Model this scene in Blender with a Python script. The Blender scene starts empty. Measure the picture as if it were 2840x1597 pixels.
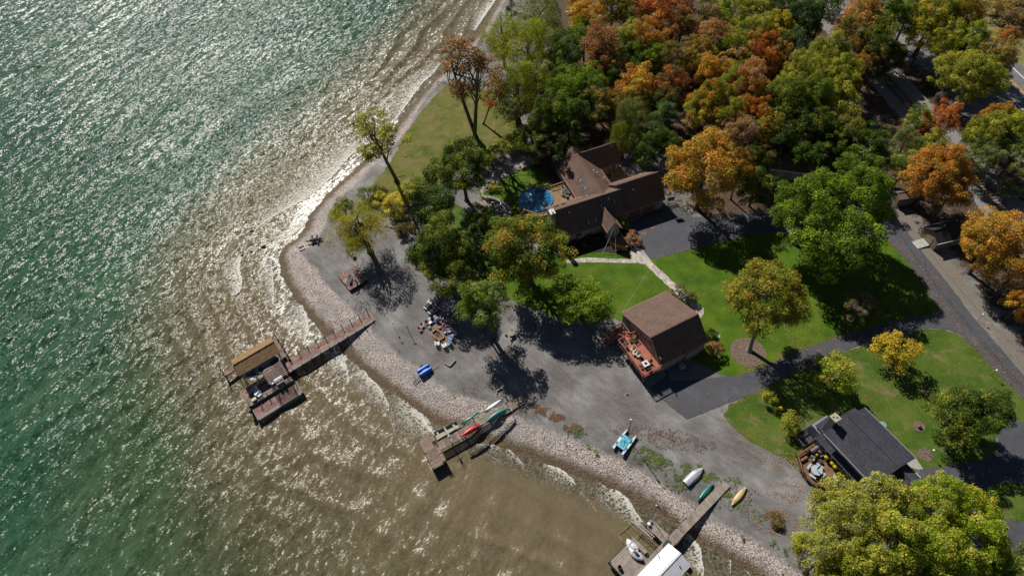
import bpy, bmesh, math, random
import numpy as np
from mathutils import Vector, Matrix, noise
R_ = math.radians
rnd = random.Random(7)
SC = bpy.context.scene
COL = SC.collection

# ---------------- camera ----------------
PW, PH, FPX, CAMH = 2840.0, 1597.0, 1735.0, 95.0
_d = np.array([(1575 - PW / 2) / FPX, -(2120 - PH / 2) / FPX, -1.0]); _d /= np.linalg.norm(_d)
_up = -_d
_y = np.array([0, 1.0, 0]); _y = _y - _up * (_y @ _up); _y /= np.linalg.norm(_y)
_x = np.cross(_y, _up)
RM = np.array([_x, _y, _up])
cam = bpy.data.objects.new('camera', bpy.data.cameras.new('camera'))
COL.objects.link(cam)
M4 = Matrix([[*RM[0], 0], [*RM[1], 0], [*RM[2], CAMH], [0, 0, 0, 1]])
cam.matrix_world = M4
cam.data.sensor_width = 36.0
cam.data.lens = FPX / PW * 36.0
cam.data.clip_start = 1.0
cam.data.clip_end = 2000
SC.camera = cam

# ---------------- light ----------------
SUN_EL, SUN_AZ = 41.5, 122.5           # math azimuth (from +x) of the sun
world = bpy.data.worlds.new('World'); SC.world = world; world.use_nodes = True
wn = world.node_tree.nodes; wl = world.node_tree.links
bg = wn['Background']; sky = wn.new('ShaderNodeTexSky'); sky.sky_type = 'NISHITA'; sky.sun_disc = False
sky.air_density = .55; sky.dust_density = .3; sky.sun_elevation = R_(SUN_EL); sky.sun_rotation = R_(90 - SUN_AZ)
wl.new(sky.outputs[0], bg.inputs[0]); bg.inputs[1].default_value = 0.05
sd = bpy.data.lights.new('sun', 'SUN'); sd.energy = 5.0; sd.angle = R_(0.5); sd.color = (1.0, 0.95, 0.87)
so = bpy.data.objects.new('sun', sd); COL.objects.link(so)
sv = Vector((math.cos(R_(SUN_AZ)) * math.cos(R_(SUN_EL)), math.sin(R_(SUN_AZ)) * math.cos(R_(SUN_EL)), math.sin(R_(SUN_EL))))
so.rotation_euler = sv.to_track_quat('Z', 'Y').to_euler(); so.location = (0, 0, 120)
SC.view_settings.view_transform = 'Standard'; SC.view_settings.look = 'None'
SC.view_settings.exposure = 0.08; SC.view_settings.gamma = 1.0
SC.cycles.max_bounces = 5; SC.cycles.diffuse_bounces = 1; SC.cycles.transparent_max_bounces = 8
SC.cycles.sample_clamp_indirect = 3.0

# ---------------- helpers ----------------
def N(px, py, z=0.0):
    "pixel of the photograph (2840 wide) -> point of the place at height z"
    v = RM @ np.array([(px - PW / 2) / FPX, -(py - PH / 2) / FPX, -1.0])
    t = (z - CAMH) / v[2]
    return Vector((v[0] * t, v[1] * t, z))
KD = 2840 / 2576
def D(px, py, z=0.0):
    return N(px * KD, py * KD, z)
def ZM(ox, oy, s):
    return lambda x, y, z=0.0: N(ox + x / s, oy + y / s, z)

def tag(o, label=None, cat=None, group=None, kind=None):
    if label: o['label'] = label
    if cat: o['category'] = cat
    if group: o['group'] = group
    if kind: o['kind'] = kind
    return o

class Thing:
    "an Empty with a local frame; children are built in its coordinates"
    def __init__(s, name, label, cat, loc=(0, 0, 0), rz=0.0, group=None):
        s.o = bpy.data.objects.new(name, None); COL.objects.link(s.o)
        s.o.empty_display_size = 0.2
        s.o.location = loc; s.o.rotation_euler = (0, 0, rz)
        tag(s.o, label, cat, group)
        s.p = Vector(loc); s.rz = rz
    def L(s, w):
        d = Vector(w) - s.p
        c, n = math.cos(-s.rz), math.sin(-s.rz)
        return Vector((d.x * c - d.y * n, d.x * n + d.y * c, d.z))

def dup(root, loc, rz=0.0, label=None, scale=None):
    r = root.copy(); COL.objects.link(r); r.location = loc; r.rotation_euler = (0, 0, rz)
    if scale is not None: r.scale = (scale,) * 3 if not hasattr(scale, '__len__') else scale
    if label: r['label'] = label
    for ch in list(root.children):
        c = ch.copy(); COL.objects.link(c); c.parent = r
        for g in ch.children:
            d = g.copy(); COL.objects.link(d); d.parent = c
    return r

class MB:
    def __init__(s): s.v = []; s.f = []
    def face(s, pts):
        n = len(s.v); s.v += [tuple(p) for p in pts]; s.f.append(tuple(range(n, n + len(pts)))); return s
    def solid(s, vs, fs):
        n = len(s.v); s.v += [tuple(p) for p in vs]; s.f += [tuple(i + n for i in f) for f in fs]; return s
    def prism(s, poly, z0, z1):
        k = len(poly)
        a = sum(poly[i][0] * poly[(i + 1) % k][1] - poly[(i + 1) % k][0] * poly[i][1] for i in range(k))
        if a < 0: poly = poly[::-1]
        vs = [(p[0], p[1], z0) for p in poly] + [(p[0], p[1], z1) for p in poly]
        fs = [tuple(range(k - 1, -1, -1)), tuple(range(k, 2 * k))] + [(i, (i + 1) % k, k + (i + 1) % k, k + i) for i in range(k)]
        return s.solid(vs, fs)
    def box(s, c, d, rz=0.0, tilt=0.0):
        m = Matrix.Rotation(rz, 3, 'Z') @ Matrix.Rotation(tilt, 3, 'Y')
        hx, hy, hz = d[0] / 2, d[1] / 2, d[2] / 2
        vs = [Vector(c) + m @ Vector((x * hx, y * hy, z * hz)) for z in (-1, 1) for x, y in ((-1, -1), (1, -1), (1, 1), (-1, 1))]
        return s.solid(vs, [(3, 2, 1, 0), (4, 5, 6, 7), (0, 1, 5, 4), (1, 2, 6, 5), (2, 3, 7, 6), (3, 0, 4, 7)])
    def b(s, x0, x1, y0, y1, z0, z1):
        return s.box(((x0 + x1) / 2, (y0 + y1) / 2, (z0 + z1) / 2), (abs(x1 - x0), abs(y1 - y0), abs(z1 - z0)))
    def bar(s, p, q, w=0.05, h=None):
        h = h or w; p = Vector(p); q = Vector(q); d = (q - p)
        if d.length < 1e-6: return s
        dn = d.normalized(); up = Vector((0, 0, 1))
        if abs(dn.z) > .95: up = Vector((0, 1, 0))
        sx = dn.cross(up).normalized() * w / 2; sz = sx.cross(dn).normalized() * h / 2
        vs = [a + i * sx + j * sz for a in (p, q) for i, j in ((-1, -1), (1, -1), (1, 1), (-1, 1))]
        return s.solid(vs, [(0, 1, 2, 3), (7, 6, 5, 4), (0, 4, 5, 1), (1, 5, 6, 2), (2, 6, 7, 3), (3, 7, 4, 0)])
    def tube(s, pts, rs, n=8, cap=True):
        pts = [Vector(p) for p in pts]
        if not hasattr(rs, '__len__'): rs = [rs] * len(pts)
        vs = []
        a = None
        for i, p in enumerate(pts):
            d = (pts[min(i + 1, len(pts) - 1)] - pts[max(i - 1, 0)]).normalized()
            if a is None:
                a = d.cross(Vector((0, 0, 1)) if abs(d.z) < .9 else Vector((1, 0, 0))).normalized()
            else:
                a = (a - d * a.dot(d)).normalized()
            c = d.cross(a)
            for k in range(n):
                t = 2 * math.pi * k / n
                vs.append(p + (a * math.cos(t) + c * math.sin(t)) * rs[i])
        fs = [(i * n + k, i * n + (k + 1) % n, (i + 1) * n + (k + 1) % n, (i + 1) * n + k) for i in range(len(pts) - 1) for k in range(n)]
        if cap: fs += [tuple(range(n - 1, -1, -1)), tuple(range((len(pts) - 1) * n, len(pts) * n))]
        return s.solid(vs, fs)
    def lathe(s, prof, c=(0, 0, 0), n=20, sx=1, sy=1):
        vs = [(c[0] + r * math.cos(2 * math.pi * k / n) * sx, c[1] + r * math.sin(2 * math.pi * k / n) * sy, c[2] + z) for r, z in prof for k in range(n)]
        m = len(prof)
        fs = [(i * n + k, i * n + (k + 1) % n, (i + 1) * n + (k + 1) % n, (i + 1) * n + k) for i in range(m - 1) for k in range(n)]
        if prof[0][0] > .001: fs.append(tuple(range(n - 1, -1, -1)))
        if prof[-1][0] > .001: fs.append(tuple(range((m - 1) * n, m * n)))
        return s.solid(vs, fs)
    def slab(s, p, t=0.12):
        "roof slab: polygon p (counter-clockwise from outside) thickened inwards"
        p = [Vector(q) for q in p]; n = Vector((0, 0, 0))
        for i in range(len(p)): n += p[i].cross(p[(i + 1) % len(p)])
        n.normalize()
        if n.z < 0: p = p[::-1]; n = -n
        k = len(p); q = [a - n * t for a in p]
        return s.solid(p + q, [tuple(range(k)), tuple(range(2 * k - 1, k - 1, -1))] + [(i, k + i, k + (i + 1) % k, (i + 1) % k) for i in range(k)])
    def blob(s, c, r, seed=0, amp=.25, seg=10, flat=1.0):
        vs = []; fs = []; c = Vector(c)
        for i in range(seg + 1):
            th = math.pi * i / seg
            for k in range(seg * 2):
                ph = math.pi * k / seg
                v = Vector((math.sin(th) * math.cos(ph), math.sin(th) * math.sin(ph), math.cos(th)))
                q = 1 + amp * noise.noise(v * 1.6 + Vector((seed * 7.3, seed, 0)))
                v = v * q
                vs.append(c + Vector((v.x * r[0], v.y * r[1], v.z * r[2])))
        m = seg * 2
        fs = [(i * m + k, (i + 1) * m + k, (i + 1) * m + (k + 1) % m, i * m + (k + 1) % m) for i in range(seg) for k in range(m)]
        return s.solid(vs, fs)
    def build(s, name, mat, parent=None, smooth=False, bevel=0.0, **tg):
        me = bpy.data.meshes.new(name); me.from_pydata(s.v, [], s.f); me.update()
        # UVs in metres, u along the first edge of each face
        uv = me.uv_layers.new(name='UVMap'); data = np.zeros(len(me.loops) * 2, dtype=np.float32)
        for p in me.polygons:
            vi = [me.vertices[i].co for i in p.vertices]
            e = (vi[1] - vi[0]); e = e.normalized() if e.length > 1e-7 else Vector((1, 0, 0))
            w = p.normal.cross(e)
            for li, c in zip(p.loop_indices, vi):
                d = c - vi[0]; data[2 * li] = d.dot(e); data[2 * li + 1] = d.dot(w)
        uv.data.foreach_set('uv', data)
        if bevel:
            bm = bmesh.new(); bm.from_mesh(me); bmesh.ops.remove_doubles(bm, verts=bm.verts, dist=1e-4)
            bmesh.ops.bevel(bm, geom=[e for e in bm.edges if len(e.link_faces) == 2 and e.calc_face_angle(0) > .6], offset=bevel, segments=2, affect='EDGES', profile=.6)
            bm.to_mesh(me); bm.free()
        if smooth:
            me.polygons.foreach_set('use_smooth', [True] * len(me.polygons))
            try: me.set_sharp_from_angle(angle=R_(40))
            except Exception: pass
        me.materials.append(mat)
        o = bpy.data.objects.new(name, me); COL.objects.link(o)
        if parent is not None: o.parent = parent.o if isinstance(parent, Thing) else parent
        tag(o, **tg)
        return o

# ---------------- materials ----------------
def newmat(name):
    m = bpy.data.materials.new(name); m.use_nodes = True
    nt = m.node_tree; b = nt.nodes['Principled BSDF']
    return m, nt, b
def lk(nt, a, b): nt.links.new(a, b)
def nd(nt, t, **kw):
    n = nt.nodes.new(t)
    for k, v in kw.items(): setattr(n, k, v)
    return n
def ramp(nt, fac, stops, interp='LINEAR'):
    r = nd(nt, 'ShaderNodeValToRGB'); r.color_ramp.interpolation = interp
    el = r.color_ramp.elements
    while len(el) < len(stops): el.new(.5)
    for e, (p, c) in zip(el, stops):
        e.position = p; e.color = (*c, 1) if hasattr(c, '__len__') else (c, c, c, 1)
    lk(nt, fac, r.inputs[0]); return r.outputs[0]
def noi(nt, vec, scale, detail=5, rough=.6, dist=0.0):
    n = nd(nt, 'ShaderNodeTexNoise'); n.inputs['Scale'].default_value = scale; n.inputs['Detail'].default_value = detail
    n.inputs['Roughness'].default_value = rough; n.inputs['Distortion'].default_value = dist
    if vec is not None: lk(nt, vec, n.inputs['Vector'])
    return n.outputs['Fac']
def mixc(nt, fac, a, b, mode='MIX'):
    m = nd(nt, 'ShaderNodeMix', data_type='RGBA', blend_type=mode)
    for i, v in ((0, fac), (6, a), (7, b)):
        if isinstance(v, (int, float)): m.inputs[i].default_value = v if i == 0 else (v, v, v, 1)
        elif isinstance(v, tuple): m.inputs[i].default_value = (*v, 1)
        else: lk(nt, v, m.inputs[i])
    return m.outputs[2]
def mth(nt, op, a, b=None, c=None, clamp=False):
    m = nd(nt, 'ShaderNodeMath', operation=op); m.use_clamp = clamp
    for i, v in enumerate((a, b, c)):
        if v is None: continue
        if isinstance(v, (int, float)): m.inputs[i].default_value = v
        else: lk(nt, v, m.inputs[i])
    return m.outputs[0]
def mapping(nt, vec, scale=(1, 1, 1), rot=(0, 0, 0)):
    m = nd(nt, 'ShaderNodeMapping'); m.inputs['Scale'].default_value = scale; m.inputs['Rotation'].default_value = rot
    lk(nt, vec, m.inputs[0]); return m.outputs[0]
def aniso(nt, v, ang, sx=1.0, sy=1.0):
    return mapping(nt, mapping(nt, v, (1, 1, 1), (0, 0, R_(ang))), (sx, sy, 1))
def mat(name, cols, scale=3.0, rough=.8, bump=0.0, bscale=None, detail=6, isl=0.0, spec=.35, metal=0.0, stretch=(1, 1, 1), stain=None, uv=False, coat=0):
    m, nt, b = newmat(name)
    tc = nd(nt, 'ShaderNodeTexCoord'); v = tc.outputs['UV' if uv else 'Object']
    if stretch != (1, 1, 1): v = mapping(nt, v, stretch)
    if not isinstance(cols[0], tuple): cols = [cols]
    if len(cols) == 1:
        c = cols[0]; cols = [tuple(x * .8 for x in c), tuple(min(1, x * 1.18) for x in c)]
    n = noi(nt, v, scale, detail, .65)
    k = len(cols)
    c = ramp(nt, n, [(.3 + .4 * i / (k - 1), q) for i, q in enumerate(cols)])
    if isl:
        g = nd(nt, 'ShaderNodeNewGeometry')
        f = mth(nt, 'MULTIPLY_ADD', g.outputs['Random Per Island'], 2 * isl, 1 - isl)
        c = mixc(nt, 1.0, c, f, 'MULTIPLY')
    if stain:
        n2 = noi(nt, tc.outputs['Object'], stain[1], 4, .7)
        c = mixc(nt, ramp(nt, n2, [(.5, 0.0), (.68, 1.0)]), c, stain[0])
    lk(nt, c, b.inputs['Base Color'])
    b.inputs['Roughness'].default_value = rough; b.inputs['Metallic'].default_value = metal
    b.inputs['Specular IOR Level'].default_value = spec
    if coat: b.inputs['Coat Weight'].default_value = coat
    if bump:
        bn = nd(nt, 'ShaderNodeBump'); bn.inputs['Distance'].default_value = bump; bn.inputs['Strength'].default_value = 1
        lk(nt, noi(nt, v, bscale or scale * 4, 5, .7), bn.inputs['Height']); lk(nt, bn.outputs[0], b.inputs['Normal'])
    return m
# ---------------- geometry of shore ----------------
def dist_poly(P, line):
    "signed distance (m) of points P (n,2) to an open polyline; positive to its left"
    best = np.full(len(P), 1e9); sg = np.ones(len(P))
    for a, b in zip(line[:-1], line[1:]):
        ab = b - a; L2 = (ab ** 2).sum(); t = np.clip(((P - a) @ ab) / L2, 0, 1)
        q = a + t[:, None] * ab; d = np.hypot(*(P - q).T)
        s = np.sign(ab[0] * (P[:, 1] - a[1]) - ab[1] * (P[:, 0] - a[0]))
        m = d < best - 1e-6; best[m] = d[m]; sg[m] = s[m]
    return best * sg
WZ = -1.2
def line(pts, z): return np.array([D(x, y, z).to_2d()[:] for x, y in pts])
SHORE = [(1420, -160), (1340, -90), (1262, -20), (1238, 25), (1212, 70), (1182, 105), (1150, 135), (1120, 165), (1092, 197), (1062, 232), (1032, 268), (1003, 310), (978, 345), (950, 375), (920, 402), (888, 432), (855, 460), (825, 488), (797, 518), (776, 546), (768, 572), (745, 600), (712, 622), (700, 648), (708, 690), (722, 722), (742, 757), (775, 795), (812, 835), (858, 880), (905, 925), (950, 962), (1000, 1000), (1050, 1038), (1100, 1066), (1150, 1082), (1200, 1101), (1250, 1122), (1300, 1142), (1350, 1158), (1400, 1178), (1450, 1198), (1500, 1216), (1550, 1238), (1600, 1262), (1650, 1292), (1700, 1328), (1750, 1362), (1800, 1394), (1850, 1424), (1900, 1456), (1950, 1496), (2000, 1555), (2060, 1640), (2100, 1800)]
shore = line(SHORE, WZ)
# land lies to the left of this direction (going from the top of the photo to its bottom right)
def noise2(P, s, seed=0.0):
    return np.array([noise.noise(Vector((x * s + seed, y * s - seed, seed))) for x, y in P])

def grid(x0, x1, y0, y1, st):
    xs = np.arange(x0, x1 + st, st); ys = np.arange(y0, y1 + st, st)
    X, Y = np.meshgrid(xs, ys); P = np.stack([X.ravel(), Y.ravel()], 1)
    nx, ny = len(xs), len(ys)
    i = np.arange(nx * ny).reshape(ny, nx)
    F = np.stack([i[:-1, :-1].ravel(), i[:-1, 1:].ravel(), i[1:, 1:].ravel(), i[1:, :-1].ravel()], 1)
    return P, F
def npmesh(name, V, F, mat, attrs={}, smooth=True, keep=None, fattrs={}):
    if keep is not None:
        fk = keep[F].all(1); F = F[fk]
        u = np.unique(F); mp = np.full(len(V), -1); mp[u] = np.arange(len(u)); V = V[u]; F = mp[F]
        attrs = {k: a[u] for k, a in attrs.items()}
    me = bpy.data.meshes.new(name); k = F.shape[1]
    me.vertices.add(len(V)); me.vertices.foreach_set('co', V.astype(np.float32).ravel())
    me.loops.add(len(F) * k); me.loops.foreach_set('vertex_index', F.astype(np.int32).ravel())
    me.polygons.add(len(F)); me.polygons.foreach_set('loop_start', np.arange(0, len(F) * k, k, dtype=np.int32))
    try: me.polygons.foreach_set('loop_total', np.full(len(F), k, dtype=np.int32))
    except Exception: pass
    me.update(calc_edges=True); me.validate()
    for n, a in attrs.items():
        at = me.attributes.new(n, 'FLOAT', 'POINT'); at.data.foreach_set('value', a.astype(np.float32))
    for n, a in fattrs.items():
        at = me.attributes.new(n, 'FLOAT', 'FACE'); at.data.foreach_set('value', a.astype(np.float32))
    me.polygons.foreach_set('use_smooth', [smooth] * len(me.polygons))
    me.materials.append(mat)
    o = bpy.data.objects.new(name, me); COL.objects.link(o); return o
def attr(nt, n, typ='GEOMETRY'):
    a = nd(nt, 'ShaderNodeAttribute'); a.attribute_name = n; a.attribute_type = typ; return a

# ---------------- ground: one sheet, sloping to the water ----------------
def pebble(nt, v, sc):
    vo = nd(nt, 'ShaderNodeTexVoronoi'); vo.inputs['Scale'].default_value = sc; lk(nt, v, vo.inputs['Vector'])
    return vo
def ground_material():
    m, nt, b = newmat('ground_stones_and_gravel')
    tc = nd(nt, 'ShaderNodeTexCoord'); v = tc.outputs['Object']
    sh = attr(nt, 'shore').outputs['Fac']
    wob = mth(nt, 'MULTIPLY_ADD', noi(nt, v, .35, 5, .7), 3.2, -1.6)
    d = mth(nt, 'ADD', sh, wob)
    # shingle
    vo = pebble(nt, v, 4.6); vo2 = pebble(nt, v, 9.5)
    sep = nd(nt, 'ShaderNodeSeparateColor'); lk(nt, vo.outputs['Color'], sep.inputs[0])
    sep2 = nd(nt, 'ShaderNodeSeparateColor'); lk(nt, vo2.outputs['Color'], sep2.inputs[0])
    peb = ramp(nt, sep.outputs[0], [(0, (.26, .22, .20)), (.3, (.46, .39, .35)), (.6, (.60, .51, .45)), (.85, (.74, .64, .56)), (1, (.48, .37, .31))])
    peb2 = ramp(nt, sep2.outputs[1], [(0, (.26, .23, .215)), (.5, (.54, .465, .42)), (1, (.76, .67, .60))])
    peb = mixc(nt, .5, peb, peb2)
    edge = ramp(nt, vo.outputs['Distance'], [(.35, 1.0), (.75, .35)])
    peb = mixc(nt, 1.0, peb, edge, 'MULTIPLY')
    blot = noi(nt, aniso(nt, v, 32, .5, 1.0), .35, 5, .7)
    peb = mixc(nt, ramp(nt, blot, [(.46, 0.0), (.64, .6)]), peb, (.24, .225, .22))
    # wet weed line
    wet = mixc(nt, ramp(nt, noi(nt, v, .9, 5, .75), [(.4, 0.0), (.62, 1.0)]), (.06, .05, .03), (.17, .085, .04))
    wet = mixc(nt, ramp(nt, noi(nt, v, 2.2, 3, .8), [(.52, 0.0), (.66, 1.0)]), wet, (.06, .065, .012))
    wet = mixc(nt, .55, wet, mixc(nt, 1.0, peb, (.42, .36, .26), 'MULTIPLY'))
    # gravel yard
    g1 = noi(nt, v, .16, 5, .6); g2 = noi(nt, v, 7.0, 4, .8)
    wv = nd(nt, 'ShaderNodeTexNoise'); wv.inputs['Scale'].default_value = .9; wv.inputs['Detail'].default_value = 4
    lk(nt, aniso(nt, v, 38, .45, 1.5), wv.inputs['Vector'])
    gr = ramp(nt, g1, [(.32, (.120, .111, .105)), (.5, (.165, .157, .150)), (.68, (.245, .239, .232))])
    gr = mixc(nt, 1.0, gr, ramp(nt, wv.outputs['Fac'], [(.3, .85), (.7, 1.2)]), 'MULTIPLY')
    gr = mixc(nt, 1.0, gr, ramp(nt, g2, [(.25, .45), (.5, 1.0), (.75, 1.7)]), 'MULTIPLY')
    # leaf litter of the wood floor, and shade painted on gravel by the lane
    lit = ramp(nt, noi(nt, v, 2.4, 6, .8), [(.3, (.028, .02, .012)), (.5, (.07, .045, .028)), (.62, (.17, .10, .055)), (.75, (.10, .075, .04))])
    fo = attr(nt, 'litter_shade').outputs['Fac']
    fo = mth(nt, 'ADD', fo, mth(nt, 'MULTIPLY_ADD', noi(nt, v, .5, 6, .75), 3.0, -1.5))
    gr = mixc(nt, ramp(nt, fo, [(.4, 0.0), (.6, 1.0)]), gr, lit)
    pal = attr(nt, 'pale').outputs['Fac']
    pal = mth(nt, 'ADD', pal, mth(nt, 'MULTIPLY_ADD', noi(nt, v, .8, 6, .75), 3.0, -1.5))
    gr = mixc(nt, ramp(nt, pal, [(.4, 0.0), (.6, 1.0)]), gr, ramp(nt, noi(nt, v, 4, 5, .8), [(.3, (.10, .085, .065)), (.5, (.19, .165, .135)), (.7, (.27, .25, .22))]))
    wide = attr(nt, 'bw').outputs['Fac']
    c = mixc(nt, ramp(nt, mth(nt, 'MULTIPLY_ADD', mth(nt, 'SUBTRACT', d, wide), 1.0, .5), [(.0, 0.0), (1.0, 1.0)]), peb, gr)
    c = mixc(nt, ramp(nt, mth(nt, 'MULTIPLY', mth(nt, 'ADD', sh, mth(nt, 'MULTIPLY_ADD', noi(nt, v, .8, 5, .75), 2.6, -1.3)), .25), [(.26, 0.0), (.60, 1.0)]), wet, c)
    lk(nt, c, b.inputs['Base Color']); b.inputs['Roughness'].default_value = .85; b.inputs['Specular IOR Level'].default_value = .3
    bn = nd(nt, 'ShaderNodeBump'); bn.inputs['Distance'].default_value = .10
    hh = mth(nt, 'MULTIPLY', mth(nt, 'SUBTRACT', 1.0, vo.outputs['Distance']), ramp(nt, mth(nt, 'MULTIPLY', mth(nt, 'SUBTRACT', wide, d), .5), [(0, .12), (1, 1.0)]))
    hh = mth(nt, 'ADD', hh, mth(nt, 'MULTIPLY', noi(nt, v, 5, 4, .8), .35))
    lk(nt, hh, bn.inputs['Height']); lk(nt, bn.outputs[0], b.inputs['Normal'])
    return m

def inpoly(P, poly):
    x, y = P[:, 0], P[:, 1]; c = np.zeros(len(P), bool); n = len(poly)
    for i in range(n):
        x1, y1 = poly[i]; x2, y2 = poly[(i + 1) % n]
        m = ((y1 > y) != (y2 > y)) & (x < (x2 - x1) * (y - y1) / (y2 - y1 + 1e-12) + x1)
        c ^= m
    return c
def DP(pts, z=0): return [tuple(D(x, y, z))[:2] for x, y in pts]
FOREST = [(1330, 0), (1400, 150), (1360, 300), (1330, 380), (1400, 400), (1560, 330), (1700, 400), (1760, 560), (1850, 545), (1960, 540), (2100, 400), (2190, 330), (2230, 180), (2200, 60), (2400, 240), (2500, 380), (2576, 560), (2576, 820), (2480, 600), (2420, 420), (2300, 250), (2440, 60), (2360, -100), (1400, -260)]
FOREST2 = [(1330, -200), (1400, 150), (1360, 300), (1330, 400), (1230, 430), (1200, 600), (1250, 660), (1400, 600), (1450, 400), (1560, 330), (1700, 400), (1760, 560), (2250, 540), (2200, 400), (2230, 180), (2080, 60), (2250, -200)]
RAIL_A, RAIL_B = D(2240, 223), D(2509, 531)
PALE = [(2235, 500), (2275, 530), (2330, 590), (2420, 690), (2500, 790), (2600, 920), (2600, 980), (2500, 860), (2392, 722), (2300, 615), (2240, 540)]
P, F = grid(-100, 190, -20, 230, .5)
sd_ = dist_poly(P, shore)
keep = (sd_ > -14)
keep &= ~((P[:, 0] < -60) & (P[:, 1] > 200))
z = np.where(sd_ > 0, -1.2 + 1.2 * np.clip(sd_ / 7.0, 0, 1) ** .8, WZ + .11 * sd_)
z = z + np.where(sd_ < 7, .05 * noise2(P, .9) * 2, 0)
msk = np.maximum(inpoly(P, DP(FOREST2)), inpoly(P, DP([(2240, 515), (2300, 535), (2420, 660), (2576, 860), (2800, 1150), (2900, 700), (2500, 380), (2300, 150), (2230, 180)]))).astype(float)  # lane to rails: dark litter tone also stands in for shade on gravel
pal = inpoly(P, DP(PALE)).astype(float)
# soften masks
def soft(a, shape, k=3):
    a = a.reshape(shape)
    for _ in range(k):
        a = (a + np.roll(a, 1, 0) + np.roll(a, -1, 0) + np.roll(a, 1, 1) + np.roll(a, -1, 1)) / 5
    return a.ravel()
shp = (len(np.unique(P[:, 1].round(3))), len(np.unique(P[:, 0].round(3))))
msk = soft(msk, shp, 40); pal = soft(pal, shp, 20)
BW = [(1290, 5, 2.8), (1100, 200, 3.0), (960, 400, 4.2), (860, 500, 4.8), (780, 600, 5.6), (800, 700, 7.4), (850, 780, 7.6), (1000, 930, 6.9), (1200, 1050, 6.6), (1400, 1130, 6.0), (1600, 1220, 5.2), (1750, 1320, 4.4), (1900, 1420, 5.2)]
bp = np.array([[*D(a, b_, -.5).to_2d()] for a, b_, _ in BW]); bw = np.array([w * .88 for *_, w in BW])
dd = np.hypot(P[:, None, 0] - bp[None, :, 0], P[:, None, 1] - bp[None, :, 1]) if len(P) < 4e5 else None
wgt = 1 / (dd ** 2 + 4) ** 1.5; bwf = (wgt * bw).sum(1) / wgt.sum(1)
del dd, wgt
npmesh('ground', np.column_stack([P, z]), F, ground_material(), {'shore': sd_, 'litter_shade': msk, 'pale': pal, 'bw': bwf}, keep=keep)['kind'] = 'structure'
# far land out to the horizon, same level
far = MB()
for (x0, x1, y0, y1) in ((190, 900, -600, 900), (-98, 190, 230, 900), (46, 190, -600, -20)): far.b(x0, x1, y0, y1, -3.0, -.02)
far.build('terrain', mat('far_meadow', [(.06, .07, .02), (.12, .11, .04)], .2), kind='structure')

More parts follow.
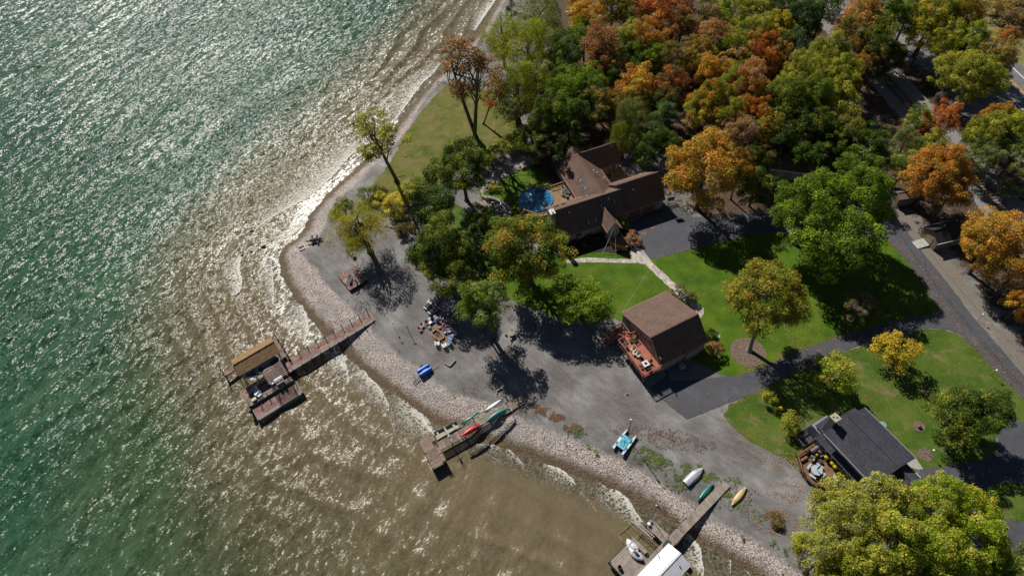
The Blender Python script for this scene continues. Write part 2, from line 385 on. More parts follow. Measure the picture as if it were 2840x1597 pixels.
# ---------------- water ----------------
TURB = line([(1400, -400), (1230, -120), (1120, 40), (1000, 150), (900, 260), (780, 380), (690, 500), (600, 620), (520, 760), (450, 900), (400, 1060), (380, 1250), (420, 1450), (500, 1800)], WZ)
def water_material():
    m, nt, b = newmat('lake_water')
    tc = nd(nt, 'ShaderNodeTexCoord'); v = tc.outputs['Object']
    tb = mth(nt, 'ADD', attr(nt, 'turb').outputs['Fac'], mth(nt, 'MULTIPLY_ADD', noi(nt, aniso(nt, v, 28, 1, .4), .07, 5, .65), 26, -13))
    f = mth(nt, 'MULTIPLY_ADD', tb, .018, .5)
    deep = ramp(nt, noi(nt, v, .045, 4, .6), [(.35, (.022, .072, .038)), (.65, (.042, .098, .052))])
    c = ramp(nt, f, [(.1, 0.0), (.45, .35), (.62, .72), (.85, 1.0)])
    col = mixc(nt, c, deep, ramp(nt, noi(nt, v, .08, 5, .6), [(.35, (.070, .072, .032)), (.65, (.104, .096, .050))]))
    mid = mixc(nt, ramp(nt, f, [(.25, 0.0), (.45, .8), (.62, 0.0)]), col, (.045, .085, .035))
    # sand stirred up near the shore
    sh = attr(nt, 'shore').outputs['Fac']
    s = mth(nt, 'ADD', sh, mth(nt, 'MULTIPLY_ADD', noi(nt, v, .2, 4, .7), 8, -4))
    mid = mixc(nt, ramp(nt, mth(nt, 'MULTIPLY_ADD', s, .027, 1.0), [(.1, 0.0), (.62, .85)]), mid, (.16, .126, .076))
    mid = mixc(nt, ramp(nt, mth(nt, 'MULTIPLY_ADD', sh, .25, 1.0), [(.3, 0.0), (1.0, .6)]), mid, (.10, .085, .05))
    vo = nd(nt, 'ShaderNodeTexVoronoi'); vo.inputs['Scale'].default_value = 3.2; lk(nt, v, vo.inputs['Vector']); sv_ = nd(nt, 'ShaderNodeSeparateColor'); lk(nt, vo.outputs['Color'], sv_.inputs[0])
    stn = ramp(nt, sv_.outputs[0], [(0, (.035, .034, .022)), (.5, (.10, .092, .062)), (1, (.20, .18, .135))])
    mid = mixc(nt, ramp(nt, mth(nt, 'ADD', mth(nt, 'MULTIPLY_ADD', sh, .2, 1.0), mth(nt, 'MULTIPLY_ADD', noi(nt, v, .6, 4, .7), 1.0, -.5)), [(.15, 0.0), (.75, .8)]), mid, stn)
    # fine foam and bubbles carried on crests
    fm = attr(nt, 'foam').outputs['Fac']
    fn = noi(nt, aniso(nt, v, 20, 1, .45), 2.2, 6, .8)
    ff = ramp(nt, mth(nt, 'ADD', fm, mth(nt, 'SUBTRACT', fn, .5)), [(.45, 0.0), (.62, 1.0)])
    mid = mixc(nt, ff, mid, (.62, .6, .54))
    lk(nt, mid, b.inputs['Base Color'])
    b.inputs['IOR'].default_value = 1.333
    lk(nt, mixc(nt, ff, .27, .9), b.inputs['Roughness'])
    b.inputs['Specular IOR Level'].default_value = .21
    # wind ripples: slopes of small waves added to the normal of the swell
    def slopes(vec, sc, det, amp):
        n = nd(nt, 'ShaderNodeTexNoise'); n.inputs['Scale'].default_value = sc; n.inputs['Detail'].default_value = det; n.inputs['Roughness'].default_value = .55; n.inputs['Distortion'].default_value = .35
        lk(nt, vec, n.inputs['Vector'])
        a = nd(nt, 'ShaderNodeVectorMath', operation='SUBTRACT'); lk(nt, n.outputs['Color'], a.inputs[0]); a.inputs[1].default_value = (.5, .5, .5)
        b2 = nd(nt, 'ShaderNodeVectorMath', operation='SCALE'); lk(nt, a.outputs[0], b2.inputs[0])
        if isinstance(amp, float): b2.inputs['Scale'].default_value = amp
        else: lk(nt, amp, b2.inputs['Scale'])
        return b2.outputs[0]
    gust = ramp(nt, noi(nt, aniso(nt, v, 35, 1.0, .4), .09, 4, .6), [(.38, .62), (.62, 1.15)])
    calm = attr(nt, 'calm').outputs['Fac']; gc = mth(nt, 'MULTIPLY', gust, calm)
    s1 = slopes(aniso(nt, v, 24, 1.0, .45), 1.25, 3, mth(nt, 'MULTIPLY', gc, 1.65)); s2 = slopes(aniso(nt, v, 48, 1.0, .55), 4.0, 2, mth(nt, 'MULTIPLY', gc, 1.5))
    ad1 = nd(nt, 'ShaderNodeVectorMath', operation='ADD'); lk(nt, s1, ad1.inputs[0]); lk(nt, s2, ad1.inputs[1])
    fl = nd(nt, 'ShaderNodeVectorMath', operation='MULTIPLY'); lk(nt, ad1.outputs[0], fl.inputs[0]); fl.inputs[1].default_value = (1, 1, 0)
    ge = nd(nt, 'ShaderNodeNewGeometry'); ad2 = nd(nt, 'ShaderNodeVectorMath', operation='ADD'); lk(nt, ge.outputs['Normal'], ad2.inputs[0]); lk(nt, fl.outputs[0], ad2.inputs[1])
    no = nd(nt, 'ShaderNodeVectorMath', operation='NORMALIZE'); lk(nt, ad2.outputs[0], no.inputs[0]); lk(nt, no.outputs[0], b.inputs['Normal'])
    return m
P, F = grid(-215, 62, -22, 245, .55)
sw = dist_poly(P, shore); tb = dist_poly(P, TURB)
keep = sw < 2.2
n1 = noise2(P, .045, 3.1); n2 = noise2(P, .16, 9.7); n3 = noise2(P, .03, 21.3)
x, y = P[:, 0], P[:, 1]
a1 = R_(-28); a2 = R_(-8); a3 = R_(-48)
def wave(a, lam, ph): return np.sin(2 * math.pi * (x * math.cos(a) + y * math.sin(a)) / lam + ph)
deepf = np.clip(-sw / 22, .15, 1)
zw = (.125 * wave(a1, 6.4, 3.2 * n1 * 2) * (.6 + n3) + .05 * wave(a2, 4.1, 5 * n1) + .035 * wave(a3, 3.0, 6 * n3 + 3 * n2)) * deepf
# long crests turning parallel to the beach
ph = 2 * math.pi * sw / 5.2 + 3.2 * n1 * 2 + 1.2 * n2
nearf = np.exp(-((sw + 13) / 11.0) ** 2)
crest = np.sin(ph); sh_c = np.sign(crest) * np.abs(crest) ** 1.0
zw += .42 * nearf * np.where(crest > 0, crest ** 3, .25 * crest) * (.7 + n3)
zw += .085 * np.clip((tb - 12) / 25, 0, 1) * np.clip(-sw / 12, 0, 1) * np.clip((60 - y) / 30, 0, 1) * np.sin(2 * math.pi * (x * math.cos(R_(-14)) + y * math.sin(R_(-14))) / 6.5 + 4 * n1 + 1.5 * n2)
zw += .04 * n2
foam = np.full(len(P), -.35)
# scattered whitecap streaks far out
WC = [(195, 300, 13), (180, 370, 10), (165, 420, 10), (225, 130, 6), (70, 850 + 280, 6), (250, 120, 5), (560, 480, 4), (20, 720, 5)]
for (cx, cy, ln) in WC:
    q = D(cx, cy, WZ); dx, dy = x - q.x, y - q.y
    t = R_(68); u = dx * math.cos(t) + dy * math.sin(t); w = -dx * math.sin(t) + dy * math.cos(t) + 1.0 * n2
    foam = np.maximum(foam, .30 - np.abs(w) / 4.5 - np.maximum(0, np.abs(u) - ln) / 8 - .12)
calm = np.clip(.62 + (-sw) / 60, .62, 1.0) * np.where(sw > -3.5, .55, 1) * np.clip(1.02 - np.clip(tb - 10, 0, 90) / 62, .30, 1)
npmesh('water', np.column_stack([P, WZ + zw]), F, water_material(), {'shore': sw, 'turb': tb, 'foam': foam, 'calm': calm}, keep=keep)['kind'] = 'structure'
fw = MB(); WM = bpy.data.materials['lake_water']
for (x0, x1, y0, y1) in ((-1200, -215, -900, 900), (-215, -98, 245, 900), (-215, 45, -900, -22)): fw.b(x0, x1, y0, y1, -1.6, -1.2)
fw.build('far_water', mat('open_water', [(.012, .07, .05), (.022, .09, .06)], .1, .2, .3, 1.2), kind='structure')

# ---------------- foam: lace ribbons lying on the waves ----------------
gx0, gy0, gst = P[0, 0], P[0, 1], .55; gnx = len(np.unique(P[:, 0].round(3))); zg = zw.reshape(-1, gnx)
def wz(x_, y_):
    i = int(round((x_ - gx0) / gst)); j = int(round((y_ - gy0) / gst))
    if 0 <= j < zg.shape[0] and 0 <= i < gnx: return WZ + max(zg[max(0, j - 1):j + 2, max(0, i - 1):i + 2].max(), -.3)
    return WZ
def foam_material():
    m, nt, b = newmat('foam_lace'); uv = nd(nt, 'ShaderNodeTexCoord'); s3 = nd(nt, 'ShaderNodeSeparateXYZ'); lk(nt, uv.outputs['UV'], s3.inputs[0])
    v = uv.outputs['Object']
    w = s3.outputs[1]
    st = attr(nt, 'strength').outputs['Fac']
    front = ramp(nt, mth(nt, 'ADD', w, mth(nt, 'MULTIPLY_ADD', noi(nt, v, 1.1, 4, .7), .24, -.12)), [(.02, 0.0), (.05, 1.0), (.12, .66), (.4, .42), (1.0, .12)])
    vo = nd(nt, 'ShaderNodeTexVoronoi', feature='DISTANCE_TO_EDGE'); vo.inputs['Scale'].default_value = 1.6
    dv = nd(nt, 'ShaderNodeTexNoise'); dv.inputs['Scale'].default_value = 1.2; dv.inputs['Detail'].default_value = 4; lk(nt, v, dv.inputs['Vector'])
    ad = nd(nt, 'ShaderNodeVectorMath', operation='MULTIPLY_ADD'); lk(nt, dv.outputs['Color'], ad.inputs[0]); ad.inputs[1].default_value = (1.2, 1.2, 0); lk(nt, v, ad.inputs[2]); lk(nt, ad.outputs[0], vo.inputs['Vector'])
    lace = mth(nt, 'ADD', mth(nt, 'MULTIPLY', mth(nt, 'SUBTRACT', .28, vo.outputs[0]), 1.1), mth(nt, 'MULTIPLY', noi(nt, v, 3.4, 6, .8), 1.0))
    a = mth(nt, 'ADD', mth(nt, 'MULTIPLY_ADD', front, 1.0, -.62), mth(nt, 'MULTIPLY', mth(nt, 'SUBTRACT', lace, .52), 1.5))
    a = mth(nt, 'ADD', a, mth(nt, 'SUBTRACT', st, .60))
    a = mth(nt, 'MULTIPLY', ramp(nt, a, [(.0, 0.0), (.55, .9)]), ramp(nt, w, [(.75, 1.0), (.99, 0.0)]))
    a = mth(nt, 'MULTIPLY', a, ramp(nt, w, [(.0, 0.0), (.03, 1.0)]))
    b.inputs['Base Color'].default_value = (.66, .63, .56, 1); b.inputs['Roughness'].default_value = .7
    lk(nt, a, b.inputs['Alpha'])
    return m
FOAMS = []
def foamline(pts, width, strength, conv=lambda x, y: D(x, y, WZ)):
    q = [conv(*p) for p in pts]
    # smooth (Catmull-Rom) and resample every 0.4 m
    out = []
    for i in range(len(q) - 1):
        p0, p1, p2, p3 = q[max(i - 1, 0)], q[i], q[i + 1], q[min(i + 2, len(q) - 1)]
        n = max(2, int((p2 - p1).length / .4))
        for k in range(n):
            t = k / n; out.append(.5 * ((2 * p1) + (p2 - p0) * t + (2 * p0 - 5 * p1 + 4 * p2 - p3) * t * t + (3 * p1 - p0 - 3 * p2 + p3) * t ** 3))
    out.append(q[-1]); FOAMS.append((out, width, strength))
ZB = lambda ox, oy, s: (lambda x, y: N(ox + x / s, oy + y / s, WZ))
za, zb, zc_ = ZB(500, 800, 3.623), ZB(1100, 1000, 3.623), ZB(1600, 1200, 3.65)
foamline([(1215, 80), (1275, 220), (1300, 330), (1300, 400), (1275, 480), (1268, 540)], 6.5, .62, za)
foamline([(1540, 560), (1590, 660), (1650, 760), (1700, 860), (1705, 930), (1690, 960)], 4.2, .70, za)
foamline([(1780, 690), (1850, 800), (1900, 880), (1990, 960), (2060, 1070), (2100, 1170), (2098, 1230)], 3.6, .68, za)
foamline([(2098, 1230), (2110, 1280), (2150, 1400), (2170, 1500)], 1.2, .36, za)
foamline([(2330, 1080), (2430, 1220), (2520, 1350), (2600, 1500)], 3.0, .5, za)
foamline([(40, 250), (150, 370), (240, 480), (310, 600), (370, 700), (392, 770)], 6.5, .70, zb)
foamline([(800, 830), (950, 840), (1110, 870), (1200, 950), (1300, 1060)], 2.6, .52, zb)
foamline([(1480, 1030), (1600, 1060), (1700, 1110), (1770, 1180), (1812, 1250)], 3.6, .66, zb)
foamline([(1812, 1250), (1870, 1330), (1950, 1420), (2020, 1520)], 1.0, .34, zb)
foamline([(880, 900), (960, 960), (1050, 1010)], 1.2, .3, zb)
foamline([(220, 400), (300, 440), (390, 540), (480, 620), (550, 690), (590, 770), (640, 850), (690, 910)], 4.4, .74, zc_)
foamline([(840, 770), (900, 800), (970, 850), (1040, 930)], 2.2, .5, zc_)
foamline([(1080, 980), (1150, 1030), (1220, 1100), (1268, 1200), (1275, 1290), (1290, 1360), (1285, 1460)], 3.2, .78, zc_)
foamline([(1480, 1130), (1530, 1200), (1560, 1290), (1560, 1400), (1550, 1480)], 1.3, .5, zc_)
foamline([(1640, 1280), (1700, 1350), (1750, 1430), (1790, 1520)], 1.2, .48, zc_)
foamline([(1262, -20), (1244, 8), (1225, 35), (1208, 60), (1196, 78)], 4.2, .86)
foamline([(1178, 88), (1168, 110), (1150, 128), (1128, 150)], 1.0, .40)
foamline([(1112, 160), (1090, 188), (1062, 215), (1040, 245), (1015, 278), (996, 305)], 6.5, .80)
foamline([(1056, 148), (1046, 165), (1020, 182), (990, 192)], 2.6, .55)
foamline([(1002, 222), (985, 245), (965, 262), (948, 290)], 1.6, .78)
foamline([(940, 330), (915, 362), (885, 392), (868, 412), (840, 445), (812, 470), (780, 495), (748, 515), (705, 538), (670, 560), (645, 580)], 9.0, .72)
foamline([(775, 552), (762, 575), (740, 592), (715, 604), (690, 620)], 9.0, .54)
foamline([(610, 640), (606, 680), (612, 705), (604, 735), (585, 748)], 4.8, .86)
foamline([(640, 620), (618, 640), (612, 662)], 1.2, .6)
foamline([(684, 650), (690, 690), (692, 730), (690, 770)], 4.5, .62)
foamline([(764, 770), (776, 800), (780, 832), (770, 852)], 6.5, .58)
foamline([(850, 862), (868, 900), (878, 940), (874, 958)], 3.5, .66)
foamline([(200, 225), (188, 262), (180, 300), (168, 350), (164, 420)], 3.6, .22)
foamline([(233, 100), (240, 130), (250, 160)], 3.0, .16)
V = []; F = []; UV = []; ST = []
for out, width, strength in FOAMS:
    L_ = 0; n0 = len(V); K_ = 7; m_ = len(out)
    for i, p in enumerate(out):
        d = (out[min(i + 1, m_ - 1)] - out[max(i - 1, 0)]); d.z = 0; d.normalize(); nrm = Vector((d.y, -d.x, 0))
        t_ = i / (m_ - 1); w_ = width * (.35 + .65 * math.sin(math.pi * min(1, max(0, .08 + t_ * .84)))) 
        if i: L_ += (p - out[i - 1]).length
        for k in range(K_):
            q = p + nrm * (w_ * k / (K_ - 1)); V.append((q.x, q.y, wz(q.x, q.y) + .05)); UV.append((L_, k / (K_ - 1))); ST.append(strength * (1 - .25 * abs(2 * t_ - 1) ** 3))
    for i in range(m_ - 1):
        for k in range(K_ - 1): a = n0 + i * K_ + k; F.append((a, a + K_, a + K_ + 1, a + 1))
me = bpy.data.meshes.new('foam'); me.from_pydata(V, [], F); ul = me.uv_layers.new(name='UVMap')
ul.data.foreach_set('uv', np.array([UV[l.vertex_index] for l in me.loops], dtype=np.float32).ravel())
at = me.attributes.new('strength', 'FLOAT', 'POINT'); at.data.foreach_set('value', np.array(ST, dtype=np.float32))
me.polygons.foreach_set('use_smooth', [True] * len(me.polygons)); me.materials.append(foam_material())
o = bpy.data.objects.new('foam', me); COL.objects.link(o); tag(o, 'white lacy foam of small breakers along the shore', 'foam', kind='stuff')
# ---------------- trees ----------------
def leaf_material():
    m, nt, b = newmat('autumn_leaves')
    b.inputs['Roughness'].default_value = .55; b.inputs['Specular IOR Level'].default_value = .12
    oi = nd(nt, 'ShaderNodeObjectInfo')
    c2 = attr(nt, 'leaf_second', 'OBJECT').outputs['Color']
    tone = attr(nt, 'tone').outputs['Fac']; lr = attr(nt, 'leafrnd').outputs['Fac']
    tc = nd(nt, 'ShaderNodeTexCoord')
    av = nd(nt, 'ShaderNodeVectorMath', operation='ADD'); lk(nt, tc.outputs['Object'], av.inputs[0])
    cm = nd(nt, 'ShaderNodeCombineXYZ'); lk(nt, mth(nt, 'MULTIPLY', oi.outputs['Random'], 57.0), cm.inputs[0]); lk(nt, mth(nt, 'MULTIPLY', oi.outputs['Random'], 91.0), cm.inputs[2])
    lk(nt, cm.outputs[0], av.inputs[1])
    n = noi(nt, av.outputs[0], .32, 3, .6)
    f = mth(nt, 'ADD', mth(nt, 'MULTIPLY', mth(nt, 'SUBTRACT', n, .5), 3.4), mth(nt, 'MULTIPLY_ADD', tone, .9, mth(nt, 'MULTIPLY_ADD', lr, .4, -.18)))
    c = mixc(nt, ramp(nt, f, [(.42, 0.0), (.95, 1.0)]), oi.outputs['Color'], c2)
    c = mixc(nt, 1.0, c, mth(nt, 'MULTIPLY_ADD', lr, .9, .6), 'MULTIPLY')
    c = mixc(nt, 1.0, c, mth(nt, 'MULTIPLY_ADD', tone, .45, .78), 'MULTIPLY')
    lk(nt, c, b.inputs['Base Color'])
    tr = nd(nt, 'ShaderNodeBsdfTranslucent'); lk(nt, mixc(nt, 1.0, c, (1.0, 1.15, .7), 'MULTIPLY'), tr.inputs[0])
    ms = nd(nt, 'ShaderNodeMixShader'); ms.inputs[0].default_value = .28
    lk(nt, b.outputs[0], ms.inputs[1]); lk(nt, tr.outputs[0], ms.inputs[2])
    lk(nt, ms.outputs[0], nt.nodes['Material Output'].inputs[0])
    return m
LEAF = leaf_material()
BARK = mat('grey_bark', [(.05, .04, .033), (.15, .125, .105)], 2.5, .9, .03, 8, stretch=(1, 1, .3))
BARKP = mat('pale_bark', [(.16, .14, .12), (.32, .29, .25)], 2.5, .9, .02, 8, stretch=(1, 1, .3))

def crown_arrays(seed, R, z0, z1, nl, per, ls, shape='round', lobe=.27, gap=0.0):
    rs = np.random.RandomState(seed)
    zc = (z0 + z1) / 2; hz = (z1 - z0) / 2
    cs = []; rr = []
    tries = 0
    while len(cs) < nl and tries < nl * 60:
        tries += 1
        u = rs.normal(size=3); u /= np.linalg.norm(u)
        if u[2] < -.55 and shape != 'weep': continue
        rad = rs.uniform(.45, .86) if rs.rand() < .35 else rs.uniform(.74, .9)
        if shape == 'cone':
            t = rs.rand() ** .8; ang = rs.rand() * 6.283; q = (1 - t) * rs.uniform(.5, .95)
            c = np.array([math.cos(ang) * q * R, math.sin(ang) * q * R, z0 + t * (z1 - z0)])
        else:
            k = 1.0
            if shape == 'oval': k = 1.0 - .25 * max(0, u[2])
            c = np.array([u[0] * rad * R * k, u[1] * rad * R * k, zc + u[2] * rad * hz])
        # uneven outline: noisy radius per direction
        nn = noise.noise(Vector((u[0] * 1.4 + seed * 3.1, u[1] * 1.4, u[2] * 1.4)))
        if shape != 'cone': c[:2] *= 1 + .6 * nn; c[2] = zc + (c[2] - zc) * (1 + .35 * nn)
        if gap and noise.noise(Vector(tuple(c * (1.6 / R) + seed * 5.7))) < gap - .25: continue
        cs.append(c); rr.append(R * lobe * rs.uniform(.5, 1.3) * (1.0 if shape != 'cone' else .75))
    V = []; T = []; Lr = []
    for c, r in zip(cs, rr):
        n = int(per * (r / (R * lobe)) ** 2)
        u = rs.normal(size=(n, 3)); u /= np.linalg.norm(u, axis=1)[:, None]
        u[:, 2] = np.where(u[:, 2] < -.35, -u[:, 2], u[:, 2])
        sub = 1 + .22 * np.sin(u[:, 0] * 7 + c[0] * 3) * np.sin(u[:, 1] * 7 + c[1] * 3)
        rad = r * rs.uniform(.55, 1.0, n) ** .6 * sub
        p = c + u * rad[:, None] * np.array([1, 1, .72 if shape != 'weep' else 1.3])
        if shape == 'weep':
            o = np.hypot(p[:, 0], p[:, 1]) / R; p[:, 2] -= np.maximum(0, o - .55) ** 1.5 * rs.uniform(0, 1, n) * hz * 1.5
        nrm = u * .8 + rs.normal(size=(n, 3)) * .55 + np.array([0, 0, .35]); nrm /= np.linalg.norm(nrm, axis=1)[:, None]
        t = rs.normal(size=(n, 3)); a = np.cross(nrm, t); a /= np.linalg.norm(a, axis=1)[:, None]; b = np.cross(nrm, a)
        s = ls * np.minimum(1.5, .55 + rs.exponential(.4, n))[:, None]
        if shape == 'weep': a = a * .5 + np.array([0, 0, -.6]); b *= .5
        q = np.stack([p + a * s, p + b * s * .62 + nrm * s * .12, p - a * s * .85, p - b * s * .62 + nrm * s * .12], 1)
        V.append(q.reshape(-1, 3)); T.append(np.full(n, rs.rand())); Lr.append(rs.rand(n))
    V = np.concatenate(V); F = np.arange(len(V)).reshape(-1, 4)
    return V, F, np.concatenate(T), np.concatenate(Lr), cs

def limb(p, q, seed, n=5, w=.08):
    p = Vector(p); q = Vector(q); L = (q - p).length; rs = random.Random(seed); out = []
    for i in range(n + 1):
        t = i / n
        m = p.lerp(q, t) + Vector((rs.uniform(-1, 1), rs.uniform(-1, 1), rs.uniform(-1, 1) + 1.0)) * L * w * math.sin(math.pi * t)
        out.append(m)
    return out
def trunk_mb(R, z0, z1, cs, seed, tr, forks=1, nb=9, spread=.15):
    mb = MB(); rs = random.Random(seed)
    top = z0 + (z1 - z0) * .35
    fl = [(1.8, 0), (1.25, .3), (1.0, 1.0)]
    for k in range(forks):
        an = 6.28 * k / forks + rs.random(); ox = 0 if forks == 1 else R * spread
        tip = Vector((math.cos(an) * ox, math.sin(an) * ox, top + (z1 - z0) * .25))
        pts = [Vector((0, 0, -.4)), Vector((0, 0, .35)), Vector((0.05, 0, 1.2)), Vector((0, 0, 1.2)).lerp(tip, .4) + Vector((rs.uniform(-.1, .1), rs.uniform(-.1, .1), 0)) * R * .2, tip]
        mb.tube(pts, [tr * 1.9, tr * 1.25, tr, tr * .8, tr * .35], 9)
        order = sorted(range(len(cs)), key=lambda i: rs.random())[:nb]
        for i in order:
            c = Vector(tuple(cs[i])); s = pts[3].lerp(tip, rs.random())
            if s.z > c.z: s.z = max(1.5, c.z - (s - c).length * .35)
            l = limb(s, c, seed + i, 4); r0 = tr * rs.uniform(.28, .45)
            mb.tube(l, [r0 * (1 - .2 * j) for j in range(5)], 5)
            for _ in range(2):
                e = c + Vector((rs.uniform(-1, 1), rs.uniform(-1, 1), rs.uniform(-.3, 1))) * R * .22
                mb.tube([l[3], l[3].lerp(e, .5) + Vector((0, 0, .1)), e], [r0 * .4, r0 * .25, r0 * .1], 4)
    return mb
VAR = {}
def make_variant(key, seed, R, h, nl, per, ls, shape='round', base=.25, lobe=.27, gap=0.0, tr=.25, forks=1, nb=9, bark=None, spread=.15):
    V, F, T, Lr, cs = crown_arrays(seed, R, h * base, h, nl, per, ls, shape, lobe, gap)
    o = npmesh('crown', V, F, LEAF, smooth=False, fattrs={'tone': T, 'leafrnd': Lr})
    t = trunk_mb(R, h * base, h, cs, seed, tr, forks, nb, spread).build('trunk', bark or BARK, smooth=True)
    COL.objects.unlink(o); COL.objects.unlink(t)
    VAR[key] = (o, t, R, h)
for i in range(3):
    make_variant('L%d' % i, 10 + i, 6.0, 15, 215, 235, .125, 'round', .13, .175, tr=.38, nb=12)
    make_variant('M%d' % i, 20 + i, 4.0, 12, 105, 190, .115, 'round', .15, .23, tr=.25)
    make_variant('O%d' % i, 30 + i, 3.6, 14, 105, 180, .115, 'oval', .22, .25, tr=.24)
for i in range(2):
    make_variant('S%d' % i, 40 + i, 2.4, 5.5, 60, 130, .10, 'round', .12, .27, tr=.14)
    make_variant('W%d' % i, 50 + i, 4.6, 13, 95, 270, .16, 'weep', .20, .23, gap=.04, tr=.4, forks=2, nb=9)
    make_variant('G%d' % i, 60 + i, 4.2, 14, 62, 150, .115, 'round', .3, .20, gap=.3, tr=.28, forks=2, nb=16)
    make_variant('C%d' % i, 70 + i, 2.6, 10, 60, 170, .11, 'cone', .06, .25, tr=.2, nb=4)
    make_variant('B%d' % i, 80 + i, 1.5, 2.2, 28, 120, .09, 'round', .02, .33, tr=.08, nb=4)
make_variant('T0', 77, 5.2, 15.5, 190, 190, .12, 'round', .30, .18, tr=.34, nb=14, bark=BARKP)
make_variant('P0', 91, 3.9, 24, 74, 110, .135, 'round', .40, .19, gap=.3, tr=.30, forks=1, nb=22)
make_variant('P1', 95, 4.8, 27, 100, 110, .14, 'round', .34, .19, gap=.22, tr=.33, forks=2, nb=20, spread=.45)

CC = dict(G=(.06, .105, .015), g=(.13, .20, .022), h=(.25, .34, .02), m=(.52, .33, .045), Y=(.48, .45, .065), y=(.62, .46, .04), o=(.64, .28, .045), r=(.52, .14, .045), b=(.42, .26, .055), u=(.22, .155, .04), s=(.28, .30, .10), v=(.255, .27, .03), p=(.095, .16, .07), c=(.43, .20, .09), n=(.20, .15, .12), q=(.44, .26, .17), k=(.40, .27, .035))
WORDS = dict(G='dark green', g='green', h='bright green', Y='yellow-green', y='yellow', o='orange', r='red', b='bronze', u='brownish', s='grey-green', v='olive', p='bluish green', c='coppery', n='bare brown', q='dull pink')
def solve_base(cx, cy, zc):
    return D(cx, cy, zc)
NT = [0]
def tree(cx, cy, r, h, A, B, var, label, group=None, name='tree', cat='tree', rot=None, lean=None, zc=None):
    key = var if var in VAR else var + str(rnd.randrange({'L': 3, 'M': 3, 'O': 3}.get(var[0], 2)))
    co, to, R0, h0 = VAR[key]
    zc = zc if zc is not None else h * .6
    w = D(cx, cy, zc)
    if lean: b0 = D(*lean, 0)
    else: b0 = Vector((w.x, w.y, 0))
    # metres per displayed pixel at that depth
    px = (D(cx + 10, cy, zc) - w).length / 10
    R = r * px
    t = Thing(name, label, cat, (b0.x, b0.y, 0), rot if rot is not None else rnd.random() * 6.28, group)
    loc = t.L((w.x, w.y, 0)); sc = (R / R0, R / R0, h / h0)
    for src in (co, to):
        c = src.copy(); COL.objects.link(c); c.parent = t.o
        m = Matrix.Diagonal((*sc, 1))
        if lean: # shear the whole tree towards its crown
            sh = Matrix.Identity(4); sh[0][2] = loc.x / zc; sh[1][2] = loc.y / zc; m = sh @ m
        if lean:
            if src.data.users == 1 or True:
                me = src.data.copy(); me.transform(m); c.data = me
        else: c.scale = sc
        c.color = (*CC[A], 1); c['leaf_second'] = [*CC[B], 1.0]
    NT[0] += 1
    return t
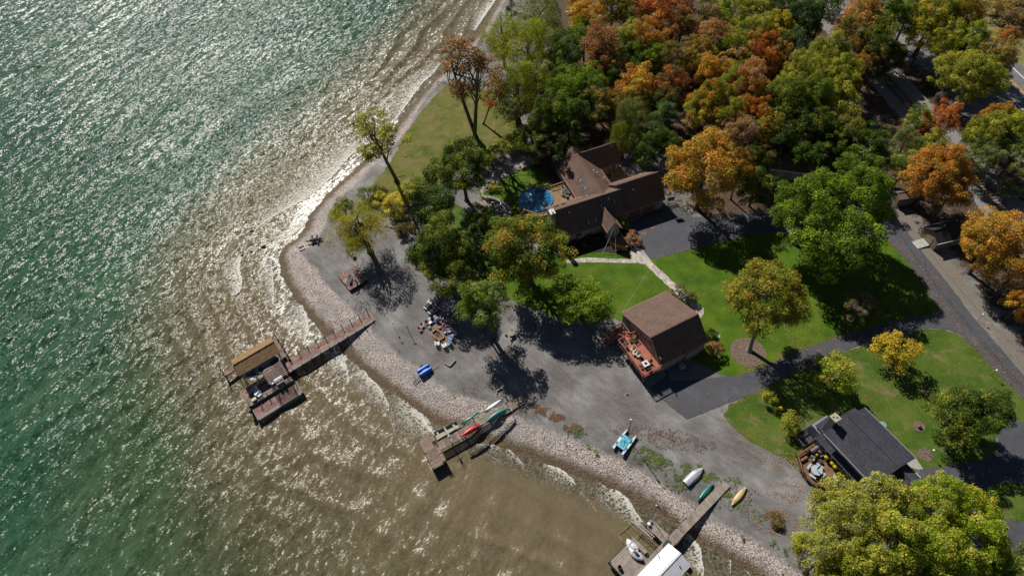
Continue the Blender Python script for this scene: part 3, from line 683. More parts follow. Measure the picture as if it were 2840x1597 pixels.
TREES = '''
1195 600 48 9 G g C dark evergreen between the two round crowns left of the long house|pine
1218 552 36 8 G v S dark green shrubby tree beside the round stone patio
1160 425 76 15 G v L0 tall dark green maple left of the round patio
1092 522 58 12 G g M dark green tree with holes in its crown above the gravel yard edge
1105 625 76 14 G v L1 olive green maple at the left of the house, its lower half bulging over gravel
1130 695 58 11 v G M low olive maple crown just above the patio sofa set
1328 628 104 16 g k L2 big maple touched with orange in front of the long brown house
1462 755 69 9 h g M round green tree on the lawn between the two houses
2040 520 92 17 g h L1 left half of the big green maple above the driveway|
2155 500 92 18 g h L2 right half of the big green maple above the driveway|
2105 600 112 15 g h L0 shaded lower crown of the big green maple over the lawn|
1775 425 100 18 m o L1 golden orange maple beyond the end of the garage wing
1860 425 40 14 u o M brown-orange maple right of the golden one behind the garage wing
2355 432 76 15 o b L2 orange maple standing over the small sheds by the lane
2395 480 50 12 b o M rusty lower maple right of the small shed
2500 610 88 14 m o L0 amber maple over the end of the dark shed
2560 680 60 12 k o M amber tree at the right edge of the photo below the dark shed|
2565 765 32 8 o y S small orange tree at the right edge beside the lane
2258 880 54 6 y k S1 round golden tree on the lawn beside the driveway fork
2097 938 54 7 Y h S0 round yellow and green tree beside the driveway
2420 1030 66 10 G v M dark olive tree on the lawn right of the black roofed house
2480 1040 60 10 G g M dark green tree next to the asphalt court at the right
2420 1100 45 8 G v S low dark tree beside the court of the black roofed house
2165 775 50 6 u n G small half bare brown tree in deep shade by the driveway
2120 1300 84 17 Y s L0 pale yellow-green tree overlapping the deck of the black roofed house
2085 1390 80 16 Y s L1 yellow-green tree at the gravel's end, bottom of the photo
2215 1270 76 18 Y s M1 tall pale yellow tree in front of the black roofed house
2215 1385 96 19 Y h L2 broad yellow-green crown in the middle of the bottom right clump
2320 1400 90 17 h Y L0 bright green and yellow crown right of the broad one at the bottom
2370 1268 72 14 h Y L1 green and yellow tree beside the asphalt court at the bottom right
2460 1290 60 9 h y M yellow-green tree by the strip of grass at the bottom right
2440 1380 90 14 h Y L2 bright green crown near the bottom right corner|
2525 1420 66 12 g Y M green tree in the bottom right corner|
2150 1460 95 17 v Y L1 olive tree cut by the bottom edge of the photo|
2330 1480 90 15 h v L2 green tree cut by the bottom edge of the photo|
1285 18 26 9 G p C dark conical evergreen at the top of the beach|pine
1352 55 78 15 s v W grey-green willow near the top of the beach|willow
1262 95 50 14 Y h W pale yellow willow leaning to the water|willow
1325 118 80 16 Y h W broad yellow willow above the beach lawn|willow
1298 225 76 16 v Y W olive willow with dark limbs behind the rusty cottonwood|willow
1345 200 50 13 s v G grey-green tree behind the willows
1300 290 50 10 s v G thin olive tree at the end of the beach lawn
1425 120 52 14 g G M bright green tree at the edge of the wood
1400 180 48 12 g h M dark green tree below the bright one at the wood's edge
1470 85 40 13 h g M fresh green tree beside the orange maple at the top
1478 45 48 14 o y M orange-yellow maple near the top edge of the wood
1455 20 34 12 b o M bronze tree beside the dark gap at the top
1512 118 52 16 c b O0 rusty brown oval maple in the wood
1512 165 46 13 c b M copper lower crown below the rusty oval maple
1582 100 42 13 Y h M acid yellow-green tree in the wood
1588 148 38 11 g h M green tree under the acid yellow one
1648 142 40 12 h g M single bright green tree among dark ones
1603 212 50 13 o y M orange maple standing free below the bright green tree
1605 258 40 10 v b M olive lower crown below the orange maple
1472 205 50 13 g h M green tree in the middle left of the wood
1528 190 36 11 g G M green tree tucked below the copper maple
1420 235 48 13 h g M green tree left of the copper maple's foot
1430 290 45 12 g G M dark green tree above the house's north wing
1375 300 52 13 G v L1 dark tree behind the beach lawn hedge
1490 270 50 12 G b M deep green tree with rusty touches
1545 262 36 10 b G M dark rust tree in the shade
1385 360 44 9 G u M dark tree behind the pool lawn
1338 350 44 9 v G M olive tree at the hedge behind the pool lawn
1445 345 40 10 G g C dark spruce left of the north wing|pine
1405 395 30 9 G p C dark spruce behind the pool deck|pine
1585 300 48 11 s g W grey-green weeping tree beside the north wing|willow
1570 350 45 9 v g W drooping olive tree touching the north wing's corner|willow
1672 295 34 10 p g O1 bluish green tree right of the weeping tree
1650 350 40 9 G g M dark tree behind the flagstone court
1690 370 34 8 G u M dark low tree above the pink playhouse
1620 390 30 7 G g S dark shrubby tree by the flagstone court
1540 20 50 15 v y O olive and yellow tree at the top edge
1590 35 48 15 u v O brownish tree at the top edge right of the olive one
1655 45 56 17 r o O tall red maple at the top of the wood
1640 100 48 15 o b M orange maple below the tall red one
1700 25 50 16 b r O bronze-red tree at the top edge
1712 85 48 15 u r O dark brownish tree behind the red maple
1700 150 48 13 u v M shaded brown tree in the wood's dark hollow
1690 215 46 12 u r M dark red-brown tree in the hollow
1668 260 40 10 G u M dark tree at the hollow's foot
1775 55 36 14 n q G bare purplish tree near the top edge
1790 110 54 15 c b O copper tree in the upper wood
1760 150 46 14 b v M bronze tree left of the copper one
1838 130 44 14 h v M bronze and olive tree in the upper wood
1850 38 50 15 Y h M acid yellow tree at the top edge
1800 25 44 14 g Y M green-yellow tree at the top edge
1905 45 50 15 Y v O yellow-olive tree at the top edge
1895 92 46 15 Y G M yellow-green tree in the upper wood
1955 30 56 16 G g O tall dark green tree at the top edge
2015 60 56 16 G p L0 dark bluish green crown in the upper right wood
2070 30 50 16 g G O green tree at the top edge right
1960 90 44 15 y v M dull yellow tree in the upper wood
1985 130 46 14 p G M bluish green tree in the upper wood
1910 128 42 14 r o M red-orange maple in the middle of the wood
1950 150 40 13 o r M orange maple right of the red one
1790 185 44 14 o y M0 vivid orange maple in the middle of the wood
1840 165 44 13 q b G dusty pink thin tree in the middle of the wood
1870 185 40 13 v b M brown tree next to the dusty pink one
1885 218 56 15 o q L1 salmon orange maple in the lower wood
1840 225 46 14 v h M olive-bronze tree left of the salmon maple
1785 255 54 14 v o L2 olive tree with orange tips above the golden maple
1760 285 40 12 Y o M yellow olive tree above the golden maple
1830 290 50 13 v m M bronze tree above the copper-topped maple
1900 285 40 13 o r M1 orange-red maple low in the wood
1925 325 46 12 v o M olive-orange tree at the wood's lower edge
1860 335 44 13 q b M dusty topped tree above the golden maple
1980 255 60 15 v G L0 olive green crown in the wood's right half
2010 195 54 15 Y v L1 bright yellow-green crown in the wood's right half
2075 150 58 16 Y g L2 tall yellow-green crown near the railway side
2110 205 54 15 v Y L0 olive crown near the railway side
2040 250 60 14 v g L1 olive green crown below the yellow ones
2110 265 50 13 Y v M yellow-olive tree at the wood's right edge
1990 315 54 12 G v M dark olive tree at the wood's lower edge
2060 320 56 12 G v L2 dark tree at the wood's foot
2125 325 48 11 v u M olive-brown tree at the wood's foot
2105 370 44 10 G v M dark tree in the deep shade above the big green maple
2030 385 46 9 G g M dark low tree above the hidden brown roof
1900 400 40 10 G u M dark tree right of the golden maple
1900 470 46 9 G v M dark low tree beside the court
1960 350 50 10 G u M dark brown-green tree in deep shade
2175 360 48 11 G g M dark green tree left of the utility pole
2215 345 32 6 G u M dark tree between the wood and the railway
2160 420 50 11 g h M green tree top sticking out above the big maple
2135 100 50 16 b G M bronze crown near the top right
2162 55 56 17 b o O1 tall bronze maple near the top edge
2205 100 50 16 v G M olive tree near the top right
2240 60 50 16 g v O dark green-olive tree at the top right
2190 160 48 12 G b L1 dark crown by the railway
2240 140 46 9 G v L2 dark olive crown at the railway's edge
2155 180 24 13 o b M small orange crown showing beside the dark one
2220 20 50 15 G g O dark tree at the top edge
2290 25 50 15 g y O green-yellow tree at the top edge right
2345 45 62 17 v y L0 yellow-olive maple by the highway
2410 40 60 17 b y L1 amber and olive maple by the highway
2330 90 50 13 y v M yellow maple above the railway
2385 110 44 15 v y M olive maple by the highway
2425 120 56 15 h Y L2 acid green tree between railway and highway
2400 180 54 13 Y g M yellow-green tree above the railway cutting
2450 200 68 14 v Y L0 olive crown hiding the highway
2500 165 56 14 b s L1 dull orange and grey tree beside the highway
2520 120 34 14 o q M orange tree top against the highway
2370 300 44 11 r o M1 vivid red maple above the railway
2330 340 34 8 r b S small dark red maple beside the vivid one
2310 310 34 10 g Y M green tree left of the red maple
2345 365 36 9 v Y M yellow-olive tree between the red and the orange maple
2275 360 36 10 s G M grey-green tree left of the orange maple
2275 420 42 9 g Y M green tree touching the orange maple
2485 340 56 12 v Y L1 olive green tree right of the railway
2540 320 50 12 h y M acid green tree at the right edge
2500 300 34 11 o v M orange-topped tree by the highway
2560 380 50 11 g s M green tree at the right edge below the acid one
2470 395 46 10 s G M grey-green tree over the railway
2560 440 36 8 s u G grey scrubby tree at the right edge
'''
for ln in TREES.strip().splitlines():
    ln, _, nm = ln.partition('|')
    p = ln.split(' ', 7)
    nm = {'pine': 'pine_tree', 'willow': 'willow_tree'}.get(nm.strip(), 'tree')
    h = float(p[3])
    tree(float(p[0]), float(p[1]), float(p[2]), h, p[4], p[5], p[6], p[7], 'autumn trees of the wood' if float(p[1]) < 400 and float(p[0]) > 1390 else None, nm)
tree(940, 338, 70, 23, 'Y', 'v', 'P0', 'tall thin cottonwood leaning over the shingle beach with sparse yellow leaves', name='cottonwood_tree', lean=(998, 456), zc=17.5, rot=.6)
tree(1923, 756, 96, 15.5, 'v', 'k', 'T0', 'bronze maple with its pale trunk standing in a mulch circle', lean=(1884, 882), zc=9.8, rot=1.4)
tree(1172, 185, 84, 27, 'c', 'u', 'P1', 'tall forked cottonwood with rusty leaves on the beach lawn', name='cottonwood_tree', lean=(1196, 345), zc=18.5, rot=2.0)
tree(1243, 240, 34, 14, 'c', 'r', 'G1', 'thin rusty tree leaning just right of the forked cottonwood', lean=(1216, 312), zc=9)
tree(1218, 772, 72, 14, 'g', 's', 'G0', 'airy green tree with bare grey limbs in the gravel yard right of the fire pit', lean=(1240, 850), zc=9, rot=1.0)
tree(1200, 745, 46, 15, 'h', 's', 'M1', 'light green upper crown of the airy yard tree|'.strip('|'), zc=11)
tree(902, 572, 74, 13, 'Y', 'y', 'W0', 'yellow-green willow on the point of the gravel beach', name='willow_tree', lean=(932, 634), zc=8, rot=.3)
tree(868, 528, 30, 6, 'v', 's', 'S', 'small olive shrub tree behind the beach willow')
SHRUBS = '''
925 485 24 3 v s grey-green bush at the beach end of the yellow hedge
958 482 14 2.6 u G dark reddish bush next to the grey-green one
990 512 34 3.4 y Y golden hedge bush under the leaning cottonwood
962 500 22 3 Y y yellow bush at the start of the hedge
1028 478 30 3.4 Y v yellow-green hedge bush right of the leaning trunk
1058 462 30 3.6 v g green hedge bush behind the dark maple
1016 575 24 2.4 u G dark bare bush on the gravel above the pit
1005 545 18 2 g Y low green bush by the boulders
1262 372 30 3.6 Y v yellow hedge bush below the beach lawn
1298 352 30 3.6 Y g bright hedge bush right of the beach lawn
1225 398 32 3.4 g Y green hedge bush at the corner of the beach lawn
1240 470 14 1.3 y Y round yellow bush in the rock bed
1345 405 10 1 Y y small yellow hosta clump by the pool lawn
1710 735 24 2.5 n s grey bare shrub beside the stone path behind the boathouse
1740 745 16 2.2 s n greyish bush beside the stone path
1592 598 20 2 q c round dusty red shrub at the corner of the front court
1560 558 18 3 v g olive bush at the foot of the front gable
1798 875 22 2.6 c b rusty bush at the right corner of the boathouse
1790 840 16 2.4 G v green bush against the boathouse's back wall
1768 430 12 2 q s pinkish bush behind the garage wing
1955 1308 22 1.0 u n rusty weed clump on the gravel near the bottom
1988 1060 26 3.4 Y v yellow-green bush in the shade behind the black roofed house
1940 1000 20 2.6 Y G dark bush in the tree shadow beside the driveway
2480 1275 16 2.5 Y y small round yellow bush by the strip of grass
1532 385 22 2.2 q c pink-grey bush behind the north wing's ridge
2560 30 60 5 u n brown thicket in the top right corner
2520 10 50 5 u b rusty thicket beyond the highway
2345 205 22 3 u G dark scrub at the side of the railway cutting
2370 245 22 3 n G bare scrub in the railway cutting
2545 470 34 3.5 s n grey scrub at the right edge by the railway
'''
for ln in SHRUBS.strip().splitlines():
    p = ln.split(' ', 6)
    tree(float(p[0]), float(p[1]), float(p[2]), float(p[3]), p[4], p[5], 'B' if float(p[2]) < 28 else 'S', p[6], None, 'bush', 'bush')
# ---------------- lawns, drives, paths (thin sheets on the ground) ----------------
def smooth_poly(pts, it=2):
    for _ in range(it):
        q = []
        for i in range(len(pts)):
            a, b = pts[i], pts[(i + 1) % len(pts)]
            q += [(a[0] * .75 + b[0] * .25, a[1] * .75 + b[1] * .25), (a[0] * .25 + b[0] * .75, a[1] * .25 + b[1] * .75)]
        pts = q
    return pts
def rough_poly(pts, amp=.25, step=.5, seed=0):
    out = []
    for i in range(len(pts)):
        a = Vector(pts[i]); b = Vector(pts[(i + 1) % len(pts)]); n = max(1, int((b - a).length / step))
        nn = Vector((-(b - a).y, (b - a).x)).normalized() if (b - a).length > 0 else Vector((0, 0))
        for k in range(n):
            p = a.lerp(b, k / n)
            out.append(tuple(p + nn * amp * (noise.noise(Vector((p.x * .9, p.y * .9, seed))) + .6 * noise.noise(Vector((p.x * 3, p.y * 3, seed + 4))))))
    return out
def sheet(name, pts, z, mt, thick=.05, **k):
    bm = bmesh.new(); vs = [bm.verts.new((p[0], p[1], z)) for p in pts]
    es = [bm.edges.new((vs[i], vs[(i + 1) % len(vs)])) for i in range(len(vs))]
    bmesh.ops.triangle_fill(bm, use_beauty=True, edges=es, normal=(0, 0, 1))
    for f in bm.faces:
        if f.normal.z < 0: f.normal_flip()
    me = bpy.data.meshes.new(name); bm.to_mesh(me); bm.free(); me.materials.append(mt)
    o = bpy.data.objects.new(name, me); COL.objects.link(o); o['kind'] = 'structure'; return o
def grass_mat(name, a, b, c, dry, dryamt):
    m, nt, bs = newmat(name); v = nd(nt, 'ShaderNodeTexCoord').outputs['Object']
    col = ramp(nt, noi(nt, v, .22, 5, .65), [(.35, a), (.5, b), (.65, c)])
    col = mixc(nt, 1.0, col, ramp(nt, noi(nt, aniso(nt, v, 30, .5, 1.6), 5, 4, .8), [(.3, .62), (.5, 1.0), (.7, 1.4)]), 'MULTIPLY')
    col = mixc(nt, ramp(nt, noi(nt, v, .3, 6, .72), [(.62 - dryamt, 0.0), (.74 - dryamt, .8)]), col, dry)
    sp = noi(nt, v, 9, 2, .5); col = mixc(nt, ramp(nt, sp, [(.70, 0.0), (.74, .8)]), col, (.34, .24, .10))
    lk(nt, col, bs.inputs['Base Color']); bs.inputs['Roughness'].default_value = .9; bs.inputs['Specular IOR Level'].default_value = .15
    bn = nd(nt, 'ShaderNodeBump'); bn.inputs['Distance'].default_value = .08; lk(nt, noi(nt, v, 7, 4, .8), bn.inputs['Height']); lk(nt, bn.outputs[0], bs.inputs['Normal'])
    return m
GR1 = grass_mat('mown_lawn', (.045, .10, .006), (.070, .135, .008), (.105, .165, .013), (.16, .14, .045), .06)
GR2 = grass_mat('patchy_lawn', (.045, .09, .010), (.072, .125, .016), (.11, .15, .026), (.20, .165, .075), .09)
GR3 = grass_mat('beach_lawn', (.075, .11, .014), (.125, .14, .028), (.18, .155, .05), (.22, .16, .075), .12)
GR4 = grass_mat('verge_grass', (.14, .14, .04), (.21, .19, .07), (.25, .21, .09), (.28, .21, .11), .10)
def asphalt(name, c, leaf=.0):
    m, nt, bs = newmat(name); v = nd(nt, 'ShaderNodeTexCoord').outputs['Object']
    col = ramp(nt, noi(nt, v, .25, 6, .7), [(.3, tuple(x * .8 for x in c)), (.55, c), (.72, tuple(x * 1.35 for x in c))])
    col = mixc(nt, 1.0, col, ramp(nt, noi(nt, v, 12, 3, .8), [(.3, .72), (.7, 1.35)]), 'MULTIPLY')
    vo = nd(nt, 'ShaderNodeTexVoronoi', feature='DISTANCE_TO_EDGE'); vo.inputs['Scale'].default_value = .16
    dv = nd(nt, 'ShaderNodeTexNoise'); dv.inputs['Scale'].default_value = .7; dv.inputs['Detail'].default_value = 4; lk(nt, v, dv.inputs['Vector'])
    ad = nd(nt, 'ShaderNodeVectorMath', operation='MULTIPLY_ADD'); lk(nt, dv.outputs['Color'], ad.inputs[0]); ad.inputs[1].default_value = (2.5, 2.5, 0); lk(nt, v, ad.inputs[2])
    lk(nt, ad.outputs[0], vo.inputs['Vector'])
    col = mixc(nt, ramp(nt, vo.outputs[0], [(.0, .55), (.008, 0.0)]), col, (.02, .02, .02))
    lk(nt, col, bs.inputs['Base Color']); bs.inputs['Roughness'].default_value = .8; bs.inputs['Specular IOR Level'].default_value = .3
    bn = nd(nt, 'ShaderNodeBump'); bn.inputs['Distance'].default_value = .02; lk(nt, noi(nt, v, 14, 3, .8), bn.inputs['Height']); lk(nt, bn.outputs[0], bs.inputs['Normal'])
    return m
AS = asphalt('asphalt', (.078, .080, .092)); AS2 = asphalt('highway_asphalt', (.15, .152, .16))
def flag_mat():
    m, nt, bs = newmat('flagstones'); v = nd(nt, 'ShaderNodeTexCoord').outputs['Object']
    vo = nd(nt, 'ShaderNodeTexVoronoi'); vo.inputs['Scale'].default_value = 1.35; lk(nt, v, vo.inputs['Vector'])
    ve = nd(nt, 'ShaderNodeTexVoronoi', feature='DISTANCE_TO_EDGE'); ve.inputs['Scale'].default_value = 1.35; lk(nt, v, ve.inputs['Vector'])
    s = nd(nt, 'ShaderNodeSeparateColor'); lk(nt, vo.outputs['Color'], s.inputs[0])
    col = ramp(nt, s.outputs[0], [(0, (.32, .30, .29)), (.4, (.50, .44, .38)), (.7, (.60, .53, .45)), (1, (.38, .35, .33))])
    col = mixc(nt, 1.0, col, ramp(nt, noi(nt, v, 3, 5, .7), [(.3, .75), (.7, 1.2)]), 'MULTIPLY')
    col = mixc(nt, ramp(nt, ve.outputs[0], [(.008, 1.0), (.035, 0.0)]), col, (.13, .12, .10))
    lk(nt, col, bs.inputs['Base Color']); bs.inputs['Roughness'].default_value = .8
    return m
FLAG = flag_mat()
def PD(pts): return [tuple(D(x, y, 0))[:2] for x, y in pts]
def PN(pts): return [tuple(N(x, y, 0))[:2] for x, y in pts]

sheet('lawn', rough_poly(smooth_poly(PD([(1190, 715), (1205, 690), (1290, 665), (1400, 645), (1440, 620), (1600, 600), (1650, 640), (1760, 610), (1900, 575), (2100, 570), (2215, 585), (2262, 632), (2315, 690), (2345, 745), (2370, 775), (2355, 790), (2300, 797), (2200, 822), (2100, 850), (1990, 888), (1920, 925), (1855, 950), (1825, 950), (1700, 880), (1560, 795), (1500, 812), (1400, 800), (1300, 760), (1220, 735)]), 1), .35), .02, GR1)
sheet('lawn', rough_poly(smooth_poly(PD([(1812, 1032), (1900, 985), (2000, 935), (2100, 893), (2180, 868), (2260, 846), (2330, 825), (2395, 832), (2445, 862), (2500, 925), (2576, 1000), (2680, 1100), (2660, 1200), (2540, 1060), (2500, 1100), (2520, 1140), (2440, 1172), (2330, 1180), (2250, 1190), (2100, 1260), (2020, 1180), (1960, 1145), (1900, 1120), (1850, 1085)]), 1), .35, seed=3), .02, GR2)
sheet('lawn', rough_poly(smooth_poly(PD([(1130, 205), (1180, 205), (1240, 240), (1300, 290), (1310, 340), (1270, 380), (1200, 400), (1120, 460), (1060, 500), (1000, 530), (940, 500), (935, 465), (975, 420), (1000, 375), (1035, 315), (1075, 262)]), 1), .45, seed=5), .02, GR3)
sheet('lawn', rough_poly(smooth_poly(PD([(1200, 470), (1235, 440), (1330, 415), (1360, 430), (1420, 520), (1400, 570), (1310, 560), (1262, 525), (1210, 500)]), 1), .25, seed=6), .02, GR1)
sheet('lawn', rough_poly(smooth_poly(PD([(1100, 500), (1160, 515), (1200, 560), (1180, 600), (1240, 640), (1400, 640), (1400, 690), (1180, 700), (1100, 640), (1060, 560)]), 1), .4, seed=8), .014, GR2)
sheet('lawn', rough_poly(PN([(2690, 1400), (2700, 1368), (2790, 1335), (2900, 1345), (2900, 1450), (2740, 1440)]), .2, seed=8), .02, GR2)
# highway
ra, rb = N(2788.7, 209.8), N(2840, 259.5); rd = (rb - ra).normalized(); rn = Vector((-rd.y, rd.x, 0))
if rn.x < 0: rn = -rn
def strip(c, w, s0, s1, off=0.0):
    return [tuple((ra + rd * s0 + rn * (off - w / 2)).to_2d()), tuple((ra + rd * s1 + rn * (off - w / 2)).to_2d()), tuple((ra + rd * s1 + rn * (off + w / 2)).to_2d()), tuple((ra + rd * s0 + rn * (off + w / 2)).to_2d())]
wr = N(2840, 218); offR = (wr - ra).dot(rn); nr_ = N(2794, 262); offL = (nr_ - ra).dot(rn)
sheet('verge', rough_poly(strip(0, 40, -90, 90, 20), .5), .018, GR4)
sheet('highway', strip(0, offR - offL + 4.6, -110, 110, (offR + offL) / 2), .03, AS2)
WHITE = mat('road_paint', [(.62, .62, .6), (.78, .78, .76)], 2, .6); YEL = mat('yellow_road_paint', [(.62, .34, .05), (.72, .42, .06)], 2, .6)
for o_, m_, w_ in ((offR, WHITE, .28), (offL, WHITE, .28), (-.18, YEL, .16), (.18, YEL, .16)):
    sheet('road_marking', strip(0, w_, -110, 110, o_), .036, m_)
# asphalt lane, driveways, courts
LANE_L = [(2150, 520), (2185, 560), (2232, 603), (2290, 668), (2335, 740), (2368, 788), (2400, 826), (2470, 895), (2520, 950), (2576, 1003), (2660, 1090), (2760, 1190)]
LANE_R = [(2230, 510), (2258, 552), (2325, 640), (2392, 722), (2442, 790), (2505, 862), (2576, 945), (2660, 1035), (2800, 1150)]
sheet('lane', rough_poly(PD(LANE_L + LANE_R[::-1]), .10), .04, AS)
sheet('driveway', rough_poly(PD([(2376, 778), (2345, 793), (2300, 796), (2200, 819), (2110, 846), (2000, 883), (1920, 921), (1855, 945), (1800, 950), (1690, 960), (1640, 840), (1574, 916), (1640, 985), (1727, 1054), (1760, 1042), (1890, 990), (1970, 950), (2060, 908), (2170, 865), (2250, 845), (2325, 824), (2385, 828), (2420, 842), (2450, 862), (2400, 800)]), .10), .046, AS)
sheet('driveway', rough_poly(PD([(1584, 632), (1590, 560), (1690, 498), (1745, 548), (1900, 535), (2080, 530), (2200, 550), (2230, 575), (2215, 596), (2090, 592), (1990, 588), (1900, 588), (1770, 618), (1648, 652)]), .08), .046, AS)
sheet('driveway', rough_poly(PN([(2530, 1340), (2555, 1300), (2660, 1287), (2760, 1262), (2770, 1200), (2800, 1150), (2930, 1230), (2930, 1350), (2790, 1330), (2700, 1366), (2620, 1400)]), .08), .04, AS)
sheet('driveway', rough_poly(PN([(2480, 1440), (2740, 1437), (2860, 1448), (2900, 1660), (2480, 1660)]), .08), .04, AS)
sheet('apron', PN([(2505, 1290), (2540, 1270), (2560, 1300), (2545, 1302)]), .055, mat('concrete', [(.30, .29, .27), (.42, .40, .37)], 1.5, .8))
# stone path from the front court past the boathouse
PATH_T = [(1425, 653), (1480, 648), (1540, 651), (1590, 652), (1612, 648), (1640, 660), (1690, 706), (1735, 748), (1770, 776), (1770, 790)]
PATH_B = [(1425, 662), (1480, 660), (1540, 661), (1590, 662), (1610, 660), (1625, 668), (1672, 712), (1718, 754), (1748, 780), (1756, 800)]
sheet('stone_path', rough_poly(PD(PATH_T + [(1764, 800)] + PATH_B[::-1]), .10, .4), .05, FLAG)
sheet('stone_path', rough_poly(PD([(1590, 652), (1580, 635), (1594, 622), (1618, 630), (1640, 660), (1612, 664)]), .08, .4), .056, FLAG)
sheet('stone_patio', rough_poly(smooth_poly(PD([(1455, 475), (1500, 440), (1560, 418), (1610, 424), (1640, 440), (1620, 462), (1540, 490), (1480, 500)]), 1), .15, .4), .05, FLAG)
sheet('stone_patio', rough_poly(smooth_poly(PD([(1190, 520), (1230, 496), (1270, 510), (1285, 540), (1260, 575), (1225, 575), (1200, 555)]), 1), .15, .4), .05, mat('patio_pavers', [(.20, .155, .125), (.36, .29, .24)], 1.2, .85, .03, 8))
sheet('rock_bed', rough_poly(smooth_poly(PD([(1225, 445), (1270, 410), (1330, 385), (1360, 395), (1345, 415), (1290, 432), (1240, 470), (1215, 490), (1205, 480)]), 1), .3, .4), .048, mat('bed_stones', [(.10, .09, .08), (.30, .27, .24), (.46, .42, .38)], 2.2, .85, .10, 3.5))
MUL = mat('bark_mulch', [(.07, .045, .03), (.16, .115, .085), (.24, .18, .14)], 3, .95, .05, 8)
mc = D(1882, 886, 0)
def ring(c, r, n=28, sx=1, sy=1): return [(c.x + r * sx * math.cos(6.2832 * i / n), c.y + r * sy * math.sin(6.2832 * i / n)) for i in range(n)]
sheet('mulch_bed', rough_poly(ring(mc, 3.0), .15, .4), .05, MUL)
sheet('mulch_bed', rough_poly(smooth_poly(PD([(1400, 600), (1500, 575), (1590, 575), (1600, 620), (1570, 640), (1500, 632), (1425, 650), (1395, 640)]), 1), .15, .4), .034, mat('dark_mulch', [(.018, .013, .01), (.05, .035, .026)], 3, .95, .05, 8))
for (px, py, r) in ((2313, 1072, .9), (2328, 1143, 1.1)):
    sheet('mulch_bed', rough_poly(ring(D(px, py, 0), r, 18), .08, .3), .05, MUL)
# concrete slab under the boathouse deck
sheet("concrete_slab", PN([(1735, 1010), (1800, 1075), (1850, 1040), (1790, 975)]), .06, mat('dark_concrete', [(.16, .155, .15), (.26, .25, .24)], 1.5, .8))  # even grey, darker than the apron concrete

# railway
ra2, rb2 = Vector((76.6, 131.3, 0)), Vector((85.2, 91.3, 0)); td = (rb2 - ra2).normalized(); tn = Vector((-td.y, td.x, 0))
def tstrip(w, s0, s1, off=0): return [tuple((ra2 + td * s0 + tn * (off - w / 2)).to_2d()), tuple((ra2 + td * s1 + tn * (off - w / 2)).to_2d()), tuple((ra2 + td * s1 + tn * (off + w / 2)).to_2d()), tuple((ra2 + td * s0 + tn * (off + w / 2)).to_2d())]
sheet('ballast', rough_poly(tstrip(9, -60, 130, .3), .8, .6), .03, mat('ballast_stones', [(.10, .095, .09), (.22, .21, .20), (.36, .35, .33)], 4, .9, .08, 6))
RW = Thing('railway_track', 'rusty single railway track on grey ballast behind the sheds', 'railway track', tuple(ra2), math.atan2(td.y, td.x))
g = 1.62; mb = MB()
for s_ in (-g / 2, g / 2):
    MB().bar((-60, s_, .24), (130, s_, .24), .13, .16).build('rail', mat('rusty_rail', [(.16, .07, .035), (.26, .12, .06)], 2, .7), RW)
TIE = mat('weathered_tie', [(.14, .11, .09), (.28, .23, .19)], 3, .9, isl=.3)
for i in range(235):
    mb.box((-60 + i * .8, rnd.uniform(-.04, .04), .09), (.30, 2.7, .14), rnd.uniform(-.03, .03))
mb.build('sleepers', TIE, RW, kind='stuff')

# fallen leaves along lawn edges, weeds on the gravel: things nobody could count
def scatter(name, spots, mats, size, label, cat, z=.07):
    V = []; F = []; rs = random.Random(3)
    for (x, y) in spots:
        a = rs.random() * 6.28; s = size * rs.uniform(.6, 1.5); n = len(V); t = rs.uniform(-.4, .4) * s
        for k in range(4):
            an = a + k * 1.5708; q = s * (1 if k % 2 == 0 else .6)
            V.append((x + math.cos(an) * q, y + math.sin(an) * q, z + (t if k == 0 else 0) + rs.uniform(0, .02)))
        F.append((n, n + 1, n + 2, n + 3))
    me = bpy.data.meshes.new(name); me.from_pydata(V, [], F); me.materials.append(mats)
    o = bpy.data.objects.new(name, me); COL.objects.link(o); tag(o, label, cat, kind='stuff'); return o
def edge_spots(pts, n, sd, bias=0.0):
    out = []; rs = random.Random(len(pts) + n); P_ = [Vector(p) for p in PD(pts)]
    Ls = [(b - a).length for a, b in zip(P_[:-1], P_[1:])]
    for _ in range(n):
        t = rs.random() * sum(Ls); i = 0
        while t > Ls[i] and i < len(Ls) - 1: t -= Ls[i]; i += 1
        d = (P_[i + 1] - P_[i]).normalized(); p = P_[i] + d * t + Vector((-d.y, d.x)) * (rs.gauss(bias, sd))
        out.append(tuple(p))
    return out
def area_spots(cx, cy, rx, n, sq=.6):
    c = D(cx, cy, 0); rs = random.Random(int(cx)); px = (D(cx + 10, cy, 0) - c).length / 10
    out = []
    for _ in range(n):
        a = rs.random() * 6.28; r = rs.random() ** .7 * rx * px
        p = (c.x + r * math.cos(a), c.y + r * math.sin(a) * sq)
        if noise.noise(Vector((p[0] * .8, p[1] * .8, cx))) > -.12: out.append(p)
    return out
OL = mat('fallen_leaf', [(.20, .09, .035), (.38, .19, .08), (.46, .28, .12)], .8, .8, isl=.4)
sp = edge_spots(LANE_L[2:], 2600, .9, .9) + edge_spots([(1812, 1032), (1900, 985), (2000, 935), (2100, 893), (2260, 846), (2390, 832)], 900, .35) + edge_spots([(1855, 948), (1990, 885), (2200, 819), (2370, 785)], 800, .4)
sp += edge_spots([(1648, 650), (1770, 618), (1900, 590)], 300, .3) + area_spots(2450, 1010, 90, 1500) + area_spots(1990, 1160, 70, 900) + area_spots(1955, 1310, 60, 900) + area_spots(1900, 1100, 110, 900)
sp += area_spots(1622, 588, 9, 150) + area_spots(1640, 575, 7, 100) + area_spots(1740, 515, 26, 250) + area_spots(1700, 530, 30, 120)
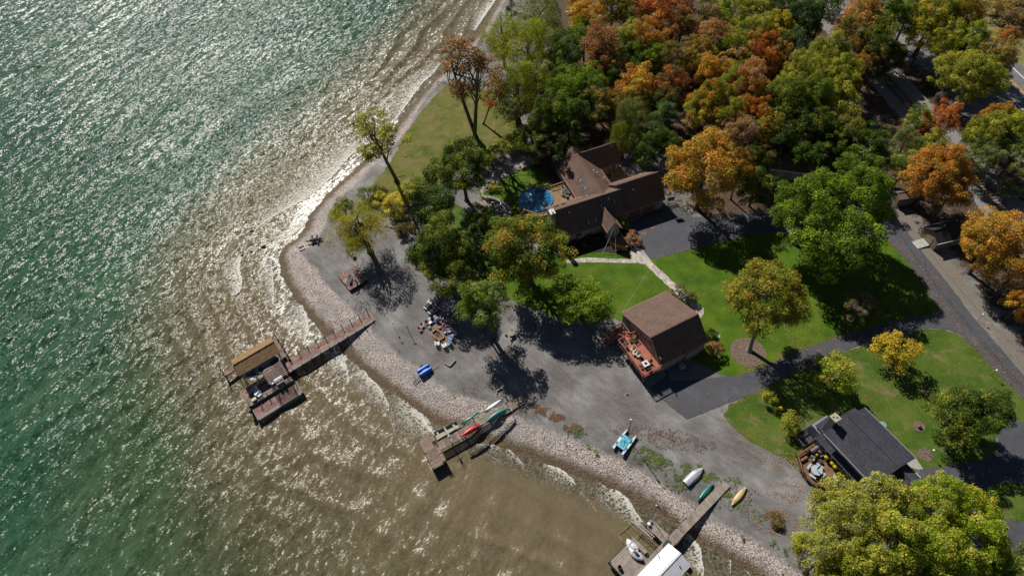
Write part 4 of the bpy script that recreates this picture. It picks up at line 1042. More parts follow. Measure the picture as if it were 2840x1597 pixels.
sp += area_spots(2350, 700, 120, 800) + area_spots(1985, 1240, 60, 900) + area_spots(1240, 890, 60, 400) + area_spots(960, 600, 40, 300) + area_spots(1100, 850, 60, 500)
sp += area_spots(2500, 900, 160, 900) + area_spots(1550, 1000, 500, 900) + area_spots(820, 615, 22, 200) + area_spots(2060, 1165, 40, 300)
sp = [q for i, q in enumerate(sp) if i % 5 < 3] + area_spots(1990, 850, 130, 700) + area_spots(1480, 700, 90, 350) + area_spots(2180, 1000, 130, 700) + area_spots(1650, 1000, 160, 400) + area_spots(1330, 950, 200, 500)
scatter('fallen_leaves', sp, OL, .07, 'orange and brown leaves blown along the lawn edges and over the gravel', 'leaves')
sp = []
for (a, b, r, n) in ((1370, 1035, 26, 500), (1400, 1050, 22, 400), (1440, 1075, 26, 500), (1345, 1020, 14, 200), (1690, 1105, 60, 500), (1620, 1090, 50, 300), (1750, 1120, 50, 300), (1570, 1080, 40, 120), (1300, 1010, 40, 150), (1950, 1300, 30, 500), (1860, 1240, 50, 300), (1180, 985, 30, 120), (1275, 1010, 10, 60)): sp += area_spots(a, b, r, n, .5)
scatter('dead_weeds', sp, mat('dead_weed', [(.10, .05, .022), (.22, .11, .05)], .8, .9, isl=.4), .075, 'rusty dead weeds in streaks on the gravel above the shingle', 'weeds')
sp = []
for (a, b, r, n) in ((1450, 1085, 26, 400), (1630, 1150, 40, 900), (1660, 1165, 34, 600), (1610, 1135, 30, 600), (1740, 1175, 30, 500), (1700, 1190, 30, 400), (1780, 1200, 30, 400), (1840, 1210, 26, 200), (1855, 1275, 40, 250), (1900, 1300, 40, 160), (1700, 1215, 36, 400), (1830, 1245, 14, 200)): sp += area_spots(a, b, r, n, .5)
for i in range(130):
    k = rnd.randrange(8, len(BW)) if rnd.random() < .8 else rnd.randrange(4, len(BW)); k = min(k, len(BW) - 1)
    a, b, _ = BW[k]; sp += area_spots(a + rnd.uniform(-110, 110), b + rnd.uniform(-60, 50), rnd.uniform(2, 5), 10, 1)
for (a, b, r) in ((905, 712, 6), (868, 745, 5), (1012, 862, 4), (955, 690, 5), (1060, 920, 4), (1945, 1363, 9), (1975, 1385, 8), (1868, 1350, 7), (1100, 855, 4), (1170, 1040, 5), (1225, 1030, 6), (1500, 1135, 7), (1480, 1118, 8), (1020, 395, 4), (965, 448, 5)): sp += area_spots(a, b, r, 60, 1)
scatter('weeds', [p for p in sp if dist_poly(np.array([p]), shore)[0] > 2.2], mat('green_weed', [(.04, .07, .01), (.09, .13, .018), (.17, .19, .035)], .8, .8, isl=.35), .075, 'green weeds creeping between the shingle and the gravel', 'weeds')
# ---------------- building materials ----------------
def shingle(name, c, c2, size=.32):
    m, nt, b = newmat(name); tc = nd(nt, 'ShaderNodeTexCoord')
    br = nd(nt, 'ShaderNodeTexBrick'); lk(nt, tc.outputs['UV'], br.inputs['Vector'])
    br.inputs['Scale'].default_value = 1.0; br.inputs['Brick Width'].default_value = size; br.inputs['Row Height'].default_value = size * .55
    br.inputs['Mortar Size'].default_value = .012; br.inputs['Color1'].default_value = (*c, 1); br.inputs['Color2'].default_value = (*c2, 1)
    br.inputs['Mortar'].default_value = (*[x * .45 for x in c], 1); br.offset = .5
    n = noi(nt, tc.outputs['Object'], .5, 6, .7); n2 = noi(nt, tc.outputs['Object'], 9, 3, .8)
    col = mixc(nt, 1.0, br.outputs[0], ramp(nt, n, [(.3, .82), (.7, 1.2)]), 'MULTIPLY')
    col = mixc(nt, 1.0, col, ramp(nt, n2, [(.3, .75), (.7, 1.3)]), 'MULTIPLY')
    lk(nt, col, b.inputs['Base Color']); b.inputs['Roughness'].default_value = .9; b.inputs['Specular IOR Level'].default_value = .15
    bn = nd(nt, 'ShaderNodeBump'); bn.inputs['Distance'].default_value = .02; lk(nt, br.outputs['Fac'], bn.inputs['Height']); bn.invert = True
    lk(nt, bn.outputs[0], b.inputs['Normal']); return m
def siding(name, c, gap=.2, vert=False):
    m, nt, b = newmat(name); v = nd(nt, 'ShaderNodeTexCoord').outputs['Object']
    s = nd(nt, 'ShaderNodeSeparateXYZ'); lk(nt, v, s.inputs[0])
    src = s.outputs[2] if not vert else mth(nt, 'ADD', s.outputs[0], s.outputs[1])
    f = mth(nt, 'FRACT', mth(nt, 'DIVIDE', src, gap))
    col = mixc(nt, ramp(nt, f, [(0, 1.0), (.1, 0.0)]), tuple(c), tuple(x * .55 for x in c))
    col = mixc(nt, 1.0, col, ramp(nt, noi(nt, v, .8, 5, .7), [(.3, .86), (.7, 1.1)]), 'MULTIPLY')
    lk(nt, col, b.inputs['Base Color']); b.inputs['Roughness'].default_value = .7; return m
BROOF = shingle('brown_shingle', (.15, .098, .078), (.195, .13, .103)); KROOF = shingle('charcoal_shingle', (.052, .054, .068), (.080, .083, .100))
WROOF = shingle('weathered_cedar_shingle', (.24, .15, .08), (.46, .30, .16), .22)
SIDE = siding('taupe_siding', (.34, .28, .25)); SIDE2 = siding('beige_board_siding', (.30, .26, .22), .3, True); SIDE3 = siding('grey_blue_siding', (.24, .26, .30)); SHEDS = siding('brown_shed_siding', (.19, .145, .10), .25, True)
TRIM = mat('copper_brown_trim', [(.33, .16, .11), (.42, .21, .15)], 2, .6); WTRIM = mat('white_trim', [(.62, .62, .62), (.74, .74, .74)], 2, .5)
GLASS = mat('dark_window_glass', [(.012, .015, .02), (.03, .04, .05)], .8, .08, spec=.8); SKYG = mat('skylight_glass', [(.10, .16, .20), (.22, .32, .38)], 2, .08, spec=.9)
DOORB = mat('brown_door', [(.13, .07, .05), (.18, .10, .07)], 2, .5); DARK = mat('black_metal', [(.012, .012, .014), (.03, .03, .034)], 3, .5)
TAN = mat('tan_blind', [(.36, .26, .17), (.46, .34, .23)], 2, .6)
RDECK = mat('red_stained_boards', [(.33, .115, .07), (.43, .155, .095)], 1.5, .7, .004, 12, isl=.10, stretch=(1, 1, 1))
RRAIL = mat('red_stained_rail', [(.27, .10, .07), (.38, .15, .11)], 2, .65)
STONE = mat('fieldstone', [(.10, .095, .09), (.26, .24, .22), (.38, .35, .32)], 3, .9, .06, 5)
YWOOD = mat('yellow_treated_timber', [(.33, .20, .085), (.50, .33, .15)], 2.2, .75, isl=.12); YWD = mat('weathered_yellow_boards', [(.17, .11, .055), (.34, .23, .11)], 1.6, .8, isl=.15)
BWOOD = mat('brown_stained_timber', [(.17, .085, .045), (.26, .14, .08)], 1.6, .7, .004, 10, isl=.14)
LWHITE = mat('white_plastic', [(.66, .67, .69), (.80, .80, .82)], 2, .45); GREYP = mat('grey_plastic', [(.25, .27, .29), (.36, .38, .40)], 2, .5)

def boards(mb, x0, x1, y0, y1, z, w=.15, gap=.012, along='x', t=.04):
    a0, a1 = (y0, y1) if along == 'x' else (x0, x1); k = a0
    while k < a1 - .02:
        e = min(k + w, a1)
        if along == 'x': mb.b(x0, x1, k + gap / 2, e - gap / 2, z - t, z + rnd.uniform(-.003, .003))
        else: mb.b(k + gap / 2, e - gap / 2, y0, y1, z - t, z + rnd.uniform(-.003, .003))
        k += w
    return mb
def gable(t, ax, a0, a1, e0, e1, r, z0, z1, zr, base, wall, roof, trim=None, oh=.35, inset=.35, th=.16, names=('wall', 'roof')):
    "ax 'x': ridge runs along local x from a0 to a1; eaves at y=e0,e1 (heights z0,z1), ridge y=r height zr"
    P_ = (lambda a, e, z: (a, e, z)) if ax == 'x' else (lambda a, e, z: (e, a, z))
    s0 = (zr - z0) / abs(r - e0); s1 = (zr - z1) / abs(e1 - r)
    w0, w1 = e0 + inset, e1 - inset; zw0, zw1 = z0 + inset * s0 - th * 1.3, z1 + inset * s1 - th * 1.3
    A, B = a0 + oh, a1 - oh
    vs = [P_(a, e, z) for a in (A, B) for e, z in ((w0, base), (w1, base), (w1, zw1), (r, zr - th * 1.3), (w0, zw0))]
    fs = [(0, 4, 3, 2, 1), (5, 6, 7, 8, 9), (0, 5, 9, 4), (1, 2, 7, 6), (2, 3, 8, 7), (3, 4, 9, 8)]
    if ax == 'y': fs = [f[::-1] for f in fs]
    wo = MB().solid(vs, fs).build(names[0], wall, t)
    m = MB()
    def sl(p):
        m.slab(p, th)
    if ax == 'x':
        sl([P_(a0, e0, z0), P_(a1, e0, z0), P_(a1, r, zr), P_(a0, r, zr)]); sl([P_(a1, e1, z1), P_(a0, e1, z1), P_(a0, r, zr), P_(a1, r, zr)])
    else:
        sl([P_(a1, e0, z0), P_(a0, e0, z0), P_(a0, r, zr), P_(a1, r, zr)]); sl([P_(a0, e1, z1), P_(a1, e1, z1), P_(a1, r, zr), P_(a0, r, zr)])
    m.bar(P_(a0, r, zr + .01), P_(a1, r, zr + .01), .26, .05)
    ro = m.build(names[1], roof, t)
    if trim:
        for e_, z_ in ((e0 - .06, z0), (e1 + .06, z1)): MB().bar(P_(a0, e_, z_ - .1), P_(a1, e_, z_ - .1), .11, .14).build('gutter', trim, t)
    return wo, ro
def window(t, c, w, h, axis, frame=WTRIM, glass=GLASS, nm='window', t_=.09, div=1):
    "axis: outward direction in local xy, c centre of the window on the wall"
    ax = Vector((axis[0], axis[1], 0)).normalized(); s = Vector((-ax.y, ax.x, 0)); c = Vector(c)
    f = MB()
    for k in (-1, 1):
        f.bar(c + s * k * (w / 2) + ax * .03 - Vector((0, 0, h / 2 + .05)), c + s * k * (w / 2) + ax * .03 + Vector((0, 0, h / 2 + .05)), t_, t_)
        f.bar(c - s * (w / 2 - t_ / 2) + ax * .03 + Vector((0, 0, k * h / 2)), c + s * (w / 2 - t_ / 2) + ax * .03 + Vector((0, 0, k * h / 2)), t_, t_)
    for d in range(1, div + 1):
        if div > 0 and d < div + 1 and div != 0 and d <= div - 0 and div >= 1 and d * w / (div + 1) < w:
            q = -w / 2 + d * w / (div + 1); f.bar(c + s * q + ax * .02 - Vector((0, 0, h / 2 - .05)), c + s * q + ax * .02 + Vector((0, 0, h / 2 - .05)), .045, .05)
    fo = f.build(nm, frame, t)
    g = MB(); rz = math.atan2(s.y, s.x); g.box(c + ax * .005, (w - .05, .02, h - .05), rz); g.build('pane', glass, fo)
    return fo
def railing(t, pts, h=.95, mt=RRAIL, z=0, sp=.14, name='railing', posts=1.6, cap=.12, bal=.035):
    m = MB(); pts = [Vector((p[0], p[1], p[2] if len(p) > 2 else z)) for p in pts]
    for a, b in zip(pts[:-1], pts[1:]):
        U = Vector((0, 0, 1)); m.bar(a + U * h, b + U * h, cap, .05); m.bar(a + U * .12, b + U * .12, .05, .07); m.bar(a + U * (h - .1), b + U * (h - .1), .05, .07)
        L = (b - a).length; n = max(1, int(L / sp))
        for i in range(n + 1):
            p = a.lerp(b, i / n); m.bar(p + U * .1, p + U * (h - .07), bal)
        k = max(1, round(L / posts))
        for i in range(k + 1):
            p = a.lerp(b, i / k); m.bar(p - U * .15, p + U * (h + .02), .1)
    return m.build(name, mt, t)

# ---------------- brown long house ----------------
H = Thing('long_house', 'long brown-roofed ranch house with wings, stone chimney and two-car garage', 'house', (-3.07, 85.80, 0), R_(23.57))
gable(H, 'x', .1, 14.6, -3.85, 4.1, 0, 2.6, 3.7, 6.65, 0, SIDE2, BROOF, TRIM)
gable(H, 'x', 14.4, 23.7, -2.85, 5.4, 1.25, 2.75, 3.2, 6.75, 0, SIDE2, BROOF, TRIM, names=('garage_wall', 'garage_roof'))
gable(H, 'y', .6, 16.6, 7.3, 15.5, 11.55, 3.0, 3.0, 5.95, 0, SIDE2, BROOF, TRIM, names=('wing_wall', 'wing_roof'))
gable(H, 'x', 12.4, 20.6, 10.75, 17.3, 13.95, 2.8, 3.0, 5.95, 0, SIDE2, BROOF, TRIM, names=('bedroom_wall', 'bedroom_roof'))
gable(H, 'y', -6.6, -.6, 8.9, 11.9, 10.35, 3.1, 3.1, 5.1, 0, SIDE2, BROOF, TRIM, names=('entry_gable_wall', 'entry_gable_roof'), oh=.3)
MB().b(-.9, .3, -.6, 1.6, 0, 3.2).build('side_bay', SIDE2, H)
MB().slab([(-1.1, -.8, 3.0), (.4, -.8, 3.5), (.4, 1.8, 3.5), (-1.1, 1.8, 3.0)], .12).build('bay_roof', BROOF, H)
ch = MB(); ch.b(-.75, .1, -1.35, -.25, 0, 7.3).build('chimney', STONE, H)
cc = MB(); cc.b(-.85, .2, -1.45, -.15, 7.3, 7.42)
for dy in (-1.05, -.55): cc.lathe([(.16, 0), (.16, .35), (.22, .36), (.02, .46)], (-.33, dy, 7.4), 12)
cc.build('chimney_cap', WTRIM, H)
def skylight(t, p, q, w, zoff=.06, nm='skylight', g=SKYG):
    "flush skylight between roof points p (low) and q (high)"
    p = Vector(p); q = Vector(q); d = (q - p).normalized(); s = Vector((0, 0, 1)).cross(d); s.normalize(); n = d.cross(s); n = n if n.z > 0 else -n
    f = MB(); L_ = (q - p).length
    for k in (-1, 1):
        f.bar(p + s * k * w / 2 + n * .05, q + s * k * w / 2 + n * .05, .09, .12); e = p if k < 0 else q; f.bar(e - s * w / 2 + n * .05, e + s * w / 2 + n * .05, .09, .12)
    fo = f.build(nm, DARK, t); MB().face([p - s * w / 2 + n * .08, q - s * w / 2 + n * .08, q + s * w / 2 + n * .08, p + s * w / 2 + n * .08]).build('pane', g, fo)
def zs(v, r=0, e=-3.9, ze=2.7, zr=6.6): return zr - (zr - ze) * abs(v - r) / abs(e - r)
for u, v in ((6.4, -3.0), (8.0, -3.0), (9.9, -1.5), (12.7, -1.3)): skylight(H, (u, v - .4, zs(v - .4)), (u, v + .4, zs(v + .4)), .5)
for u, v in ((1.9, 2.4), (3.5, 2.4)): skylight(H, (u, v + .4, zs(v + .4, 0, 4.1, 3.7)), (u, v - .4, zs(v - .4, 0, 4.1, 3.7)), .75, g=GLASS)
zw = lambda u: 5.95 - 2.95 * abs(u - 11.55) / 4.0
for v in (5.2, 7.6): skylight(H, (8.7, v, zw(8.7)), (9.9, v, zw(9.9)), .75)
for u in (7.2, 8.8): skylight(H, (u - .1, 2.9, zs(2.9, 0, 4.1, 3.7) + .02), (u - .1, 2.2, zs(2.2, 0, 4.1, 3.7) + .02), .9, g=mat('cream_skylight', [(.30, .22, .15), (.4, .3, .2)], 2, .3))
vp = MB()
for (u, v, z) in ((14.2, 6.2, 3.9), (13.3, 7.6, 4.5), (12.7, 8.0, 5.0)): vp.lathe([(.08, -.3), (.08, .7), (.15, .71), (.15, .85), (.02, .95)], (u, v, z), 10)
vp.build('roof_vent', WTRIM, H)
window(H, (4.0, -3.72, 1.75), 1.5, 1.2, (0, -1), div=2); window(H, (1.5, -3.72, 1.75), 1.0, 1.1, (0, -1)); window(H, (12.9, -3.72, 1.8), 1.2, 1.1, (0, -1))
for v in (7.6, 11.0, 14.0): window(H, (7.64, v, 1.7), 1.4, 1.4, (-1, 0), div=2)
for u in (17.0, 20.2):
    MB().b(u - 1.35, u + 1.35, -2.66, -2.58, .02, 2.2).build('garage_door', DOORB, H)
window(H, (22.6, -2.62, 1.7), .5, .7, (0, -1)); window(H, (18.9, 10.93, 1.5), 1.0, 1.9, (0, -1), nm='patio_door')
MB().bar((21.9, -2.66, 1.9), (21.9, -2.66, 2.2), .12).build('wall_lamp', DARK, H)
st = MB()
for i in range(6): st.b(17.9, 20.6, 8.9 + i * .34, 9.22 + i * .34, i * .2 + .12, i * .2 + .17)
for x_ in (17.9, 20.6): st.bar((x_, 8.9, .1), (x_, 10.9, 1.3), .08, .22)
st.build('back_steps', YWOOD, H)
railing(H, [(17.9, 8.9, .1), (17.9, 10.8, 1.2)], .9, YWOOD, sp=.3, name='step_rail'); railing(H, [(20.6, 8.9, .1), (20.6, 10.8, 1.2)], .9, YWOOD, sp=.3, name='step_rail')
# entry porch of yellow boards
pz = .5
pm = MB(); boards(pm, 9.2, 12.6, -9.6, -6.4, pz, .14, along='y'); pm.build('porch_floor', YWD, H)
for grp in ((((9.3, -6.6), (9.3, -8.1)), ((9.3, -8.1), (10.8, -9.7)), ((10.8, -9.7), (11.6, -10.1))), (((12.6, -9.9), (13.1, -9.1)),)):
  sr = MB()
  for a, b in grp if True else (((9.3, -6.6), (9.3, -8.1)), ((9.3, -8.1), (10.8, -9.7)), ((10.8, -9.7), (11.6, -10.1)), ((12.6, -9.9), (13.1, -9.1))):
      a = Vector((*a, 0)); b = Vector((*b, 0)); sr.bar(a + Vector((0, 0, 1.45)), b + Vector((0, 0, 1.45)), .14, .05)
      n = max(2, int((b - a).length / .13))
      for i in range(n + 1): p = a.lerp(b, i / n); sr.bar(p + Vector((0, 0, .02)), p + Vector((0, 0, 1.42)), .11, .02)
  sr.build('porch_screen', YWOOD, H)
# strings of lamps from the gable down to the ground
for i, (px, py) in enumerate(((1672, 701), (1709, 709), (1752, 686))):
    e = H.L(N(px, py, .3)); s_ = Vector((10.35, -6.65, 4.9)); m = MB(); n = 26
    pts = [s_.lerp(e, k / n) - Vector((0, 0, .35 * math.sin(math.pi * k / n))) for k in range(n + 1)]
    m.tube(pts, .014, 4)
    for p in pts[1:]: m.blob(p - Vector((0, 0, .05)), (.05, .05, .06), 1, 0, 4)
    m.build('light_string', LWHITE, H)

for i, (u, v) in enumerate(((3.2, -1.0), (11.8, -.9), (17.5, -.3), (20.8, 2.6), (6.0, 1.3))):
    zt = (zs(v) if u < 14 else 6.75 - .9 * abs(v - 1.25)) if v < 3.8 else 5; MB().lathe([(.06, -.2), (.06, .3), (.1, .32), (.02, .38)], (u, v, zt), 8).build('roof_vent', GREYP, H)
# pool and pool deck
pc = N(1200 + 1035 / 3.623, 350 + 738 / 3.623, 1.25)
PO = Thing('round_pool', 'round above-ground pool with bright blue rim under a crinkled cover', 'pool', (pc.x, pc.y, 0))
MB().lathe([(3.5, 0), (3.5, 1.2)], n=48).build('pool_wall', mat('pool_wall_steel', [(.10, .16, .22), (.16, .22, .28)], 2, .4), PO)
MB().lathe([(3.38, 1.2), (3.38, 1.30), (3.64, 1.30), (3.64, 1.2)], n=64).build('pool_rim', mat('blue_rim', [(.02, .16, .42), (.04, .24, .55)], 2, .35), PO)
m, nt, b = newmat('pool_cover'); v = nd(nt, 'ShaderNodeTexCoord').outputs['Object']
gr = nd(nt, 'ShaderNodeTexNoise'); gr.inputs['Scale'].default_value = 1.0; gr.inputs['Detail'].default_value = 5
s3 = nd(nt, 'ShaderNodeSeparateXYZ'); lk(nt, v, s3.inputs[0]); an = mth(nt, 'ARCTAN2', s3.outputs[1], s3.outputs[0]); ln_ = nd(nt, 'ShaderNodeVectorMath', operation='LENGTH'); lk(nt, v, ln_.inputs[0])
cb = nd(nt, 'ShaderNodeCombineXYZ'); lk(nt, mth(nt, 'MULTIPLY', an, 5.0), cb.inputs[0]); lk(nt, mth(nt, 'MULTIPLY', ln_.outputs['Value'], .55), cb.inputs[1]); lk(nt, cb.outputs[0], gr.inputs['Vector'])
n2 = noi(nt, v, .45, 4, .6)
pcv = ramp(nt, gr.outputs['Fac'], [(.3, (.004, .04, .06)), (.45, (.01, .11, .24)), (.56, (.04, .30, .38)), (.7, (.30, .58, .58))])
pcv = mixc(nt, ramp(nt, n2, [(.42, .9), (.6, 0.0)]), pcv, (.005, .09, .26)); pcv = mixc(nt, ramp(nt, noi(nt, mapping(nt, v, (1, 1, 1)), .35, 3, .5, .3), [(.58, 0.0), (.66, .85)]), pcv, (.004, .02, .03))
lk(nt, pcv, b.inputs['Base Color']); b.inputs['Roughness'].default_value = .25
bn = nd(nt, 'ShaderNodeBump'); bn.inputs['Distance'].default_value = .12; lk(nt, gr.outputs['Fac'], bn.inputs['Height']); lk(nt, bn.outputs[0], b.inputs['Normal'])
MB().lathe([(3.40, 1.215), (2.4, 1.23), (1.0, 1.24), (.01, 1.25)], n=64).build('pool_cover', m, PO, smooth=True)
DK = Thing('pool_deck', 'yellow timber deck with railings wrapping the round pool', 'deck', (-3.07, 85.80, 0), R_(23.57))
dm = MB()
for k in range(40):                         # boards clipped round the pool
    y0 = 4.5 + k * .17
    if y0 > 11.6: break
    cxl, cyl = DK.L((pc.x, pc.y, 0)).x, DK.L((pc.x, pc.y, 0)).y
    dy = y0 + .08 - cyl; xr = 7.55; xl = -3.9 if y0 < 6.6 else 1.2
    if abs(dy) < 3.72:
        hx = math.sqrt(3.72 ** 2 - dy ** 2)
        if y0 < 6.6 and -3.9 < cxl - hx: dm.b(-3.6, cxl - hx, y0, y0 + .155, 1.02, 1.08)
        xl = max(xl if y0 >= 6.6 else cxl, cxl + hx)
    if y0 < 4.9: xl = max(xl, -1.5)
    if xl < xr: dm.b(xl, xr, y0, y0 + .155, 1.02, 1.08)
dm.build('deck_boards', YWD, DK)
railing(DK, [(-3.5, 7.2, 1.05), (-1.4, 4.75, 1.05), (-.1, 4.6, 1.05)], .95, YWOOD, sp=.5, name='railing', posts=1.2)
railing(DK, [(1.9, 11.9, 1.05), (3.9, 12.1, 1.05)], .95, YWOOD, sp=.4); railing(DK, [(4.2, 11.2, 1.05), (7.4, 11.3, 1.05)], .9, YWOOD, sp=.4)
sm = MB()
for i in range(5): sm.b(-4.3 + i * .16, -4.0 + i * .16, 6.9, 7.9, .1 + i * .21, .15 + i * .21)
sm.build('steps', YWOOD, DK); railing(DK, [(-4.4, 6.9, .1), (-3.5, 6.9, 1.05)], .9, YWOOD, sp=.4); railing(DK, [(-4.4, 8.0, .1), (-3.6, 8.0, 1.05)], .9, YWOOD, sp=.4)
# ---------------- front gate post, basketball hoop, playhouse ----------------
q = N(1780 + 655 / 9.057, 480 + 878 / 9.057)
BH = Thing('basketball_hoop', 'black basketball hoop on a bent pole at the corner of the asphalt court', 'basketball hoop', tuple(q), R_(-75))
MB().tube([(0, 0, 0), (0, 0, 2.0), (.15, 0, 2.75), (.65, 0, 3.0)], [.075, .075, .07, .05], 10).build('pole', DARK, BH)
MB().b(.62, .68, -.75, .75, 2.75, 3.75).build('backboard', mat('clear_backboard', [(.10, .10, .11), (.16, .16, .17)], 2, .2), BH)
MB().tube([(.9 + .23 * math.cos(k * .524), .23 * math.sin(k * .524), 3.0) for k in range(13)], .012, 5).build('rim', TRIM, BH)
q = H.o.location + Matrix.Rotation(R_(23.57), 3, 'Z') @ Vector((25.6, -2.7, 0))
GT = Thing('garden_gate', 'short cream picket gate beside the basketball hoop', 'gate', tuple(q), R_(20))
m = MB(); CREAM = mat('cream_paint', [(.50, .46, .34), (.62, .58, .44)], 2, .6)
for i in range(9): m.b(-.8 + i * .2 - .05, -.8 + i * .2 + .05, -.02, .02, .1, 1.0)
m.bar((-.9, 0, .3), (.9, 0, .3), .05, .08); m.bar((-.9, 0, .85), (.9, 0, .85), .05, .08); m.build('picket_panel', CREAM, GT)
for x_ in (-.95, .95): p_ = MB().b(x_ - .08, x_ + .08, -.08, .08, 0, 1.25).build('gate_post', CREAM, GT); MB().blob((x_, 0, 1.35), (.12, .12, .12), 1, 0, 6).build('finial', WTRIM, p_)
q = N(1200 + 2325 / 3.623, 350 + 425 / 3.623)
PH_ = Thing('playhouse', 'small pink playhouse with grey roof behind the garage', 'playhouse', tuple(q), R_(75))
PINK = siding('pink_siding', (.42, .25, .30), .2)
gable(PH_, 'x', -1.6, 1.6, -1.15, 1.15, 0, 1.8, 1.8, 3.0, 0, PINK, mat('grey_metal_roof', [(.16, .17, .19), (.26, .27, .30)], 2, .5), WTRIM, .15, .12, .08)
window(PH_, (-.5, -1.05, 1.2), .5, .6, (0, -1)); window(PH_, (.6, -1.05, 1.2), .5, .6, (0, -1)); window(PH_, (-1.46, 0, 1.2), .4, .6, (-1, 0)); MB().b(-1.47, -1.42, -.75, -.3, .05, 1.3).build('door', DOORB, PH_)

# ---------------- stone ring wall ----------------
RWL = Thing('patio_wall', 'curved low grey stone wall round the sunken patio', 'wall', tuple(N(1366, 587)), 0)
arc = [RWL.L(N(1300 + x / 6.829, 520 + y / 6.829, .5)) for x, y in ((250, 135), (285, 178), (370, 182), (470, 200), (560, 235), (640, 275), (710, 330), (760, 385), (800, 440), (790, 500))]
m = MB()
for a, b in zip(arc[:-1], arc[1:]):
    n = max(1, int((b - a).length / .55))
    for i in range(n): p = a.lerp(b, (i + .06) / n); q = a.lerp(b, (i + .94) / n); p.z = q.z = .27; m.bar(p, q, .5, .54); p.z = q.z = .57; m.bar(p, q, .58, .07)
m.build('stone_courses', mat('wall_stone', [(.20, .18, .165), (.36, .33, .30)], 2, .85, .03, 6, isl=.25), RWL)

# ---------------- boathouse with red deck ----------------
G = Thing('boathouse', 'two-storey taupe boathouse with brown saltbox roof', 'boathouse', (13.58, 56.94, 0), R_(30.04))
wall, roof = gable(G, 'x', -.15, 9.4, -3.8, 8.1, -.2, 3.25, 3.6, 6.9, 0, SIDE, BROOF, TRIM, .15, .3, .18)
MB().bar((-.17, -3.75, 3.2), (-.17, -.2, 6.8), .05, .2).bar((-.17, -.2, 6.8), (-.17, 8.0, 3.5), .05, .2).build('barge_board', TRIM, G)
window(G, (.02, 6.0, 4.0 - .55), .9, 1.1, (-1, 0), frame=DARK)
m = MB(); m.tube([(.0, .55 * math.cos(k * .3927) - .3, 5.0 + .55 * math.sin(k * .3927)) for k in range(17)], .05, 6); m.bar((-.01, -.85, 5), (-.01, .25, 5), .05); m.bar((-.01, -.3, 4.45), (-.01, -.3, 5.55), .05)
f_ = m.build('round_window', TRIM, G); MB().solid([(-.0, -.3 + .55 * math.cos(k * .3927), 5.0 + .55 * math.sin(k * .3927)) for k in range(16)], [tuple(range(16))]).build('pane', GLASS, f_)
for v, w_, gl in ((2.75, .85, GLASS), (1.7, .85, GLASS), (-.05, 1.5, GLASS), (-1.15, .55, TAN), (-2.25, 1.3, GLASS), (-3.15, .5, TAN)): window(G, (.02, v, 3.55 if v < 2.5 else 3.7), w_, 1.95 if v < 2.5 else 1.2, (-1, 0), frame=TRIM, glass=gl, nm='glass_door' if v < 2.5 else 'window', div=0)
MB().b(5.2, 8.0, -3.72, -3.64, .02, 2.3).build('boat_door', siding('boat_door_panel', (.30, .25, .22), .5), G)
for v in (2.25, .95, -1.6, -3.5): MB().lathe([(.06, 0), (.1, .05), (.1, .25), (.03, .3)], (-.08, v, 4.35), 8).build('wall_lamp', DARK, G)
MB().bar((-.05, -3.78, 0), (-.05, -3.78, 3.4), .09).bar((-.05, -3.78, .08), (-.35, -4.1, .05), .09).build('downpipe', TRIM, G)
MB().b(3.6, 4.5, -5.0, -4.1, .06, .85).build('air_conditioner', GREYP, G, bevel=.05)
GD = Thing('balcony_deck', 'red-brown raised deck with railing on the boathouse gable', 'deck', (13.58, 56.94, 0), R_(30.04))
m = MB(); boards(m, -3.6, .0, -3.95, 3.75, 2.5, .15, along='x'); m.build('deck_boards', RDECK, GD)
m = MB(); m.b(-3.65, -3.56, -4.0, 3.8, 2.2, 2.45); m.b(-3.56, 0, -4.04, -3.96, 2.2, 2.45); m.b(-3.56, 0, 3.76, 3.8, 2.2, 2.45)
for k in range(8): m.bar((-3.5, -3.8 + k, 2.33), (0, -3.8 + k, 2.33), .05, .18)
m.build('deck_frame', RRAIL, GD)
for y_ in (-3.8, -.1, 3.6): MB().bar((-3.4, y_, 0), (-3.4, y_, 2.3), .14).build('post', RRAIL, GD)
railing(GD, [(-.05, -3.95, 2.5), (-3.6, -3.95, 2.5), (-3.6, 3.7, 2.5), (-2.2, 3.75, 2.5)], .95, RRAIL, sp=.16)
railing(GD, [(-.1, 3.75, 2.5), (-.9, 3.75, 2.5), (-1.5, 4.8, 2.0)], .95, RRAIL, sp=.16)
m = MB()
for i in range(4): m.b(-2.2, -1.0, 3.8 + i * .34, 4.12 + i * .34, 2.3 - i * .2, 2.35 - i * .2)
boards(m, -2.4, -.7, 5.1, 6.8, 1.55, .15)
for i in range(8): m.b(-2.6 - i * .3, -2.3 - i * .3, 5.3, 6.7, 1.38 - i * .18, 1.43 - i * .18)
m.build('stairs', RDECK, GD)
railing(GD, [(-1.0, 4.4, 2.1), (-.65, 5.1, 1.55), (-.65, 6.85, 1.55), (-2.4, 6.85, 1.55), (-4.8, 6.85, .1)], .9, RRAIL, sp=.16, name='stair_rail')
railing(GD, [(-2.3, 3.9, 2.4), (-2.45, 5.15, 1.55), (-4.8, 5.2, .1)], .9, RRAIL, sp=.16, name='stair_rail')
for p_ in ((-.65, 6.85), (-2.4, 6.85), (-2.4, 5.15)): MB().bar((*p_, 0), (*p_, 1.5), .12).build('post', RRAIL, GD)

